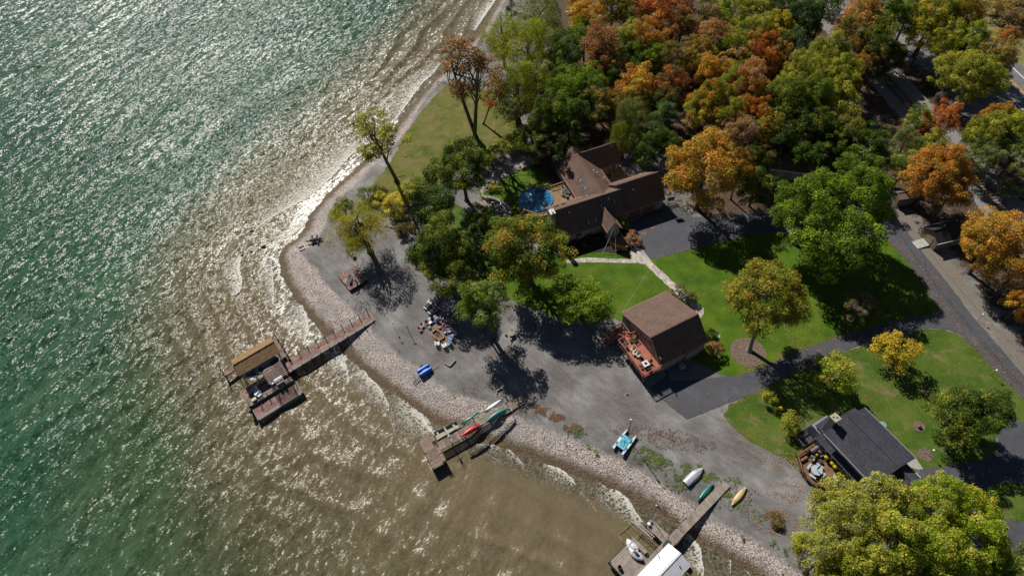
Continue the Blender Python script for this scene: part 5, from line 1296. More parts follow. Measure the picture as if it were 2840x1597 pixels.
# ---------------- black roofed house ----------------
K = Thing('cottage', 'grey-blue cottage with charcoal shingle roof and clerestory windows', 'house', (37.94, 40.90, 0), R_(-58.13))
gable(K, 'x', -.3, 8.9, 0, 8.15, 4.1, 5.2, 5.2, 6.8, 0, SIDE3, KROOF, GREYP, .2, .8, .16)
m = MB(); m.slab([(-.85, 4.1, 6.78), (-.3, 4.1, 6.78), (-.3, 6.5, 5.85), (-.85, 6.5, 5.85)], .16); m.slab([(-.85, 1.9, 5.9), (-.3, 1.9, 5.9), (-.3, 4.1, 6.76), (-.85, 4.1, 6.76)], .16); m.build('roof_return', KROOF, K)
m = MB(); m.slab([(-.8, -.25, 2.7), (8.9, -.25, 2.7), (8.9, .95, 3.15), (-.8, .95, 3.15)], .12).slab([(-2.2, .95, 3.3), (-.5, .95, 3.3), (-.5, 3.2, 4.0), (-2.2, 3.2, 4.0)], .12); m.build('porch_roof', KROOF, K)
MB().b(-.5, 8.7, .25, .8, 0, 2.85).build('porch_wall', SIDE3, K)
for u in (1.75, 2.85, 6.15, 7.3): window(K, (u, .8, 4.15), .95, 1.15, (0, -1), t_=.13, div=0)
for u in (.75, 1.9, 3.1, 4.3, 6.0): window(K, (u, .25, 1.85), .95, 1.0, (0, -1), t_=.12, div=0)
MB().bar((-.75, -.22, 2.72), (-.75, .6, 2.5), .07).bar((.3, .75, 5.0), (.15, .72, 3.2), .08).build('downpipe', WTRIM, K)
MB().b(-1.3, -.4, 1.3, 2.2, 0, 7.5).build('chimney', mat('lavender_grey_stucco', [(.22, .21, .25), (.30, .29, .33)], 2, .8), K)
m = MB(); m.b(-1.45, -.25, 1.15, 2.35, 7.5, 7.66); m.build('chimney_cap', mat('tan_cap', [(.36, .32, .24), (.46, .41, .32)], 2, .7), K)
MB().b(-1.1, -.9, 1.4, 1.65, 7.64, 7.7).b(-.8, -.6, 1.8, 2.05, 7.64, 7.7).build('flue', DARK, K)
MB().b(-2.6, -.9, .8, 3.9, 0, 2.9).build('side_room', SIDE3, K)
gable(K, 'y', 4.6, 8.6, 8.4, 9.4, 8.9, 4.4, 4.4, 4.8, 0, SIDE3, KROOF, None, .1, .1, .1, names=('end_wall', 'end_roof')) if False else None
gable(K, 'x', 8.0, 11.2, 2.4, 6.9, 4.6, 4.4, 4.4, 5.9, 0, SIDE3, KROOF, WTRIM, .25, .3, .14, names=('carport_wall', 'carport_roof'))
KD_ = Thing('cottage_deck', 'brown timber deck with angled railing before the cottage', 'deck', (37.94, 40.90, 0), R_(-58.13))
poly = [(-.35, .2), (-.35, -3.6), (.3, -4.1), (1.7, -4.7), (3.0, -4.85), (4.1, -4.6), (4.9, -3.5), (8.6, -3.4), (8.6, .2)]
m = MB(); k = -.35
def span(px_, x_):
    ys = []
    for i in range(len(px_)):
        a, b = px_[i], px_[(i + 1) % len(px_)]
        if (a[0] > x_) != (b[0] > x_): ys.append(a[1] + (b[1] - a[1]) * (x_ - a[0]) / (b[0] - a[0]))
    return min(ys), max(ys)
while k < 8.4:
    a, b_ = span(poly, k + .07); m.b(k, k + .135, a, b_, .55, .6); k += .15
m.build('deck_boards', BWOOD, KD_)
m = MB(); m.prism([(-.3, -3.5), (1.7, -4.6), (4.0, -4.5), (4.8, -3.4), (8.5, -3.3), (8.5, .1), (-.3, .1)], .02, .5); m.build('deck_base', BWOOD, KD_)
railing(KD_, [(-.35, -.3, .6), (-.35, -3.6, .6), (1.7, -4.7, .6), (4.1, -4.7, .6), (4.9, -3.5, .6), (8.6, -3.4, .6)], .95, BWOOD, sp=.15, cap=.16)
m = MB(); m.b(-.1, .25, -3.3, -.6, .6, 1.05); m.b(.3, .65, -3.6, -2.4, .6, 1.05)
m.build('bench', BWOOD, KD_)
# side terrace of dark boards
m = MB(); boards(m, -3.0, -1.0, -1.6, 4.2, .35, .2); m.build('side_deck', mat('dark_grey_boards', [(.04, .042, .05), (.09, .09, .10)], 2, .8, isl=.2), KD_)
railing(KD_, [(-1.0, -1.6, .35), (-3.0, -1.6, .35), (-3.0, 4.2, .35)], .9, mat('grey_rail', [(.08, .08, .09), (.13, .13, .14)], 2, .7), sp=.2)

# ---------------- sheds by the lane ----------------
S = Thing('garden_shed', 'brown barn shed with dark roof and a pale ramp by the lane', 'shed', (69.03, 81.30, 0), R_(16.2))
gable(S, 'x', -.9, 4.9, -.5, 4.0, 1.8, 2.25, 2.25, 3.7, 0, SHEDS, mat('dark_shed_roof', [(.02, .018, .018), (.045, .04, .038)], 3, .9), WTRIM, .3, .25, .1)
MB().b(-.65, -.58, .9, 2.6, .1, 2.1).build('door', mat('shed_door', [(.24, .185, .13), (.30, .235, .165)], 2, .7), S)
MB().lathe([(.12, 0), (.12, .3), (.16, .32), (.02, .4)], (2.0, 2.4, 3.2), 10).build('roof_vent', WTRIM, S)
m = MB(); [m.box((-1.85, .95 + i * .21, .22 - .0), (2.3, .19, .05), 0, R_(-7)) for i in range(9)]; m.build('ramp', mat('pale_green_ramp', [(.34, .37, .33), (.46, .48, .44)], 1.5, .8, isl=.1), S)
S2 = Thing('garden_shed', 'small tan-roofed shed half under the orange maple', 'shed', (65.65, 92.75, 0), R_(12))
gable(S2, 'x', -.7, 3.5, -.5, 2.0, .9, 2.2, 2.2, 2.9, 0, SHEDS, mat('tan_shed_roof', [(.20, .155, .12), (.32, .25, .19)], 2, .9, bscale=8, bump=.01), None, .2, .2, .1)
MB().b(-.53, -.47, .3, 1.2, .05, 1.9).build('door', mat('small_shed_door', [(.24, .185, .13), (.30, .235, .165)], 2, .7), S2)
q = D(1985, 435, 0)
S3 = Thing('shaded_house', 'brown shingled house almost hidden in shade above the big green maple', 'house', tuple(q), R_(-12))
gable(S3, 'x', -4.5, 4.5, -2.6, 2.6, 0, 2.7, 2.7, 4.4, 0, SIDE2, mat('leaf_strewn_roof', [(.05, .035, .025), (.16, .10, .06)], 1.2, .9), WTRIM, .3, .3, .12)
window(S3, (-2.0, -2.28, 1.5), 1.0, 1.1, (0, -1)); window(S3, (1.0, -2.28, 1.5), 1.0, 1.1, (0, -1))
# ---------------- furniture and boats kit ----------------
def adirondack(name, label, mt, loc, rz, group=None, cat='chair'):
    t = Thing(name, label, cat, tuple(loc), rz, group)   # faces local +y
    m = MB()
    for i in range(5): m.bar((-.28, .28 - i * .13, .36 - i * .035), (.28, .28 - i * .13, .36 - i * .035), .11, .025)
    m.build('seat', mt, t)
    m = MB()
    for i in range(5):
        x = -.24 + i * .12; h = .95 - abs(i - 2) * .05; m.bar((x, -.26, .28), (x * 1.12, -.56, h), .105, .025)
    m.bar((-.27, -.42, .62), (.27, -.42, .62), .05, .03); m.build('backrest', mt, t)
    for s_ in (-1, 1):
        MB().b(s_ * .27, s_ * .42, -.45, .36, .55, .58).build('armrest', mt, t)
        MB().bar((s_ * .33, .3, 0), (s_ * .33, .3, .55), .04, .09).build('leg', mt, t); MB().bar((s_ * .31, -.62, .02), (s_ * .31, .3, .34), .03, .11).build('leg', mt, t)
    return t
def table(name, label, mt, loc, rz, w, d, h=.72, group=None, leg=None):
    t = Thing(name, label, 'table', tuple(loc), rz, group)
    MB().b(-w / 2, w / 2, -d / 2, d / 2, h - .05, h).build('tabletop', mt, t, bevel=.012)
    for x in (-1, 1):
        for y in (-1, 1): MB().bar((x * (w / 2 - .07), y * (d / 2 - .07), 0), (x * (w / 2 - .07), y * (d / 2 - .07), h - .05), .05).build('leg', leg or mt, t)
    return t
def patio_chair(name, label, mt, frame, loc, rz, group=None):
    t = Thing(name, label, 'chair', tuple(loc), rz, group)
    MB().b(-.25, .25, -.24, .26, .40, .45).build('seat', mt, t, bevel=.015)
    MB().slab([(-.25, -.24, .42), (.25, -.24, .42), (.23, -.36, .92), (-.23, -.36, .92)], .04).build('backrest', mt, t)
    for s_ in (-1, 1):
        MB().bar((s_ * .28, -.3, .64), (s_ * .28, .24, .64), .045, .03).build('armrest', frame, t)
        MB().bar((s_ * .27, .24, 0), (s_ * .27, .24, .64), .035).build('leg', frame, t); MB().bar((s_ * .27, -.3, 0), (s_ * .27, -.3, .64), .035).build('leg', frame, t)
    return t
def hull_mb(L, W, Hh, n=18, sharp=1.0, open_=False, flat=.0, stern=0.0):
    "boat hull lying upright, keel down, centred; stern > 0 gives a transom of that share of the width at -x"
    m = MB(); K_ = 9; rows = []
    for i in range(n + 1):
        u = -1 + 2 * i / n
        w = max(.001, 1 - abs(u) ** (1.9 * sharp)) ** .9
        if stern and u < 0: w = 1 - (1 - stern) * abs(u) ** 2
        rise = .30 * abs(u) ** 3 * Hh if not (stern and u < 0) else 0
        row = []
        for k in range(K_):
            a = math.pi * k / (K_ - 1); c = math.cos(a); s = math.sin(a) ** (.6 if flat else .85)
            row.append((u * L / 2 * (1 + (.03 if not (stern and u < 0) else 0) * (1 - s)), -c * W / 2 * w, Hh * (1 - s) + rise * (1 if s < .99 else 1.4)))
        rows.append(row)
    vs = [p for r in rows for p in r]; fs = []
    for i in range(n):
        for k in range(K_ - 1): fs.append((i * K_ + k, (i + 1) * K_ + k, (i + 1) * K_ + k + 1, i * K_ + k + 1))
    fs.append(tuple(range(K_))); fs.append(tuple(range(n * K_ + K_ - 1, n * K_ - 1, -1)))
    m.solid(vs, fs)
    if open_:   # inner skin
        vi = [(x * .97, y * .90, z + .04 if z < Hh * .9 else z) for x, y, z in vs]; m.solid(vi, [f[::-1] for f in fs[:-2]])
        # gunwale strip
        for i in range(n):
            for k in (0, K_ - 1):
                a, b = vs[i * K_ + k], vs[(i + 1) * K_ + k]; m.bar(a, b, .05, .04)
    else:
        for i in range(n): m.face([rows[i][0], rows[i][-1], rows[i + 1][-1], rows[i + 1][0]])
    return m
def flip(m, z):
    m.v = [(x, -y, z - zz) for x, y, zz in m.v]; return m
def plastic(n, c, r=.35): return mat(n, [tuple(x * .88 for x in c), tuple(min(1, x * 1.1) for x in c)], .8, r, spec=.5)
GREEN = plastic('green_hull', (.02, .17, .11)); TEAL = plastic('teal_hull', (.035, .20, .19)); REDP = plastic('red_hull', (.55, .012, .03)); YELK = plastic('cream_yellow_hull', (.66, .50, .23)); WHP = plastic('white_hull', (.70, .72, .76))
ALU = mat('bare_aluminium', [(.42, .42, .46), (.62, .62, .66)], 1.5, .45, metal=.4); BLUP = plastic('blue_plastic', (.01, .15, .62)); OLIV = mat('olive_boat_paint', [(.27, .27, .20), (.38, .38, .30)], 2, .6)
PLNK = mat('weathered_planks', [(.17, .12, .09), (.32, .25, .20)], 2.2, .85, .004, 14, isl=.22, stretch=(1, 1, 1)); PLG = mat('grey_planks', [(.24, .20, .17), (.40, .345, .30)], 1.6, .85, .004, 14, isl=.16, stain=((.17, .13, .10), .8))
CDECK = mat('maroon_composite_boards', [(.155, .072, .055), (.215, .105, .082)], 1.6, .7, .003, 12, isl=.09, stain=((.34, .25, .22), 1.6)); CEDG = mat('grey_dock_edge', [(.17, .15, .14), (.28, .25, .23)], 2, .8)
PILE = mat('dark_piling', [(.018, .016, .016), (.05, .045, .042)], 3, .8); CUSH = mat('charcoal_cushion', [(.035, .04, .05), (.075, .08, .095)], 3, .9)
CREAMC = mat('sand_plastic', [(.46, .41, .31), (.56, .51, .40)], 2, .6)

# ---------------- big L-shaped dock ----------------
Z1 = .2
P1 = Thing('big_dock', 'maroon composite dock with rope posts reaching an L-shaped lake platform', 'dock', (-48.66, 53.70, 0), R_(39.83))
DZ = lambda z: z
m = MB(); boards(m, .0, 16.4, .12, 2.25, Z1, .14, along='y'); m.build('walkway_boards', CDECK, P1)
m = MB(); m.b(-1.2, 16.4, -.02, .11, Z1 - .35, Z1 + .012); m.b(1.0, 16.4, 2.26, 2.40, Z1 - .35, Z1 + .012); m.b(-1.2, 16.4, .12, .5, Z1 + .002, Z1 + .01); m.build('walkway_edge', CEDG, P1)
m = MB(); boards(m, -2.75, .0, .1, 8.6, Z1 + .0, .14, along='x'); m.build('crosswalk_boards', CDECK, P1)
m = MB(); m.b(.0, .12, 2.3, 8.7, Z1 - .35, Z1 + .014); m.b(-2.9, .0, 8.6, 8.72, Z1 - .35, Z1 + .014); m.build('crosswalk_edge', CEDG, P1)
m = MB(); boards(m, -10.5, -2.8, 6.95, 7.95, Z1, .14, along='x'); m.build('finger_boards', CDECK, P1)
m = MB(); m.b(-10.55, -2.8, 6.84, 6.94, Z1 - .3, Z1 + .012); m.b(-10.62, -10.5, 6.84, 8.0, Z1 - .3, Z1 + .012); m.build('finger_edge', CEDG, P1)
m = MB(); boards(m, -9.5, -1.3, -1.7, 1.9, Z1, .14, along='y'); m.build('upper_platform_boards', CDECK, P1)
m = MB(); m.b(-9.62, -9.5, -1.85, 3.1, Z1 - .4, Z1 + .012); m.b(-9.62, -1.15, -1.86, -1.72, Z1 - .6, Z1 + .012); m.b(-9.5, -1.3, -1.70, -1.3, Z1 + .003, Z1 + .010); boards(m, -9.5, -4.6, 1.9, 2.1, Z1, .14); m.build('upper_platform_edge', CEDG, P1)
m = MB(); boards(m, -9.1, -1.15, -4.75, -2.0, Z1 - .5, .14, along='y'); m.build('lower_platform_boards', CDECK, P1)
m = MB(); m.b(-9.3, -1.0, -5.0, -4.76, Z1 - 1.1, Z1 - .48); m.b(-1.14, -.9, -5.0, -1.9, Z1 - 1.1, Z1 - .48); m.b(-9.35, -9.12, -5.0, -1.9, Z1 - 1.1, Z1 - .48); m.b(-9.1, -1.15, -4.75, -4.4, Z1 - .497, Z1 - .49); m.build('lower_platform_edge', CEDG, P1)
def post(t, x, y, z0, z1, r=.075, nm='post', mt=PILE): return MB().tube([(x, y, z0), (x, y, z1)], r, 8).build(nm, mt, t)
def rope(t, a, b, sag=.25, r=.02):
    a = Vector(a); b = Vector(b); MB().tube([a.lerp(b, k / 8) - Vector((0, 0, sag * math.sin(math.pi * k / 8))) for k in range(9)], r, 5).build('rope', mat_rope, t)
mat_rope = mat('dark_rope', [(.05, .04, .03), (.10, .08, .06)], 6, .9)
prev = None
for i in range(10):
    x = .25 + i * 1.78; post(P1, x, 2.45, -2.5, Z1 + 1.15)
    if i: rope(P1, (x - 1.78, 2.45, Z1 + 1.05), (x, 2.45, Z1 + 1.05))
for i in range(10): post(P1, -.3 + i * 1.83, -.1, -2.5, Z1 + .45)
for i in range(5):
    y = 2.9 + i * 1.4; post(P1, .18, y, -2.5, Z1 + 1.15)
    if i: rope(P1, (.18, y - 1.4, Z1 + 1.05), (.18, y, Z1 + 1.05))
for x, y in ((-10.6, 6.8), (-10.6, 7.95), (-8.6, 6.8)): post(P1, x, y, -2.5, Z1 + 1.15)
rope(P1, (-10.6, 6.8, Z1 + 1.05), (-8.6, 6.8, Z1 + 1.05))
for i in range(6):
    x = -9.3 + i * 1.65; post(P1, x, -1.95, -2.5, Z1 + 1.05)
    if 0 < i < 4: rope(P1, (x - 1.65, -1.95, Z1 + .95), (x, -1.95, Z1 + .95))
for x, y in ((-9.4, -5.05), (-5.2, -5.1), (-.9, -5.05), (-9.65, 1.5)): post(P1, x, y, -2.5, Z1 - .3)
MB().b(-9.9, -9.45, -2.9, -2.3, Z1 - .5, Z1 + .35).build('ladder_box', DARK, P1)
MB().bar((16.3, .0, .2), (16.9, .5, .0), .06).b(16.42, 16.7, .0, 2.4, -.02, .12).build('ramp_plate', CEDG, P1)
lm = mat('brushed_lift_metal', [(.25, .26, .28), (.40, .41, .44)], 2, .4, metal=.5)
# boat shelter
BS = Thing('boat_shelter', 'boat shelter with weathered cedar shingle roof on the big dock', 'shelter', (-48.66, 53.70, 0), R_(39.83))
for sgn, (e, z) in (('n', (6.75, 3.3)), ('s', (2.6, 3.3))): pass
MB().slab([(-.45, 6.75, 3.25), (-8.15, 6.75, 3.25), (-8.15, 4.66, 4.25), (-.45, 4.66, 4.25)], .1).slab([(-8.15, 2.55, 3.25), (-.45, 2.55, 3.25), (-.45, 4.66, 4.25), (-8.15, 4.66, 4.25)], .1).bar((-8.15, 4.66, 4.27), (-.45, 4.66, 4.27), .2, .06).build('roof', WROOF, BS)
for x in (-7.9, -4.4, -.8):
    for y in (6.4, 2.9):
        if not (x == -4.4 and y == 2.9): MB().bar((x, y, -2.2), (x, y, 3.3), .14).build('post', CEDG, BS)
for y in (6.4, 2.9): MB().bar((-8.0, y, 3.2), (-.6, y, 3.2), .1, .16).build('beam', CEDG, BS)
BT = Thing('motorboat', 'grey-blue motorboat on a lift under the cedar shelter', 'boat', tuple(P1.o.location + Matrix.Rotation(R_(39.83), 3, 'Z') @ Vector((-4.7, 3.55, .1))), R_(39.83 + 180))
hull_mb(6.2, 2.0, .95, stern=.85, open_=True).build('hull', plastic('grey_blue_gelcoat', (.30, .38, .46)), BT, smooth=True)
MB().box((.9, 0, .85), (.5, 1.3, .35)).build('console', LWHITE, BT, bevel=.05); MB().slab([(1.1, -.6, 1.0), (1.1, .6, 1.0), (.85, .5, 1.4), (.85, -.5, 1.4)], .02).build('windscreen', GLASS, BT)
for y in (-.4, .4): MB().box((.1, y, .55), (.5, .5, .3)).build('seat', CUSH, BT, bevel=.05)
MB().box((-2.2, 0, .5), (.8, 1.5, .35)).build('stern_seat', CUSH, BT, bevel=.05); MB().box((-3.2, 0, .8), (.35, .4, .7)).build('outboard_motor', DARK, BT, bevel=.06)
BL = Thing('boat_lift', 'aluminium boat lift cradle under the grey-blue motorboat', 'boat lift', (-48.66, 53.70, 0), R_(39.83))
for x in (-6.2, -3.2, -1.6):
    MB().bar((x, 2.0, -.3), (x, 5.3, -.3), .1, .12).build('cross_beam', lm, BL); MB().bar((x, 2.0, -2.2), (x, 2.0, .9), .1).build('guide_post', lm, BL)
MB().bar((-7.0, 2.05, .45), (-1.5, 2.05, .45), .12, .1).build('rail', lm, BL)
TB = Thing('black_float_boom', 'string of black inflated tubes behind the cedar shelter', 'float', (-48.66, 53.70, 0), R_(39.83)); RUB = mat('black_rubber', [(.012, .014, .016), (.035, .038, .042)], 3, .5)
for i, (x, y, L_) in enumerate(((-7.4, 8.3, 1.9), (-5.2, 8.35, 1.9), (-3.2, 8.4, 1.2), (-1.3, 8.9, 1.8))):
    MB().tube([(x - L_ / 2, y, .15), (x - L_ / 2 + .15, y, .15), (x + L_ / 2 - .15, y, .15), (x + L_ / 2, y, .15)], [.12, .24, .24, .12], 10).build('tube', RUB, TB, smooth=True)
# pergola
PG = Thing('pergola', 'slatted brown pergola over the dock dining table', 'pergola', (-48.66, 53.70, 0), R_(39.83)); PGM = mat('pergola_wood', [(.36, .25, .21), (.50, .37, .32)], 2, .7)
for i in range(9): MB().bar((-4.75, -1.75 + i * .37, 2.62), (-1.2, -1.75 + i * .37, 2.62), .09, .09).build('slat', PGM, PG)
for x in (-4.4, -1.5): MB().bar((x, -2.1, 2.5), (x, 1.5, 2.5), .06, .14).build('beam', PGM, PG)
for x in (-4.4, -1.5):
    for y in (-1.75, 1.1): MB().bar((x, y, .2), (x, y, 2.5), .11).build('post', PGM, PG)
def on(t, x, y, z): return t.o.location + Matrix.Rotation(t.rz, 3, 'Z') @ Vector((x, y, z))
R1 = R_(39.83)
table('dining_table', 'pale slatted dining table under the pergola', LWHITE, on(P1, -3.15, -.35, Z1), R1, 1.5, 1.0)
for i, (x, y, a, l) in enumerate(((-3.5, .5, 180, 'on the shelter side of the pergola table'), (-2.75, .5, 180, 'at the corner of the pergola table nearest the walkway'), (-3.5, -1.2, 0, 'between the pergola table and the lower platform'), (-2.8, -1.2, 0, 'under the pergola nearest the walkway corner'), (-4.3, -.35, -90, 'at the outer end of the pergola table'))):
    patio_chair('dining_chair', 'white framed dining chair ' + l, LWHITE, LWHITE, on(P1, x, y, Z1), R1 + R_(a), 'dining chairs under the pergola')
adirondack('deck_chair', 'white slatted chair on the dock nearest the cedar shelter', LWHITE, on(P1, -7.35, .35, Z1), R1 + R_(120), 'white chairs on the dock platform')
adirondack('deck_chair', 'white slatted chair on the dock beside the lower platform step', LWHITE, on(P1, -7.2, -.95, Z1), R1 + R_(120), 'white chairs on the dock platform')
table('side_table', 'small white slatted table between the two white dock chairs', LWHITE, on(P1, -7.5, -.35, Z1), R1, .6, .55, .45)
table('side_table', 'low pale slatted footstool table by the step at the dock edge', CREAMC, on(P1, -8.2, -1.2, Z1), R1, .8, .55, .4)
table('side_table', 'small grey square table in the shade left of the dock chairs', GREYP, on(P1, -8.4, .4, Z1), R1, .6, .6, .45)
t = Thing('dock_bin', 'black open storage bin at the crosswalk edge of the big dock', 'bin', tuple(on(P1, -.45, 3.6, Z1)), R1); MB().b(-.3, .3, -.55, .55, 0, .6).build('box', DARK, t, bevel=.04); MB().b(-.33, .33, -.58, .58, .6, .66).build('lid', DARK, t)
t = Thing('small_flag', 'small pale flag on a pole above the black bin', 'flag', tuple(on(P1, .15, 4.6, Z1)), R1); MB().tube([(0, 0, 0), (0, 0, 2.4)], .02, 6).build('pole', LWHITE, t); MB().slab([(0, 0, 1.7), (.7, .1, 1.65), (.7, .12, 2.15), (0, 0, 2.3)], .01).build('cloth', mat('faded_flag', [(.6, .45, .5), (.7, .66, .7)], 3, .8), t)
t = Thing('mooring_whip', 'thin metal mooring whip frame beside the black bin', 'frame', tuple(on(P1, .5, 4.0, Z1)), R1); MB().tube([(0, -.6, .3), (.2, -.5, .9), (.3, .1, 1.0), (.1, .6, .6)], .02, 6).build('hoop', lm, t); MB().tube([(0, -.6, -.2), (0, .6, -.2), (.1, .6, .6)], .02, 6).build('foot', lm, t)

# ---------------- wooden kayak pier ----------------
P2 = Thing('kayak_pier', 'weathered plank pier with a T platform and kayak racks', 'pier', (-21.14, 39.66, 0), R_(32.73)); R2 = R_(32.73)
m = MB(); boards(m, .0, 16.3, -.75, .75, Z1, .19, .03, along='y'); m.build('walkway_boards', PLNK, P2)
m = MB(); boards(m, -2.05, .35, -3.05, 2.75, Z1, .17, .03, along='x'); m.build('platform_boards', PLNK, P2)
m = MB(); [m.bar((0, y, Z1 - .14), (16.2, y, Z1 - .14), .08, .2) for y in (-.65, .65)]; [m.bar((x, -3.0, Z1 - .14), (x, 2.7, Z1 - .14), .08, .2) for x in (-1.95, .25)]; m.build('joists', PLNK, P2)
m = MB(); m.b(-2.12, -2.06, -3.1, 2.8, Z1 - .5, Z1 - .01); m.b(-2.1, .38, -3.14, -3.08, Z1 - .5, Z1 - .01); m.build('skirt', PILE, P2)
for x in (-1.9, .2):
    for y in (-2.9, 0.0, 2.6): post(P2, x, y, -2.4, Z1 + .1, .08)
for i in range(6):
    for y in (-.8, .8): post(P2, 2.5 + i * 2.4, y, -2.4, Z1 + .02, .07)
for k, (y0, y1) in enumerate(((1.0, 2.5), (-2.9, -1.1))):
    t = Thing('dock_bench', ('weathered bench at the upper end of the kayak pier platform', 'weathered bench at the lower end of the kayak pier platform')[k], 'bench', tuple(on(P2, .1, (y0 + y1) / 2, Z1)), R2, 'benches on the kayak pier')
    w = (y1 - y0) / 2; m = MB(); [m.b(-.35 + i * .15, -.22 + i * .15, -w, w, .42, .46) for i in range(4)]; m.build('seat', PLNK, t)
    m = MB(); [m.b(.3, .34, -w, w, .55 + i * .15, .66 + i * .15) for i in range(3)]; m.build('backrest', PLNK, t)
    for s_ in (-1, 1): MB().bar((.3, s_ * (w - .1), 0), (.34, s_ * (w - .1), 1.0), .07).build('leg', PLNK, t); MB().bar((-.3, s_ * (w - .1), 0), (-.3, s_ * (w - .1), .44), .07).build('leg', PLNK, t); MB().b(-.32, .3, s_ * (w - .1) - .06, s_ * (w - .1) + .06, .66, .7).build('armrest', PLNK, t)
WP = mat('white_pipe', [(.50, .48, .46), (.66, .64, .62)], 3, .5)
for s_, nm in ((1, 'upper'), (-1, 'lower')):
    t = Thing('kayak_rack', 'white pipe kayak rack along the %s side of the plank pier' % nm, 'rack', tuple(on(P2, 4.2, .62 * s_, Z1)), R2, 'kayak racks on the pier')
    for y, z in ((0, 1.0), (.22 * s_, 1.0)): MB().tube([(0, y, z), (9.3, y, z)], .035, 8).build('pipe', WP, t)
    for x in (.1, 3.1, 6.1, 9.2): MB().bar((x, 0, 0), (x, 0, 1.02), .07).build('upright', PLNK, t); MB().bar((x, -.1 * s_, .98), (x, .75 * s_, .98), .05).build('arm', WP, t)
def kayak(label, mt, x, y, z, L_, W_, rot, cock=True, name='kayak', inv=False, cat='kayak', th=None):
    th = th or P2
    t = Thing(name, label, cat, tuple(on(th, x, y, z)), th.rz + R_(rot))
    m = hull_mb(L_, W_, .36)
    if inv: flip(m, .36)
    m.build('hull', mt, t, smooth=True)
    if cock and not inv: MB().lathe([(.26, 0), (.30, .05), (.22, .03)], (0, 0, .36), 18, sx=1.6, sy=.75).build('cockpit', DARK, t)
    return t
def roll(t, a): t.o.rotation_euler = (a, 0, t.rz); return t
roll(kayak('white kayak on the upper rack of the plank pier', WHP, 11.2, 1.15, 1.75, 3.7, .80, 6, False), R_(150))
roll(kayak('green kayak hung outside the upper rack of the plank pier', GREEN, 6.9, 1.25, 1.6, 3.3, .70, 4, False), R_(125))
roll(kayak('big teal canoe tipped on the lower rack of the plank pier', TEAL, 10.9, -1.0, 1.75, 4.7, 1.0, 3, False, 'canoe', cat='canoe'), R_(-135))
roll(kayak('bright red kayak on the lower rack of the plank pier', REDP, 5.9, -1.05, 1.7, 3.7, .80, 3, False), R_(-150))
for i, (x, y, l) in enumerate(((9.5, .85, 'on the rack beside the white kayak'), (7.2, .85, 'on the rack beside the green kayak'), (7.9, -.75, 'by the bow of the red kayak'), (4.6, -.95, 'by the stern of the red kayak'))):
    t = Thing('strap_block', 'yellow foam block ' + l, 'foam block', tuple(on(P2, x, y, 1.25)), R2, 'yellow foam blocks on the kayak racks'); MB().box((0, 0, .06), (.32, .16, .14)).build('foam', mat('yellow_foam', (.62, .42, .06), 3) if i == 0 else bpy.data.materials['yellow_foam'], t, bevel=.02)
t = Thing('jon_boat', 'olive flat-bottomed boat with bench seats moored at the plank pier', 'boat', tuple(on(P2, 2.75, 2.1, -.9)), R2)
m = MB(); L2, W2 = 4.1, 1.35
m.b(-L2 / 2, L2 / 2, -W2 / 2, W2 / 2, .12, .16)
for s_ in (-1, 1): m.slab([(-L2 / 2, s_ * W2 / 2, .12), (L2 / 2, s_ * W2 / 2 * .8, .12), (L2 / 2 + .1, s_ * (W2 / 2 * .8 + .08), .66), (-L2 / 2, s_ * (W2 / 2 + .08), .6)], .03)
m.b(-L2 / 2, -L2 / 2 + .05, -W2 / 2, W2 / 2, .12, .58); m.slab([(L2 / 2, -W2 * .4, .12), (L2 / 2, W2 * .4, .12), (L2 / 2 + .2, W2 * .42, .64), (L2 / 2 + .2, -W2 * .42, .64)], .03)
m.build('hull', OLIV, t)
for x in (-1.5, -.1, 1.4): MB().b(x - .17, x + .17, -W2 / 2 + .02, W2 / 2 - .02, .40, .44).build('bench_seat', OLIV, t)
MB().box((-2.2, 0, .65), (.3, .3, .6)).build('outboard_motor', DARK, t, bevel=.04)
t = Thing('lift_davit', 'metal lift frame with a wheel standing over the plank pier', 'lift', tuple(on(P2, 2.5, .2, Z1)), R2)
MB().bar((0, 1.6, 1.6), (0, -1.4, 1.6), .09, .12).build('beam', lm, t)
for y in (1.5, -1.3): MB().bar((0, y, -1.6), (0, y, 1.6), .09).build('post', lm, t)
MB().tube([(.0 + .35 * math.cos(k * .524), -1.35 + 0 * k, 1.7 + .35 * math.sin(k * .524)) for k in range(13)], .025, 6).build('wheel', lm, t); MB().bar((-.5, .2, 1.7), (.5, .2, 1.7), .07).build('cross_arm', lm, t); MB().box((0, -.3, 1.75), (.35, .5, .25)).build('winch', GREYP, t, bevel=.04)

# ---------------- grey pier with white boathouse ----------------
P3 = Thing('grey_pier', 'long grey plank pier at the bottom edge of the photo', 'pier', (14.72, 27.25, 0), R_(43.86)); R3 = R_(43.86)
m = MB(); boards(m, -2.0, 12.0, -1.32, -.02, Z1, .16, .012, along='y'); m.build('walkway_boards', PLG, P3)
m = MB(); boards(m, -1.62, -.2, .0, 3.3, Z1, .16, .02, along='x'); m.build('side_boards', PLG, P3)
m = MB(); boards(m, -9.2, -4.45, -1.4, 3.2, Z1, .16, .012, along='x'); boards(m, -4.45, -1.66, -1.4, .02, Z1, .16, .012, along='x'); m.build('platform_boards', PLG, P3)
m = MB(); m.b(-9.35, -9.22, -8, 3.3, Z1 - .7, Z1 - .01); m.b(-9.3, -4.4, 3.22, 3.3, Z1 - .5, Z1 - .01); [m.bar((-2, y, Z1 - .15), (12, y, Z1 - .15), .08, .22) for y in (-1.25, -.1)]; m.build('fascia', PILE, P3)
for i in range(7):
    for y in (-1.36, .04): post(P3, -.5 + i * 2.0, y, -2.4, Z1 + .15, .07)
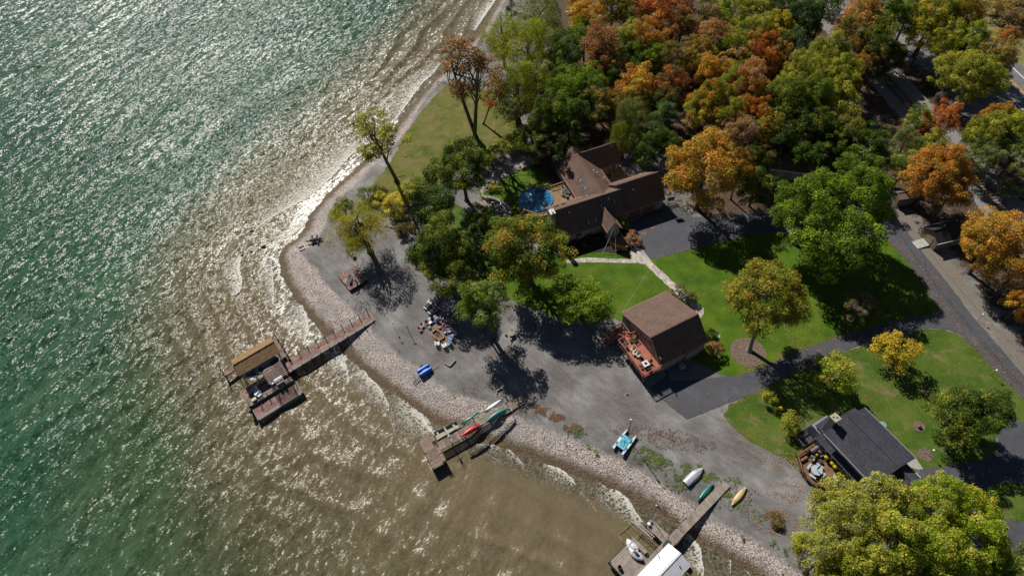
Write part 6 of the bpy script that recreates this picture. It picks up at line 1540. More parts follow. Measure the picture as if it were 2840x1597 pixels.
for x, y in ((-9.1, 3.1), (-9.1, -1), (-4.5, 3.1), (-.3, 3.2), (-1.5, 3.2)): post(P3, x, y, -2.4, Z1 + .1, .09)
WB = Thing('white_boathouse', 'pier boathouse with white ribbed metal roof', 'boathouse', (14.72, 27.25, 0), R3)
m, nt, b = newmat('white_metal_roof'); v = nd(nt, 'ShaderNodeTexCoord').outputs['Object']; s3 = nd(nt, 'ShaderNodeSeparateXYZ'); lk(nt, v, s3.inputs[0])
f = mth(nt, 'FRACT', mth(nt, 'DIVIDE', s3.outputs[0], .3)); c_ = mixc(nt, ramp(nt, f, [(0, 1.0), (.12, 0.0)]), (.74, .76, .79), (.50, .52, .56)); c_ = mixc(nt, 1.0, c_, ramp(nt, noi(nt, v, 1.2, 5, .7), [(.3, .88), (.7, 1.05)]), 'MULTIPLY')
lk(nt, c_, b.inputs['Base Color']); b.inputs['Roughness'].default_value = .45; bn = nd(nt, 'ShaderNodeBump'); bn.inputs['Distance'].default_value = .03; lk(nt, ramp(nt, f, [(0, 1.0), (.2, 0.0)]), bn.inputs['Height']); lk(nt, bn.outputs[0], b.inputs['Normal'])
MB().slab([(-1.9, -.85, 3.0), (-10.2, -.85, 3.0), (-10.2, -2.9, 3.75), (-1.9, -2.9, 3.75)], .05).slab([(-10.2, -4.8, 2.95), (-1.9, -4.8, 2.95), (-1.9, -2.9, 3.75), (-10.2, -2.9, 3.75)], .05).bar((-10.2, -2.9, 3.77), (-1.9, -2.9, 3.77), .16, .04).build('roof', m, WB)
MB().bar((-10.2, -2.72, 3.755), (-1.9, -2.72, 3.755), .02, .02).build('ridge_seam', DARK, WB)
for x in (-2.1, -6, -10):
    for y in (-1.0, -4.65): MB().bar((x, y, -2), (x, y, 3.0), .12).build('post', CEDG, WB)
for y in (-1.0, -4.65): MB().bar((-10.1, y, 2.85), (-2.0, y, 2.85), .1, .16).build('beam', CEDG, WB)
for x, y in ((-3.2, -3.9), (-4.3, -1.1)): MB().blob((x, y, 3.4), (.1, .1, .12), 1, 0, 6).build('roof_fixing', DARK, WB)
t = Thing('gangway_ladder', 'pinkish aluminium ladder lying across the open slip', 'ladder', tuple(on(P3, -2.35, 3.5, .3)), R3 + R_(-85))
LAD = mat('pinkish_ladder', [(.56, .46, .49), (.70, .60, .63)], 3, .5)
for y in (-.22, .22): MB().bar((-1.6, y, .1), (2.3, y, .1), .05, .09).build('rail', LAD, t)
for i in range(13): MB().bar((-1.5 + i * .3, -.22, .1), (-1.5 + i * .3, .22, .1), .04).build('rung', LAD, t)
LIFTY = mat('yellowed_steel', [(.24, .22, .09), (.40, .37, .19)], 3, .7)
t = Thing('slip_cradle', 'yellowish steel cradle half sunk in the slip beside the ladder', 'lift cradle', tuple(on(P3, -3.6, 3.5, -1.0)), R3)
for a, b_ in (((-1.6, 1.6, 0), (1.2, 1.6, 0)), ((-.4, -1.4, 0), (-.4, 2.0, 0)), ((.7, -1.4, 0), (.7, 2.0, 0)), ((-1.7, -.4, .1), (1.2, -.4, .1)), ((-1.6, 1.6, 0), (-2.0, .6, .3))): MB().tube([a, b_], .035, 6).build('bar', LIFTY, t)
t = Thing('bent_pipe_rig', 'dark bent pipe frame in the slip next to the platform', 'frame', tuple(on(P3, -2.5, .8, -.2)), R3)
for p_ in ([(0, 0, .5), (.3, .8, .3), (-.2, 1.5, .2), (-.8, 1.6, .1)], [(0, 0, .2), (-.6, .5, .2), (-.9, 1.3, 0)], [(.6, -.6, .5), (-.9, -.6, .5)], [(-.9, -.6, .5), (-.9, -.35, .5)], [(.6, -.6, .5), (.6, -.3, .5)]): MB().tube(p_, .03, 6).build('pipe', DARK, t)
for k, (x, y, rz, l) in enumerate(((-5.3, 2.45, 0, 'with its bow over the slip'), (-5.7, 1.45, 8, 'behind the first, nearer the white roof'))):
    t = Thing('covered_dinghy', 'white covered watercraft on the grey platform ' + l, 'watercraft', tuple(on(P3, x, y, Z1)), R3 + R_(90 + rz))
    m = MB(); m.blob((0, 0, .4), (1.15, .55, .38), k + 2, .25, 10); m.build('hull', WHP, t, smooth=True); MB().blob((-.1, 0, .75), (.5, .26, .2), k, .3, 8).build('seat', CUSH if k else LWHITE, t, smooth=True); MB().bar((.45, -.35, .85), (.45, .35, .85), .05).build('handlebar', DARK, t)
t = Thing('flat_trailer', 'small grey bench rack beside the covered watercraft', 'rack', tuple(on(P3, -4.45, 2.0, Z1)), R3); m = MB(); boards(m, -.35, .25, -1.4, 1.3, .35, .12); m.build('top', PLG, t); [MB().bar((x, y, 0), (x, y, .35), .05).build('leg', PLG, t) for x in (-.3, .2) for y in (-1.2, 1.1)]
t = Thing('rusty_barrel', 'rusty round fire barrel near the outer corner of the grey platform', 'barrel', tuple(on(P3, -8.7, 1.75, Z1)), 0); MB().lathe([(.26, 0), (.28, .3), (.28, .62), (.24, .62), (.22, .2)], n=18).build('drum', mat('rusty_steel', [(.06, .04, .035), (.16, .09, .06)], 5, .8), t, smooth=True)
t = Thing('coiled_hose', 'dark coil lying on the platform beside the covered watercraft', 'hose', tuple(on(P3, -4.6, .35, Z1)), 0)
for k in range(3): MB().tube([((.32 - k * .06) * math.cos(j * .4), (.32 - k * .06) * math.sin(j * .4), .05 + k * .05) for j in range(17)], .03, 6).build('coil', DARK, t)
t = Thing('hose_box', 'white bucket and tackle at the end of the side boards', 'bucket', tuple(on(P3, -1.2, 3.0, Z1)), R3); MB().lathe([(.2, 0), (.25, .45), (.22, .46), (.1, .5)], n=14).build('bucket', LWHITE, t); MB().box((.5, .1, .2), (.3, .3, .4)).build('box', GREYP, t, bevel=.03)
MB_ = MB(); t = Thing('dock_mat', 'dark mat lying where the grey pier meets its platform', 'mat', tuple(on(P3, -1.4, -.55, Z1 + .02)), R3); MB().blob((0, 0, 0), (.75, .5, .05), 5, .3, 8).build('fabric', CUSH, t)
# flag
fp = on(P3, -.35, 3.2, Z1); FL = Thing('flagpole', 'tall thin pole flying a red, white and blue striped flag at the side boards', 'flagpole', tuple(fp), 0)
MB().tube([(0, 0, 0), (0, 0, 6.2)], [.045, .03], 8).build('pole', GREYP, FL); MB().blob((0, 0, 6.25), (.12, .12, .12), 0, 0, 6).build('finial', LWHITE, FL)
m, nt, b = newmat('striped_flag'); s3 = nd(nt, 'ShaderNodeSeparateXYZ'); lk(nt, nd(nt, 'ShaderNodeTexCoord').outputs['UV'], s3.inputs[0])
st_ = mth(nt, 'GREATER_THAN', mth(nt, 'FRACT', mth(nt, 'MULTIPLY', s3.outputs[1], 6.5)), .5); c_ = mixc(nt, st_, (.62, .05, .12), (.72, .68, .80))
can = mth(nt, 'MULTIPLY', mth(nt, 'LESS_THAN', s3.outputs[0], .42), mth(nt, 'GREATER_THAN', s3.outputs[1], .46)); c_ = mixc(nt, can, c_, (.02, .03, .12)); lk(nt, c_, b.inputs['Base Color']); b.inputs['Roughness'].default_value = .8
nx, ny = 14, 8; V = []; UVs = []
for i in range(nx + 1):
    for j in range(ny + 1):
        u, w = i / nx, j / ny; V.append((u * 1.7 * .85, -u * .5 + .18 * math.sin(u * 7 + w), 4.7 + w * 1.2 - u * .55 + .1 * math.sin(u * 5)))
me = bpy.data.meshes.new('cloth'); me.from_pydata(V, [], [(i * (ny + 1) + j, (i + 1) * (ny + 1) + j, (i + 1) * (ny + 1) + j + 1, i * (ny + 1) + j + 1) for i in range(nx) for j in range(ny)])
uvl = me.uv_layers.new(name='UVMap')
for l in me.loops: k = l.vertex_index; uvl.data[l.index].uv = ((k // (ny + 1)) / nx, (k % (ny + 1)) / ny)
me.materials.append(m); o = bpy.data.objects.new('cloth', me); COL.objects.link(o); o.parent = FL.o
# ---------------- shore and yard objects ----------------
def at(px, py, z=0.0): return N(px, py, z)
GZ = ZM(1140, 820, 9.056)
# fire pit and its chairs
t = Thing('fire_pit', 'coffin-shaped brick fire pit in the middle of the ring of chairs', 'fire pit', tuple(GZ(672, 985)), 0)
pit = [t.L(GZ(x, y, .35)) for x, y in ((510, 925), (620, 845), (720, 900), (825, 1020), (800, 1065), (700, 1110), (610, 1060), (545, 990))]
BR = mat('pit_brick', [(.24, .14, .10), (.42, .27, .20)], 3, .9, .02, 10, isl=.25)
m = MB()
for a, b in zip(pit, pit[1:] + pit[:1]):
    n = max(1, round((b - a).length / .28))
    for i in range(n):
        for zz in (.1, .3): p = a.lerp(b, (i + .05) / n); q = a.lerp(b, (i + .95) / n); p.z = q.z = zz; m.bar(p, q, .22, .19)
m.build('brick_rim', BR, t)
m = MB(); m.prism([(p.x * .85, p.y * .85) for p in pit], .0, .1); m.build('ash_bed', mat('ash', [(.05, .045, .04), (.20, .16, .12)], 4, .95), t)
m = MB(); [m.bar((rnd.uniform(-.3, .3), rnd.uniform(-.3, .3), .13), (rnd.uniform(-.4, .4), rnd.uniform(-.4, .4), .2), .08) for _ in range(5)]; m.build('burnt_logs', mat('charred_log', [(.02, .018, .015), (.26, .18, .10)], 5, .9), t)
sheet('mulch_bed', rough_poly([tuple(GZ(x, y)[:2]) for x, y in ((480, 900), (620, 790), (760, 830), (900, 1000), (950, 1120), (900, 1200), (640, 1150), (520, 1010))], .06, .3), .06, mat('rusty_chips', [(.12, .07, .04), (.24, .15, .09), (.14, .12, .105)], 2.5, .95, .03, 8))
WC_ = LWHITE; LG = plastic('pale_grey_plastic', (.36, .42, .52)); MBL = plastic('mid_blue_plastic', (.08, .22, .48)); SB = plastic('steel_blue_plastic', (.10, .22, .36))
RC = mat('red_canvas', [(.30, .02, .03), (.44, .04, .05)], 2, .8); NB = mat('navy_canvas', [(.015, .03, .11), (.03, .06, .2)], 2, .8); ORC = mat('orange_canvas', [(.50, .10, .04), (.62, .15, .06)], 2, .8); MAR = mat('maroon_canvas', [(.14, .03, .05), (.22, .05, .08)], 2, .8)
cen = GZ(672, 985)
def face(px, py, tgt=None, off=0):
    p = GZ(px, py); q = (tgt or cen) - p; return math.atan2(q.y, q.x) - math.pi / 2 + off
for (x, y, mt, l) in ((665, 1225, WC_, 'white chair at the lower left of the fire pit'), (845, 1275, WC_, 'white chair at the bottom of the fire pit ring'), (960, 905, LG, 'pale grey chair nearest the fire pit at its right'), (1085, 985, LG, 'outer pale grey chair right of the fire pit'),
                      (1005, 1090, MBL, 'upper of the two blue chairs right of the fire pit'), (960, 1215, MBL, 'lower of the two blue chairs right of the fire pit')):
    adirondack('fire_pit_chair', l, mt, GZ(x, y), face(x, y), 'plastic chairs around the fire pit')
for (x, y, c1, c2, l) in ((300, 770, GREYP, LWHITE, 'white framed striped folding chair left of the fire pit'), (245, 870, RC, LWHITE, 'red and grey striped folding chair at the left end of the ring'), (410, 710, ORC, DARK, 'rust-red camp chair by the white cooler'),
                          (550, 650, NB, DARK, 'navy camp chair behind the white cooler'), (850, 640, NB, DARK, 'blue folding chair in the shade above the fire pit'), (925, 750, RC, DARK, 'big red bucket chair right of the fire pit'), (780, 600, MAR, LWHITE, 'maroon striped folding chair in the shade'), (815, 830, NB, DARK, 'low blue chair next to the orange seat'), (865, 880, MAR, DARK, 'low crimson chair next to the low blue chair')):
    patio_chair('camp_chair', l, c1, c2, GZ(x, y), face(x, y), 'folding chairs around the fire pit')
for (x, y, w, d, h, mt, l) in ((722, 810, .5, .5, .4, ORC, 'small orange cube seat above the fire pit'), (863, 945, .5, .45, .4, MBL, 'small light blue side table by the grey chairs'), (475, 610, .6, .5, .45, SB, 'grey-blue camp table behind the white cooler'), (468, 812, .55, .45, .45, mat('khaki_top', [(.20, .20, .12), (.28, .28, .17)], 2, .7), 'khaki camp table left of the fire pit')):
    table('camp_table', l, mt, GZ(x, y), face(x, y), w, d, h, leg=DARK)
t = Thing('cooler', 'white cooler among the camp chairs at the fire pit', 'cooler', tuple(GZ(490, 700)), face(490, 700)); MB().b(-.33, .33, -.25, .25, 0, .38).build('body', LG, t, bevel=.04); MB().b(-.35, .35, -.27, .27, .385, .45).build('lid', LWHITE, t, bevel=.02); MB().bar((-.2, .28, .3), (.2, .28, .3), .04).build('handle', DARK, t)
for k, (x, y, l) in enumerate(((665, 640, 'grey-blue kettle grill behind the fire pit'), (620, 590, 'smaller white kettle smoker beside the grey-blue grill'))):
    t = Thing('kettle_grill', l, 'grill', tuple(GZ(x, y)), 0, None); r = .42 if k == 0 else .3
    MB().blob((0, 0, .8), (r, r, .3), 1, 0, 10).build('bowl', LG if k == 0 else LWHITE, t, smooth=True); [MB().bar((r * .7 * math.cos(a), r * .7 * math.sin(a), 0), (r * .4 * math.cos(a), r * .4 * math.sin(a), .65), .04).build('leg', DARK, t) for a in (0, 2.1, 4.2)]; MB().bar((-r * .5, 0, 1.12), (r * .5, 0, 1.12), .05).build('handle', DARK, t)
def sofa(name, label, loc, rz, n, cush, frame, group=None, L_=None):
    t = Thing(name, label, 'sofa', tuple(loc), rz, group); w = n * .62
    MB().b(-w / 2 - .12, w / 2 + .12, -.42, .40, .1, .32).build('frame', frame, t, bevel=.02)
    for i in range(n): MB().b(-w / 2 + i * .62 + .015, -w / 2 + (i + 1) * .62 - .015, -.3, .4, .33, .47).build('seat_cushion', cush, t, bevel=.03)
    for i in range(n): MB().slab([(-w / 2 + i * .62 + .02, -.28, .47), (-w / 2 + (i + 1) * .62 - .02, -.28, .47), (-w / 2 + (i + 1) * .62 - .02, -.46, .9), (-w / 2 + i * .62 + .02, -.46, .9)], .12).build('back_cushion', cush, t)
    for s_ in (-1, 1): MB().b(s_ * (w / 2 + .03), s_ * (w / 2 + .14), -.42, .4, .3, .62).build('armrest', frame, t)
    return t
a0 = R_(-38)
sofa('patio_sofa', 'dark cushioned two-row sofa on the gravel above the fire pit, front row', GZ(560, 385), a0 + R_(90 + 38 - 38), 3, CUSH, LWHITE, 'dark sofas above the fire pit')
sofa('patio_sofa', 'dark cushioned sofa nearest the olive maple above the fire pit', GZ(430, 290), a0 + R_(90), 2, CUSH, LWHITE, 'dark sofas above the fire pit')
table('coffee_table', 'small white-edged table between the dark sofas', CUSH, GZ(510, 330), a0, .6, .9, .4, leg=LWHITE)
adirondack('lounge_chair', 'white framed chair behind the dark sofas', LWHITE, GZ(480, 190), R_(150))
# posts, frames, driftwood
t = Thing('post_cross', 'thin dark cross-shaped post standing on the gravel left of the fire pit', 'post', tuple(at(500 + 2305 / 3.623, 800 + 455 / 3.623)), R_(20)); MB().bar((0, 0, 0), (0, 0, 2.6), .09).build('upright', PILE, t); MB().bar((-.35, 0, 2.3), (.35, 0, 2.3), .07).build('arm', PILE, t)
t = Thing('lamp_post', 'short post with a white globe near the big dock', 'lamp', tuple(at(500 + 2155 / 3.623, 800 + 405 / 3.623)), 0); MB().tube([(0, 0, 0), (0, 0, 1.9)], .03, 6).build('pole', DARK, t); MB().blob((0, 0, 1.98), (.17, .17, .15), 0, 0, 6).build('globe', LWHITE, t)
def lframe(label, px, py, rz, s=1.0):
    t = Thing('timber_frame', label, 'timber frame', tuple(at(px, py)), rz); MB().bar((0, 0, .15), (1.5 * s, 0, .15), .2, .3).build('timber', PLG, t); MB().bar((.0, .1, .15), (0, 1.2 * s, .15), .2, .3).build('timber', PLG, t); MB().bar((1.4 * s, .1, .12), (1.4 * s, .5 * s, .12), .2, .24).build('timber', PLG, t)
lframe('dark L-shaped timber frame lying on the gravel below the fire pit', 1100 + 535 / 3.623, 1000 + 60 / 3.623, R_(55)); lframe('small grey L-shaped timber frame near the kayak pier', 1100 + 1060 / 3.623, 1000 + 275 / 3.623, R_(215), .9)
def log_thing(name, label, px, py, pts, rs, mt=None, rz=0):
    t = Thing(name, label, 'driftwood', tuple(at(px, py)), rz); pts0 = pts if isinstance(pts[0], list) else [pts]
    for i, p in enumerate(pts0): MB().tube(p, rs if i == 0 else [r * .45 for r in rs][:len(p)], 8).build('log' if i == 0 else 'branch', mt or BARKP, t, smooth=True)
DRW = mat('dark_driftwood', [(.03, .035, .045), (.10, .11, .13)], 3, .9, .03, 8, stretch=(.4, 1, 1)); GDW = mat('grey_driftwood', [(.12, .12, .125), (.26, .25, .24)], 3, .9, .03, 8, stretch=(.4, 1, 1))
log_thing('driftwood_root', 'dark driftwood stump with root stubs on the shingle point', 750 + 460 / 3.623, 450 + 790 / 3.623, [[(-1.2, -.2, .3), (0, .05, .4), (1.2, .35, .35)], [(-.8, 0, .4), (-.9, .9, .6)], [(.1, .1, .4), (.2, 1.0, .7)], [(-.4, 0, .3), (-.6, -1.0, .2)], [(.6, .1, .3), (.7, -1.1, .2)], [(-1.2, -.2, .3), (-2.0, -.3, .2)]], [.32, .4, .25], DRW)
log_thing('driftwood_plank', 'pale square timber beside the driftwood stump', 750 + 310 / 3.623, 450 + 860 / 3.623, [(-.5, -.3, .15), (.5, .4, .18)], [.2, .2], BARKP)
log_thing('driftwood_log', 'grey hollow log lying between the beach willow and the brown platform', 750 + 810 / 3.623, 450 + 925 / 3.623, [(-.9, 1.1, .35), (-.3, .3, .3), (.6, -.6, .3), (1.0, -1.1, .25)], [.42, .33, .30, .42], GDW)
log_thing('fallen_branch', 'small pale forked branch on the beach lawn', 750 + 1310 / 3.623, 450 + 145 / 3.623, [[(-1, -.3, .1), (0, .1, .15), (1.0, .5, .1)], [(0, .1, .15), (.5, -.3, .1)]], [.05, .06, .03], BARKP)
# brown platform with tipped boat
t = Thing('beach_platform', 'square brown board platform on the shingle under the willow shadow', 'platform', tuple(at(750 + 665 / 3.623, 450 + 1160 / 3.623)), 0)
c_ = [t.L(N(750 + x / 3.623, 450 + y / 3.623, .5)) for x, y in ((660, 1155), (800, 1290), (975, 1185), (850, 1075))]
rzp = math.atan2((c_[2] - c_[1]).y, (c_[2] - c_[1]).x); t.o.location = t.o.location + Vector((c_[1].x, c_[1].y, 0)); t.o.rotation_euler = (0, 0, rzp)
Lp, Wp = (c_[2] - c_[1]).length, (c_[0] - c_[1]).length; m = MB(); boards(m, 0, Lp, 0, Wp, .5, .14); m.build('platform_boards', CDECK, t); m = MB(); m.b(0, Lp, -.05, .0, .05, .5); m.b(-.05, .0, 0, Wp, .05, .5); m.b(0, Lp, -.02, .08, .52, .62); m.build('skirt', PILE, t)
pt = t; pt.rz = rzp; pt.p = t.o.location
def onp(x, y, z): return t.o.location + Matrix.Rotation(rzp, 3, 'Z') @ Vector((x, y, z))
bb = onp(Lp * .42, Wp * .42, .5)
hm = Thing('swing_seat', 'curved dark grey canopy of a garden swing on the brown platform', 'swing', tuple(bb), rzp + R_(60))
m = MB(); k = 12; rows = [[(-1.5 + 3 * i / k, -.45 * (1 - (2 * i / k - 1) ** 2) - .1 + s_ * .3, 1.5 + .12 * math.sin(math.pi * i / k)) for s_ in (0, 1)] for i in range(k + 1)]
for i in range(k): m.slab([rows[i][0], rows[i + 1][0], rows[i + 1][1], rows[i][1]], .04)
m.build('canopy', mat('slate_canvas', [(.07, .10, .13), (.13, .17, .21)], 3, .7), hm)
MB().b(-1.0, 1.0, .1, .7, .45, .52).build('seat', CUSH, hm)
for x in (-1.2, 1.2):
    for y in (-.6, .9): MB().bar((x, y, 0), (x * .95, .15, 1.5), .06).build('leg', LWHITE, hm)
for i in range(3): MB().bar((-.8 + i * .4, .9, .5), (-.5 + i * .4, 1.5, .2), .06).build('footrest_slat', LWHITE, hm)
# blue pedal float on a pallet
t = Thing('pallet', 'pale slatted pallet walkway under the blue float', 'pallet', tuple(at(1100 + 285 / 3.623, 1000 + 115 / 3.623)), R_(38)); m = MB()
for i in range(15): m.b(-2.6 + i * .36, -2.45 + i * .36, -.55, .55, .06, .1)
m.bar((-2.6, -.45, .04), (2.6, -.45, .04), .07).bar((-2.6, .45, .04), (2.6, .45, .04), .07); m.build('slats', BARKP, t)
t = Thing('blue_float', 'bright blue twin-tube plastic float on the shingle', 'float', tuple(at(1100 + 283 / 3.623, 1000 + 105 / 3.623, .1)), R_(38))
for y in (-.42, .42): m = MB(); m.tube([(-1.25, y, .35), (-1.1, y, .35), (-.4, y, .35), (.4, y, .35), (1.1, y, .35), (1.25, y, .35)], [.18, .34, .37, .37, .34, .18], 14); m.build('pontoon', BLUP, t, smooth=True)
MB().b(-.5, .5, -.1, .1, .3, .5).build('bridge', BLUP, t)
for i in range(5): MB().tube([(-.9 + i * .45, .42 + .38 * math.cos(a), .35 + .38 * math.sin(a)) for a in (.3, .9, 1.57, 2.2, 2.8)], .02, 5).build('rib', BLUP, t)
# catamaran
CZ = ZM(1680, 1160, 5.85)
c0 = CZ(305, 395); h1, h2 = CZ(240, 345, .45), CZ(375, 440, .45); e = (CZ(340, 210, .45) - CZ(135, 480, .45)); rzc = math.atan2(e.y, e.x)
CT = Thing('catamaran', 'small white catamaran with a turquoise trampoline beached on the gravel', 'catamaran', tuple(c0), rzc)
for s_ in (-1, 1):
    m = hull_mb(4.0, .42, .5, sharp=1.2, stern=.75); m.v = [(x, y + s_ * .85, z) for x, y, z in m.v]; ho = m.build('hull', WHP, CT, smooth=True)
    for x in (-.9, .5): MB().lathe([(.19, 0), (.19, .01)], (x, s_ * .85, .505), 16, sx=1.5).build('hatch', plastic('hatch_blue', (.02, .25, .42)) if s_ < 0 and x < 0 else bpy.data.materials['hatch_blue'], ho)
MB().b(-1.35, .95, -.68, .68, .56, .585).build('trampoline', mat('turquoise_mesh', [(.10, .45, .60), (.16, .55, .68)], 2, .7), CT)
for x in (-1.35, .95): MB().tube([(x, -.85, .55), (x, .85, .55)], .045, 8).build('crossbeam', DARK, CT)
MB().tube([(.95, 0, .58), (.95, 0, 6.5)], .055, 8).build('mast', DARK, CT); MB().blob((.95, 0, 6.65), (.14, .32, .25), 0, 0, 8).build('mast_float', LWHITE, CT, smooth=True)
MB().bar((-.9, -.3, .62), (.2, .35, .66), .12, .05).bar((-1.0, .2, .62), (-.2, .45, .66), .1, .05).build('rudder_bundle', GREYP, CT)
m = MB(); [m.tube([(rnd.uniform(-1.2, .8), rnd.uniform(-.6, .6), .6) for _ in range(5)], .014, 4) for _ in range(4)]; m.build('lines', DARK, CT)
# upturned boats by the grey pier
BZ = ZM(1600, 1200, 3.65)
def upturned(label, mt, x, y, a, b, L_, W_, stern=0.0, name='canoe', cat='canoe', h=.42, flat=0):
    d = BZ(*b) - BZ(*a); t = Thing(name, label, cat, tuple(BZ(x, y)), math.atan2(d.y, d.x)); m = hull_mb(L_, W_, h, stern=stern, flat=flat); flip(m, h + .06); m.build('hull', mt, t, smooth=True); return t
t = upturned('upside-down bare aluminium rowboat with ribs near the grey pier', ALU, 1185, 440, (1110, 500), (1265, 365), 3.9, 1.45, .85, 'rowboat', 'rowboat', .55, 1)
for y in (-.42, 0, .42): MB().bar((-1.85, y * 1.2, .60 - abs(y) * .15), (1.1, y * .8, .62 - abs(y) * .12), .035).build('keel_rib', ALU, t)
t = upturned('upside-down green canoe leaning on the grey pier', plastic('dark_teal_hull', (.02, .17, .14)), 1300, 605, (1235, 675), (1360, 535), 3.7, .95); MB().bar((-1.6, 0, .49), (1.6, 0, .49), .03).build('keel_strip', TEAL, t)
t = upturned('upside-down cream and yellow canoe right of the grey pier', YELK, 1640, 645, (1580, 720), (1705, 565), 3.8, .92); MB().bar((-1.4, .12, .46), (1.4, .12, .46), .07).build('keel_strip', plastic('deep_yellow', (.55, .36, .10)), t)
# boulders awash
for i, (x, y, r) in enumerate(((1285, 265, .5), (1330, 205, .3), (1120, 655, .3), (1270, 505, .4), (1270, 635, .45), (1490, 550, .55), (1540, 660, .25), (1340, 555, .2), (1110, 700, .4))):
    t = N(500 + x / 6.44, 600 + y / 6.44, WZ); o = MB().blob((0, 0, 0), (r * .9, r * .6, r * .55), i, .5, 8).build('boulder', mat('wet_rock', [(.015, .014, .013), (.05, .045, .04)], 3, .35) if i == 0 else bpy.data.materials['wet_rock'], None, smooth=True); o.location = t; tag(o, ('long dark rock breaking the crest farthest up off the point', 'small dark rock at the tip of the crest off the point', 'small wet rock beside the white splash off the point', 'dark wet rock between the crest and the shingle', 'flat wet rock below the middle one off the point', 'biggest round wet boulder nearest the shingle point', 'tiny wet rock just below the biggest boulder', 'tiny wet rock in the middle of the wash', 'pale wet rock next to the white splash off the point')[i], 'boulder', 'boulders awash off the point')
for i, (x, y, r) in enumerate(((1165, 640, .4), (1215, 650, .5), (1245, 660, .4), (1335, 650, .45), (1400, 640, .35))):
    t = N(750 + x / 3.623, 450 + y / 3.623, .1); o = MB().blob((0, 0, 0), (r * 1.1, r * .7, r * .6), i + 20, .4, 8).build('boulder', STONE, None, smooth=True); o.location = t; tag(o, 'grey boulder ' + ('at the willow end of the row behind it', 'second from the willow in the row behind it', 'in the middle of the row behind the willow', 'beside the dark bare bush behind the willow', 'at the far end of the row behind the willow')[i], 'boulder', 'boulders behind the willow')
for i in range(22):   # stones edging the rock bed by the pool lawn
    a = i / 21; q = D(1232 + 125 * a + rnd.uniform(-4, 4), 462 - 62 * a + rnd.uniform(-4, 4), .1); o = MB().blob((0, 0, 0), (.35, .28, .22), i + 40, .5, 6).build('garden_stone', STONE, None, smooth=True); o.location = q; tag(o, 'pale garden stone in the rock bed above the pool lawn', 'stone', 'stones of the rock bed')
# garden table under the yard tree
t = Thing('log_table', 'round weathered table with stump seats in the shade right of the airy yard tree', 'table', tuple(N(1100 + 1025 / 3.22, 600 + 1060 / 3.22)), 0); MB().lathe([(.3, 0), (.3, .6), (.62, .61), (.62, .70)], n=20).build('tabletop', PLG, t)
for a in (0, 1.6, 3.1, 4.7): MB().lathe([(.2, 0), (.2, .42)], (1.05 * math.cos(a), 1.05 * math.sin(a), 0), 10).build('stump_seat', PLG, t)
# sunken patio furniture
XZ = ZM(1300, 520, 6.829)
sofa('curved_sofa', 'curved outdoor sofa with pale arms by the stone ring wall, inner half', XZ(520, 365), R_(-165), 3, CUSH, LWHITE, 'sofa halves on the round patio'); sofa('curved_sofa', 'outer half of the curved patio sofa next to the stone wall end', XZ(600, 430), R_(130), 2, CUSH, LWHITE, 'sofa halves on the round patio')
t = Thing('fire_bowl', 'dark blue round fire table in the middle of the round patio', 'fire table', tuple(XZ(420, 440)), 0); MB().lathe([(.35, 0), (.4, .4), (.58, .45), (.58, .55), (.3, .57)], n=22).build('bowl', mat('dark_blue_enamel', [(.02, .045, .075), (.04, .08, .12)], 2, .4), t); MB().lathe([(.28, .56), (.2, .6)], n=16).build('burner', DARK, t)
for x, y, l in ((270, 410, 'left of the blue fire table'), (310, 470, 'below the chair left of the blue fire table'), (385, 540, 'just below the blue fire table'), (400, 330, 'grey, above the blue fire table')): patio_chair('patio_chair', 'dark cushioned chair ' + l, CUSH, GREYP, XZ(x, y), math.atan2((XZ(420, 440) - XZ(x, y)).y, (XZ(420, 440) - XZ(x, y)).x) - 1.57, 'chairs around the fire table')
t = Thing('stone_grill', 'small tan stone block grill at the ring wall', 'grill', tuple(XZ(355, 245)), R_(10)); MB().b(-.4, .4, -.3, .3, 0, .9).build('block', mat('tan_block', [(.32, .24, .18), (.42, .33, .26)], 3, .9), t); MB().b(-.3, .3, -.2, .2, .9, .95).build('grate', DARK, t)
# pool deck furniture
hz = ZM(1200, 350, 3.623)
table('deck_table', 'dark table with pale frame on the pool deck against the house', CUSH, hz(1335, 680, 1.08), R_(60), 1.7, 1.0, .72, leg=GREYP)
for k, (x, y, a) in enumerate(((1310, 640, 200), (1350, 720, 20), (1300, 690, -70))): patio_chair('deck_table_chair', ('grey chair at the upper end of the pool deck table', 'grey chair at the lower end of the pool deck table', 'grey chair on the pool side of the deck table')[k], GREYP, LWHITE, hz(x, y, 1.08), R_(a), 'chairs at the pool deck table')
# boathouse balcony furniture
RG = G.rz
def og(x, y, z=2.5): return on(G, x, y, z)
adirondack('balcony_chair', 'sand-coloured chair on the red balcony nearest the stairs', CREAMC, og(-2.35, 1.05), RG + R_(115), 'sand chairs on the red balcony'); adirondack('balcony_chair', 'sand-coloured chair on the red balcony nearest the glass table', CREAMC, og(-2.2, -.15), RG + R_(115), 'sand chairs on the red balcony')
table('balcony_side_table', 'small sand table between the two sand chairs', CREAMC, og(-2.6, .45), RG, .5, .5, .45)
t = table('balcony_table', 'white square table with dark centre on the red balcony', LWHITE, og(-2.1, -2.3), RG, 1.05, 1.05, .72); MB().b(-.25, .25, -.25, .25, .722, .735).build('centre_panel', DARK, t)
for x, y, a, l in ((-2.1, -1.4, 180, 'on the far side'), (-2.1, -3.2, 0, 'at the outer corner side'), (-1.25, -2.3, 90, 'on the house side'), (-2.95, -2.3, -90, 'on the lake side')): patio_chair('balcony_dining_chair', 'thin black chair %s of the white balcony table' % l, DARK, DARK, og(x, y), RG + R_(a), 'black chairs at the balcony table')
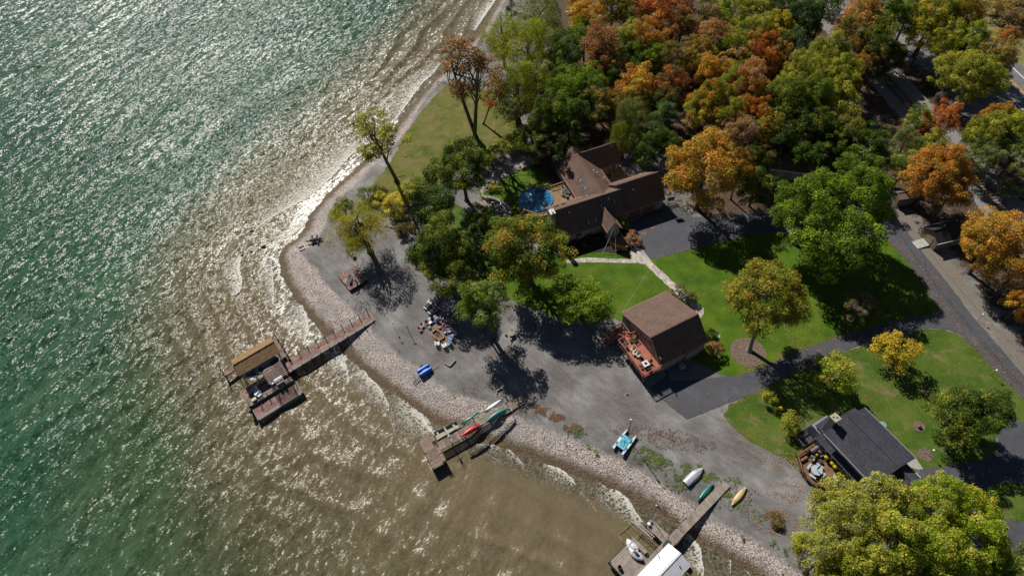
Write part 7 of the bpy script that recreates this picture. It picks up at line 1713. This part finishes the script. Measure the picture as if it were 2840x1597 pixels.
sofa('balcony_bench', 'dark loveseat against the lake railing of the red balcony', og(-3.1, 2.7), RG + R_(-90), 2, CUSH, RRAIL); adirondack('balcony_rocker', 'dark rocking chair by the balcony wall near the stairs', DARK, og(-.9, 2.5), RG + R_(100)); table('balcony_stool_table', 'low dark table by the rocking chair', DARK, og(-1.6, 2.9), RG, .5, .5, .4)
# cottage deck furniture
YF = mat('yellow_flowers', [(.62, .46, .01), (.80, .66, .02)], 6, .8, isl=.3); PLG2 = mat('planter_green', [(.03, .06, .015), (.06, .10, .03)], 4, .8)
def mum(label, loc, r=.36, pot=True, group='pots of yellow flowers by the cottage', fm=None):
    t = Thing('flower_pot' if pot else 'flower_clump', label, 'flowers', tuple(loc), 0, group); z = .5 if pot else .25
    if pot: MB().lathe([(.2, 0), (.28, .4), (.22, .4)], n=14).build('pot', GREYP, t)
    else: MB().blob((0, 0, .2), (r * .8, r * .8, .2), 3, .2, 6).build('foliage', PLG2, t)
    m = MB(); rs = random.Random(int(loc[0] * 100))
    for _ in range(170):
        v = Vector((rs.gauss(0, 1), rs.gauss(0, 1), abs(rs.gauss(0, 1)))).normalized(); p = Vector((0, 0, z)) + v * r * rs.uniform(.85, 1.0); a = v.cross(Vector((rs.random(), rs.random(), rs.random()))).normalized() * .06; b_ = v.cross(a); m.face([p + a, p + b_, p - a, p - b_])
    m.blob((0, 0, z), (r * .86, r * .86, r * .8), 2, .1, 7); m.build('flowers', fm or YF, t)
KZ = ZM(2190, 1120, 6.036)
for x, y, l in ((430, 872, 'smallest yellow flower pot between the two grey deck chairs'), (607, 910, 'yellow flower pot just right of the grey deck chairs'), (706, 1012, 'upper one of the close pair of yellow flower pots'), (748, 1068, 'lower one of the close pair of yellow flower pots'), (852, 1170, 'yellow flower pot at the edge of the pale yellow tree'), (812, 1305, 'yellow flower pot beside the white deck chairs')):
    mum(l, KZ(x, y, .6 if x < 500 or x > 800 else .9), .30 if x < 500 else .42)
for x, y, l in ((1965, 1295, 'yellow flower clump on the lawn farthest from the cottage'), (2048, 1392, 'yellow flower clump in the middle of the three on the lawn')): mum(l, ZM(1600, 750, 3.623)(x, y), .42, False, 'yellow flower clumps on the lawn')
mum('yellow flower clump on the lawn nearest the cottage', N(2140 + 152 / 2.916, 1100 + 190 / 2.916), .4, False, 'yellow flower clumps on the lawn'); mum('purple-pink flower clump by the mulch spot on the patchy lawn', N(2140 + 1190 / 2.916, 1100 + 245 / 2.916), .32, False, None, mat('mauve_flowers', [(.22, .07, .14), (.36, .14, .24)], 6, .8, isl=.3))
RK = K.rz
patio_chair('deck_armchair', 'grey wicker armchair at the lake side of the cottage deck', GREYP, LWHITE, KZ(375, 930, .6), RK + R_(-60), 'grey armchairs on the cottage deck'); patio_chair('deck_armchair', 'grey wicker armchair against the cottage wall', CUSH, GREYP, KZ(505, 870, .6), RK + R_(170), 'grey armchairs on the cottage deck')
table('ottoman', 'dark square ottoman before the grey armchairs', CUSH, KZ(505, 970, .6), RK, .6, .6, .42)
t = Thing('gas_grill', 'covered stainless grill in the corner of the cottage deck', 'grill', tuple(KZ(385, 800, .6)), RK + R_(90)); MB().b(-.75, .75, -.32, .32, .1, .85).build('cabinet', DARK, t); MB().tube([(-.72, 0, .9), (.72, 0, .9)], .33, 14).build('lid', mat('stainless_steel', [(.22, .24, .27), (.36, .38, .42)], 2, .3, metal=.6), t, smooth=True); MB().bar((-.5, -.36, .9), (.5, -.36, .9), .04).build('handle', LWHITE, t)
t = Thing('picnic_table', 'octagonal pale blue-grey picnic table with closed parasol on the cottage deck', 'table', tuple(KZ(430, 1135, .6)), RK); PT = mat('blue_grey_paint', [(.36, .42, .47), (.48, .54, .58)], 2, .6)
oc = lambda r: [(r * math.cos(k * .7854 + .39), r * math.sin(k * .7854 + .39)) for k in range(8)]
MB().prism(oc(.85), .68, .74).build('tabletop', PT, t); MB().prism(oc(.45), .745, .755).build('table_inlay', PT, t)
for k in range(4):
    a = k * 1.5708 + .3; MB().box((1.12 * math.cos(a), 1.12 * math.sin(a), .43), (.3, 1.05, .05), a).build('bench_seat', PT, t); MB().bar((.3 * math.cos(a), .3 * math.sin(a), .3), (1.1 * math.cos(a), 1.1 * math.sin(a), .38), .08).build('bench_arm', PT, t)
MB().tube([(0, 0, .7), (0, 0, 1.1), (.0, 0, 1.5), (0, 0, 2.5), (0, 0, 2.7)], [.03, .05, .13, .08, .02], 8).build('closed_parasol', CUSH, t)
for k, (x, y, a) in enumerate(((775, 1265, 60), (740, 1360, 30))): adirondack('deck_lounger', ('white deck chair above the last yellow pot', 'white deck chair below the last yellow pot')[k], LWHITE, KZ(x, y, .6), RK + R_(a - 90), 'white chairs at the end of the cottage deck')
t = Thing('handrail', 'black handrail standing at the cottage deck corner', 'handrail', tuple(KZ(50, 1010, 0)), RK); MB().tube([(0, 0, 0), (0, .0, 1.0), (0, 1.1, 1.2), (0, 1.1, .3)], .03, 6).build('pipe', DARK, t)
# little lamps, lids, box, poles and wires
for (px, py, l) in ((2140 + 1300 / 3.22, 700 + 432 / 3.22, 'thin garden lamp at the tip of the lawn by the lane fork'), (2140 + 1842 / 3.22, 700 + 605 / 3.22, 'thin garden lamp on the verge across the lane'), (2140 + 1960 / 3.22, 700 + 1100 / 3.22, 'thin garden lamp between the lane and the dark olive tree'), (2140 + 1270 / 2.916, 1100 + 470 / 2.916, 'thin lamp standing in the mulch circle by the cottage'), (2140 + 1555 / 3.22, 700 + 1320 / 3.22, 'thin dark stake lamp on the patchy lawn')):
    t = Thing('garden_lamp', l, 'lamp', tuple(at(px, py)), 0, 'thin garden lamps on the lawns'); MB().tube([(0, 0, 0), (0, 0, 1.7)], .035, 6).build('pole', DARK, t); MB().lathe([(.05, 1.65), (.18, 1.72), (.16, 1.85), (.02, 1.95)], n=10).build('lantern', LWHITE, t)
t = Thing('septic_lid', 'round mint green lid in the grass beside the boathouse', 'lid', tuple(N(1600 + 1412 / 3.623, 750 + 657 / 3.623)), 0); MB().lathe([(.42, 0), (.42, .08), (.02, .12)], n=20).build('cover', mat('mint_plastic', [(.22, .50, .38), (.30, .58, .46)], 2, .5), t); MB().lathe([(.48, 0), (.48, .05)], n=20).build('collar', GREYP, t)
t = Thing('septic_lid', 'pale green lid half in the grass beside the cottage roof', 'lid', tuple(N(2140 + 900 / 2.916, 1100 + 225 / 2.916)), 0); MB().lathe([(.5, 0), (.5, .06), (.02, .1)], n=20).build('cover', mat('faded_mint', [(.18, .30, .22), (.24, .36, .27)], 2, .5), t); MB().lathe([(.56, 0), (.56, .04)], n=20).build('collar', GREYP, t)
t = Thing('gravel_manhole', 'small round manhole in the pale gravel below the boathouse', 'manhole', tuple(N(1600 + 510 / 3.623, 750 + 1250 / 3.623)), 0); MB().lathe([(.28, 0), (.28, .06), (.02, .07)], n=18).build('cover', DARK, t); MB().lathe([(.45, 0), (.40, .04)], n=18).build('ring', BARKP, t)
t = Thing('dustbin', 'blue-grey round bin where the ramp meets the barn shed', 'bin', tuple(N(2440 + 835 / 6.036, 500 + 1090 / 6.036)), 0); MB().lathe([(.28, 0), (.34, .9)], n=16).build('drum', plastic('bin_blue', (.05, .10, .13)), t); MB().lathe([(.36, .9), (.3, 1.0), (.02, 1.05)], n=16).build('lid', GREYP, t)
wp = Vector(D(2177, 378, 9.5)); base = (wp.x, wp.y, 0)
UP = Thing('utility_pole', 'wooden utility pole with crossarm and transformer in the dark wood gap', 'utility pole', base, R_(15))
MB().tube([(0, 0, 0), (0, 0, 9.6)], [.17, .12], 10).build('pole', BARKP, UP); MB().bar((-1.2, 0, 9.1), (1.2, 0, 9.1), .12, .14).build('crossarm', BARKP, UP); MB().lathe([(.26, 7.2), (.28, 8.2), (.1, 8.35)], (.0, -.4, 0), 14).build('transformer', GREYP, UP)
for x in (-1.1, 0, 1.1): MB().lathe([(.06, 9.15), (.07, 9.35)], (x, 0, 0), 8).build('insulator', LWHITE, UP)
def wire(label, a, b, sag, r=.03, mt=DARK):
    a = Vector(a); b = Vector(b); o = MB().tube([a.lerp(b, k / 24) - Vector((0, 0, 4 * sag * (k / 24) * (1 - k / 24))) for k in range(25)], r, 5).build('power_line', mt, None); tag(o, label, 'wire', 'overhead wires along the lane'); return o
WIR = mat('weathered_wire', [(.10, .10, .11), (.18, .18, .19)], 2, .6)
q1, q2, q3 = N(2394, 470, 9.0), N(2580, 700, 6.5), N(2845, 990, 7.5)
wire('overhead wire from the utility pole to the barn shed', (base[0], base[1], 9.2), q2, .8, .03, WIR); wire('upper overhead wire along the lane to the right edge', q2, q3, .7, .03, WIR); wire('lower overhead wire along the lane to the right edge', q2 + Vector((.5, .4, -.6)), q3 + Vector((.7, .5, -.6)), .9, .03, WIR)
wire('thin wire crossing the dark wood to the utility pole', N(2320, 300, 11), (base[0], base[1], 9.3), .5, .018, WIR)
o = MB().tube([N(1600 + 720 / 3.623, 750, 2.0).lerp(on(G, 0, 8.1, 3.6), k / 10) for k in range(11)], .012, 4).build('garden_wire', LWHITE, None); tag(o, 'fine pale wire over the lawn to the boathouse eave', 'wire')
# highway post, picnic bits at the far top
t = Thing('shore_chair', 'white picnic table in the dark gap at the very top of the photo', 'table', tuple(N(1150 + 1555 / 3.623, 140 / 3.623)), R_(20)); MB().b(-.9, .9, -.4, .4, .7, .75).build('tabletop', LWHITE, t); [MB().b(-.9, .9, s_ * .75 - .13, s_ * .75 + .13, .42, .46).build('bench_seat', LWHITE, t) for s_ in (-1, 1)]; MB().bar((-.6, -.8, .4), (-.6, .8, .4), .06).bar((-.6, 0, .4), (-.6, 0, .7), .08).build('leg', DARK, t)
t = Thing('wooden_swing_frame', 'weathered timber frame left of the olive maple', 'frame', tuple(N(750 + 1490 / 3.623, 450 + 700 / 3.623)), R_(10)); [MB().bar((x, y, 0), (x, 0, 1.9), .1).build('leg', BWOOD, t) for x in (-.8, .8) for y in (-.6, .6)]; MB().bar((-.9, 0, 1.9), (.9, 0, 1.9), .1).build('top_beam', BWOOD, t)
t = Thing('small_stone_bird', 'white garden ornament in the dark bed before the long house', 'ornament', tuple(N(1200 + 1415 / 3.623, 350 + 1275 / 3.623)), 0); MB().lathe([(.2, 0), (.1, .3), (.25, .5), (.05, .6)], n=12).build('bowl', LWHITE, t); MB().blob((0, 0, .65), (.12, .08, .08), 0, 0, 6).build('bird', LWHITE, t)
# low planting in the dark bed before the long house
for i, (px, py) in enumerate(((1425, 590), (1450, 600), (1478, 592), (1500, 600), (1440, 612), (1470, 618), (1520, 588))):
    tree(px, py, 9, .9, 'G', 'g', 'B', 'dark leafy plant in the shaded bed ' + ('under the two-sash window of the long house', 'right of the house window in the dark bed', 'by the white ornament in the dark bed', 'nearest the entry gable', 'at the lower left corner of the dark bed', 'at the path side of the dark bed', 'beside the porch screen')[len([o for o in COL.objects if o.get('group') == 'plants of the shaded bed'])], 'plants of the shaded bed', 'bush', 'bush')
# trees at the far right edge
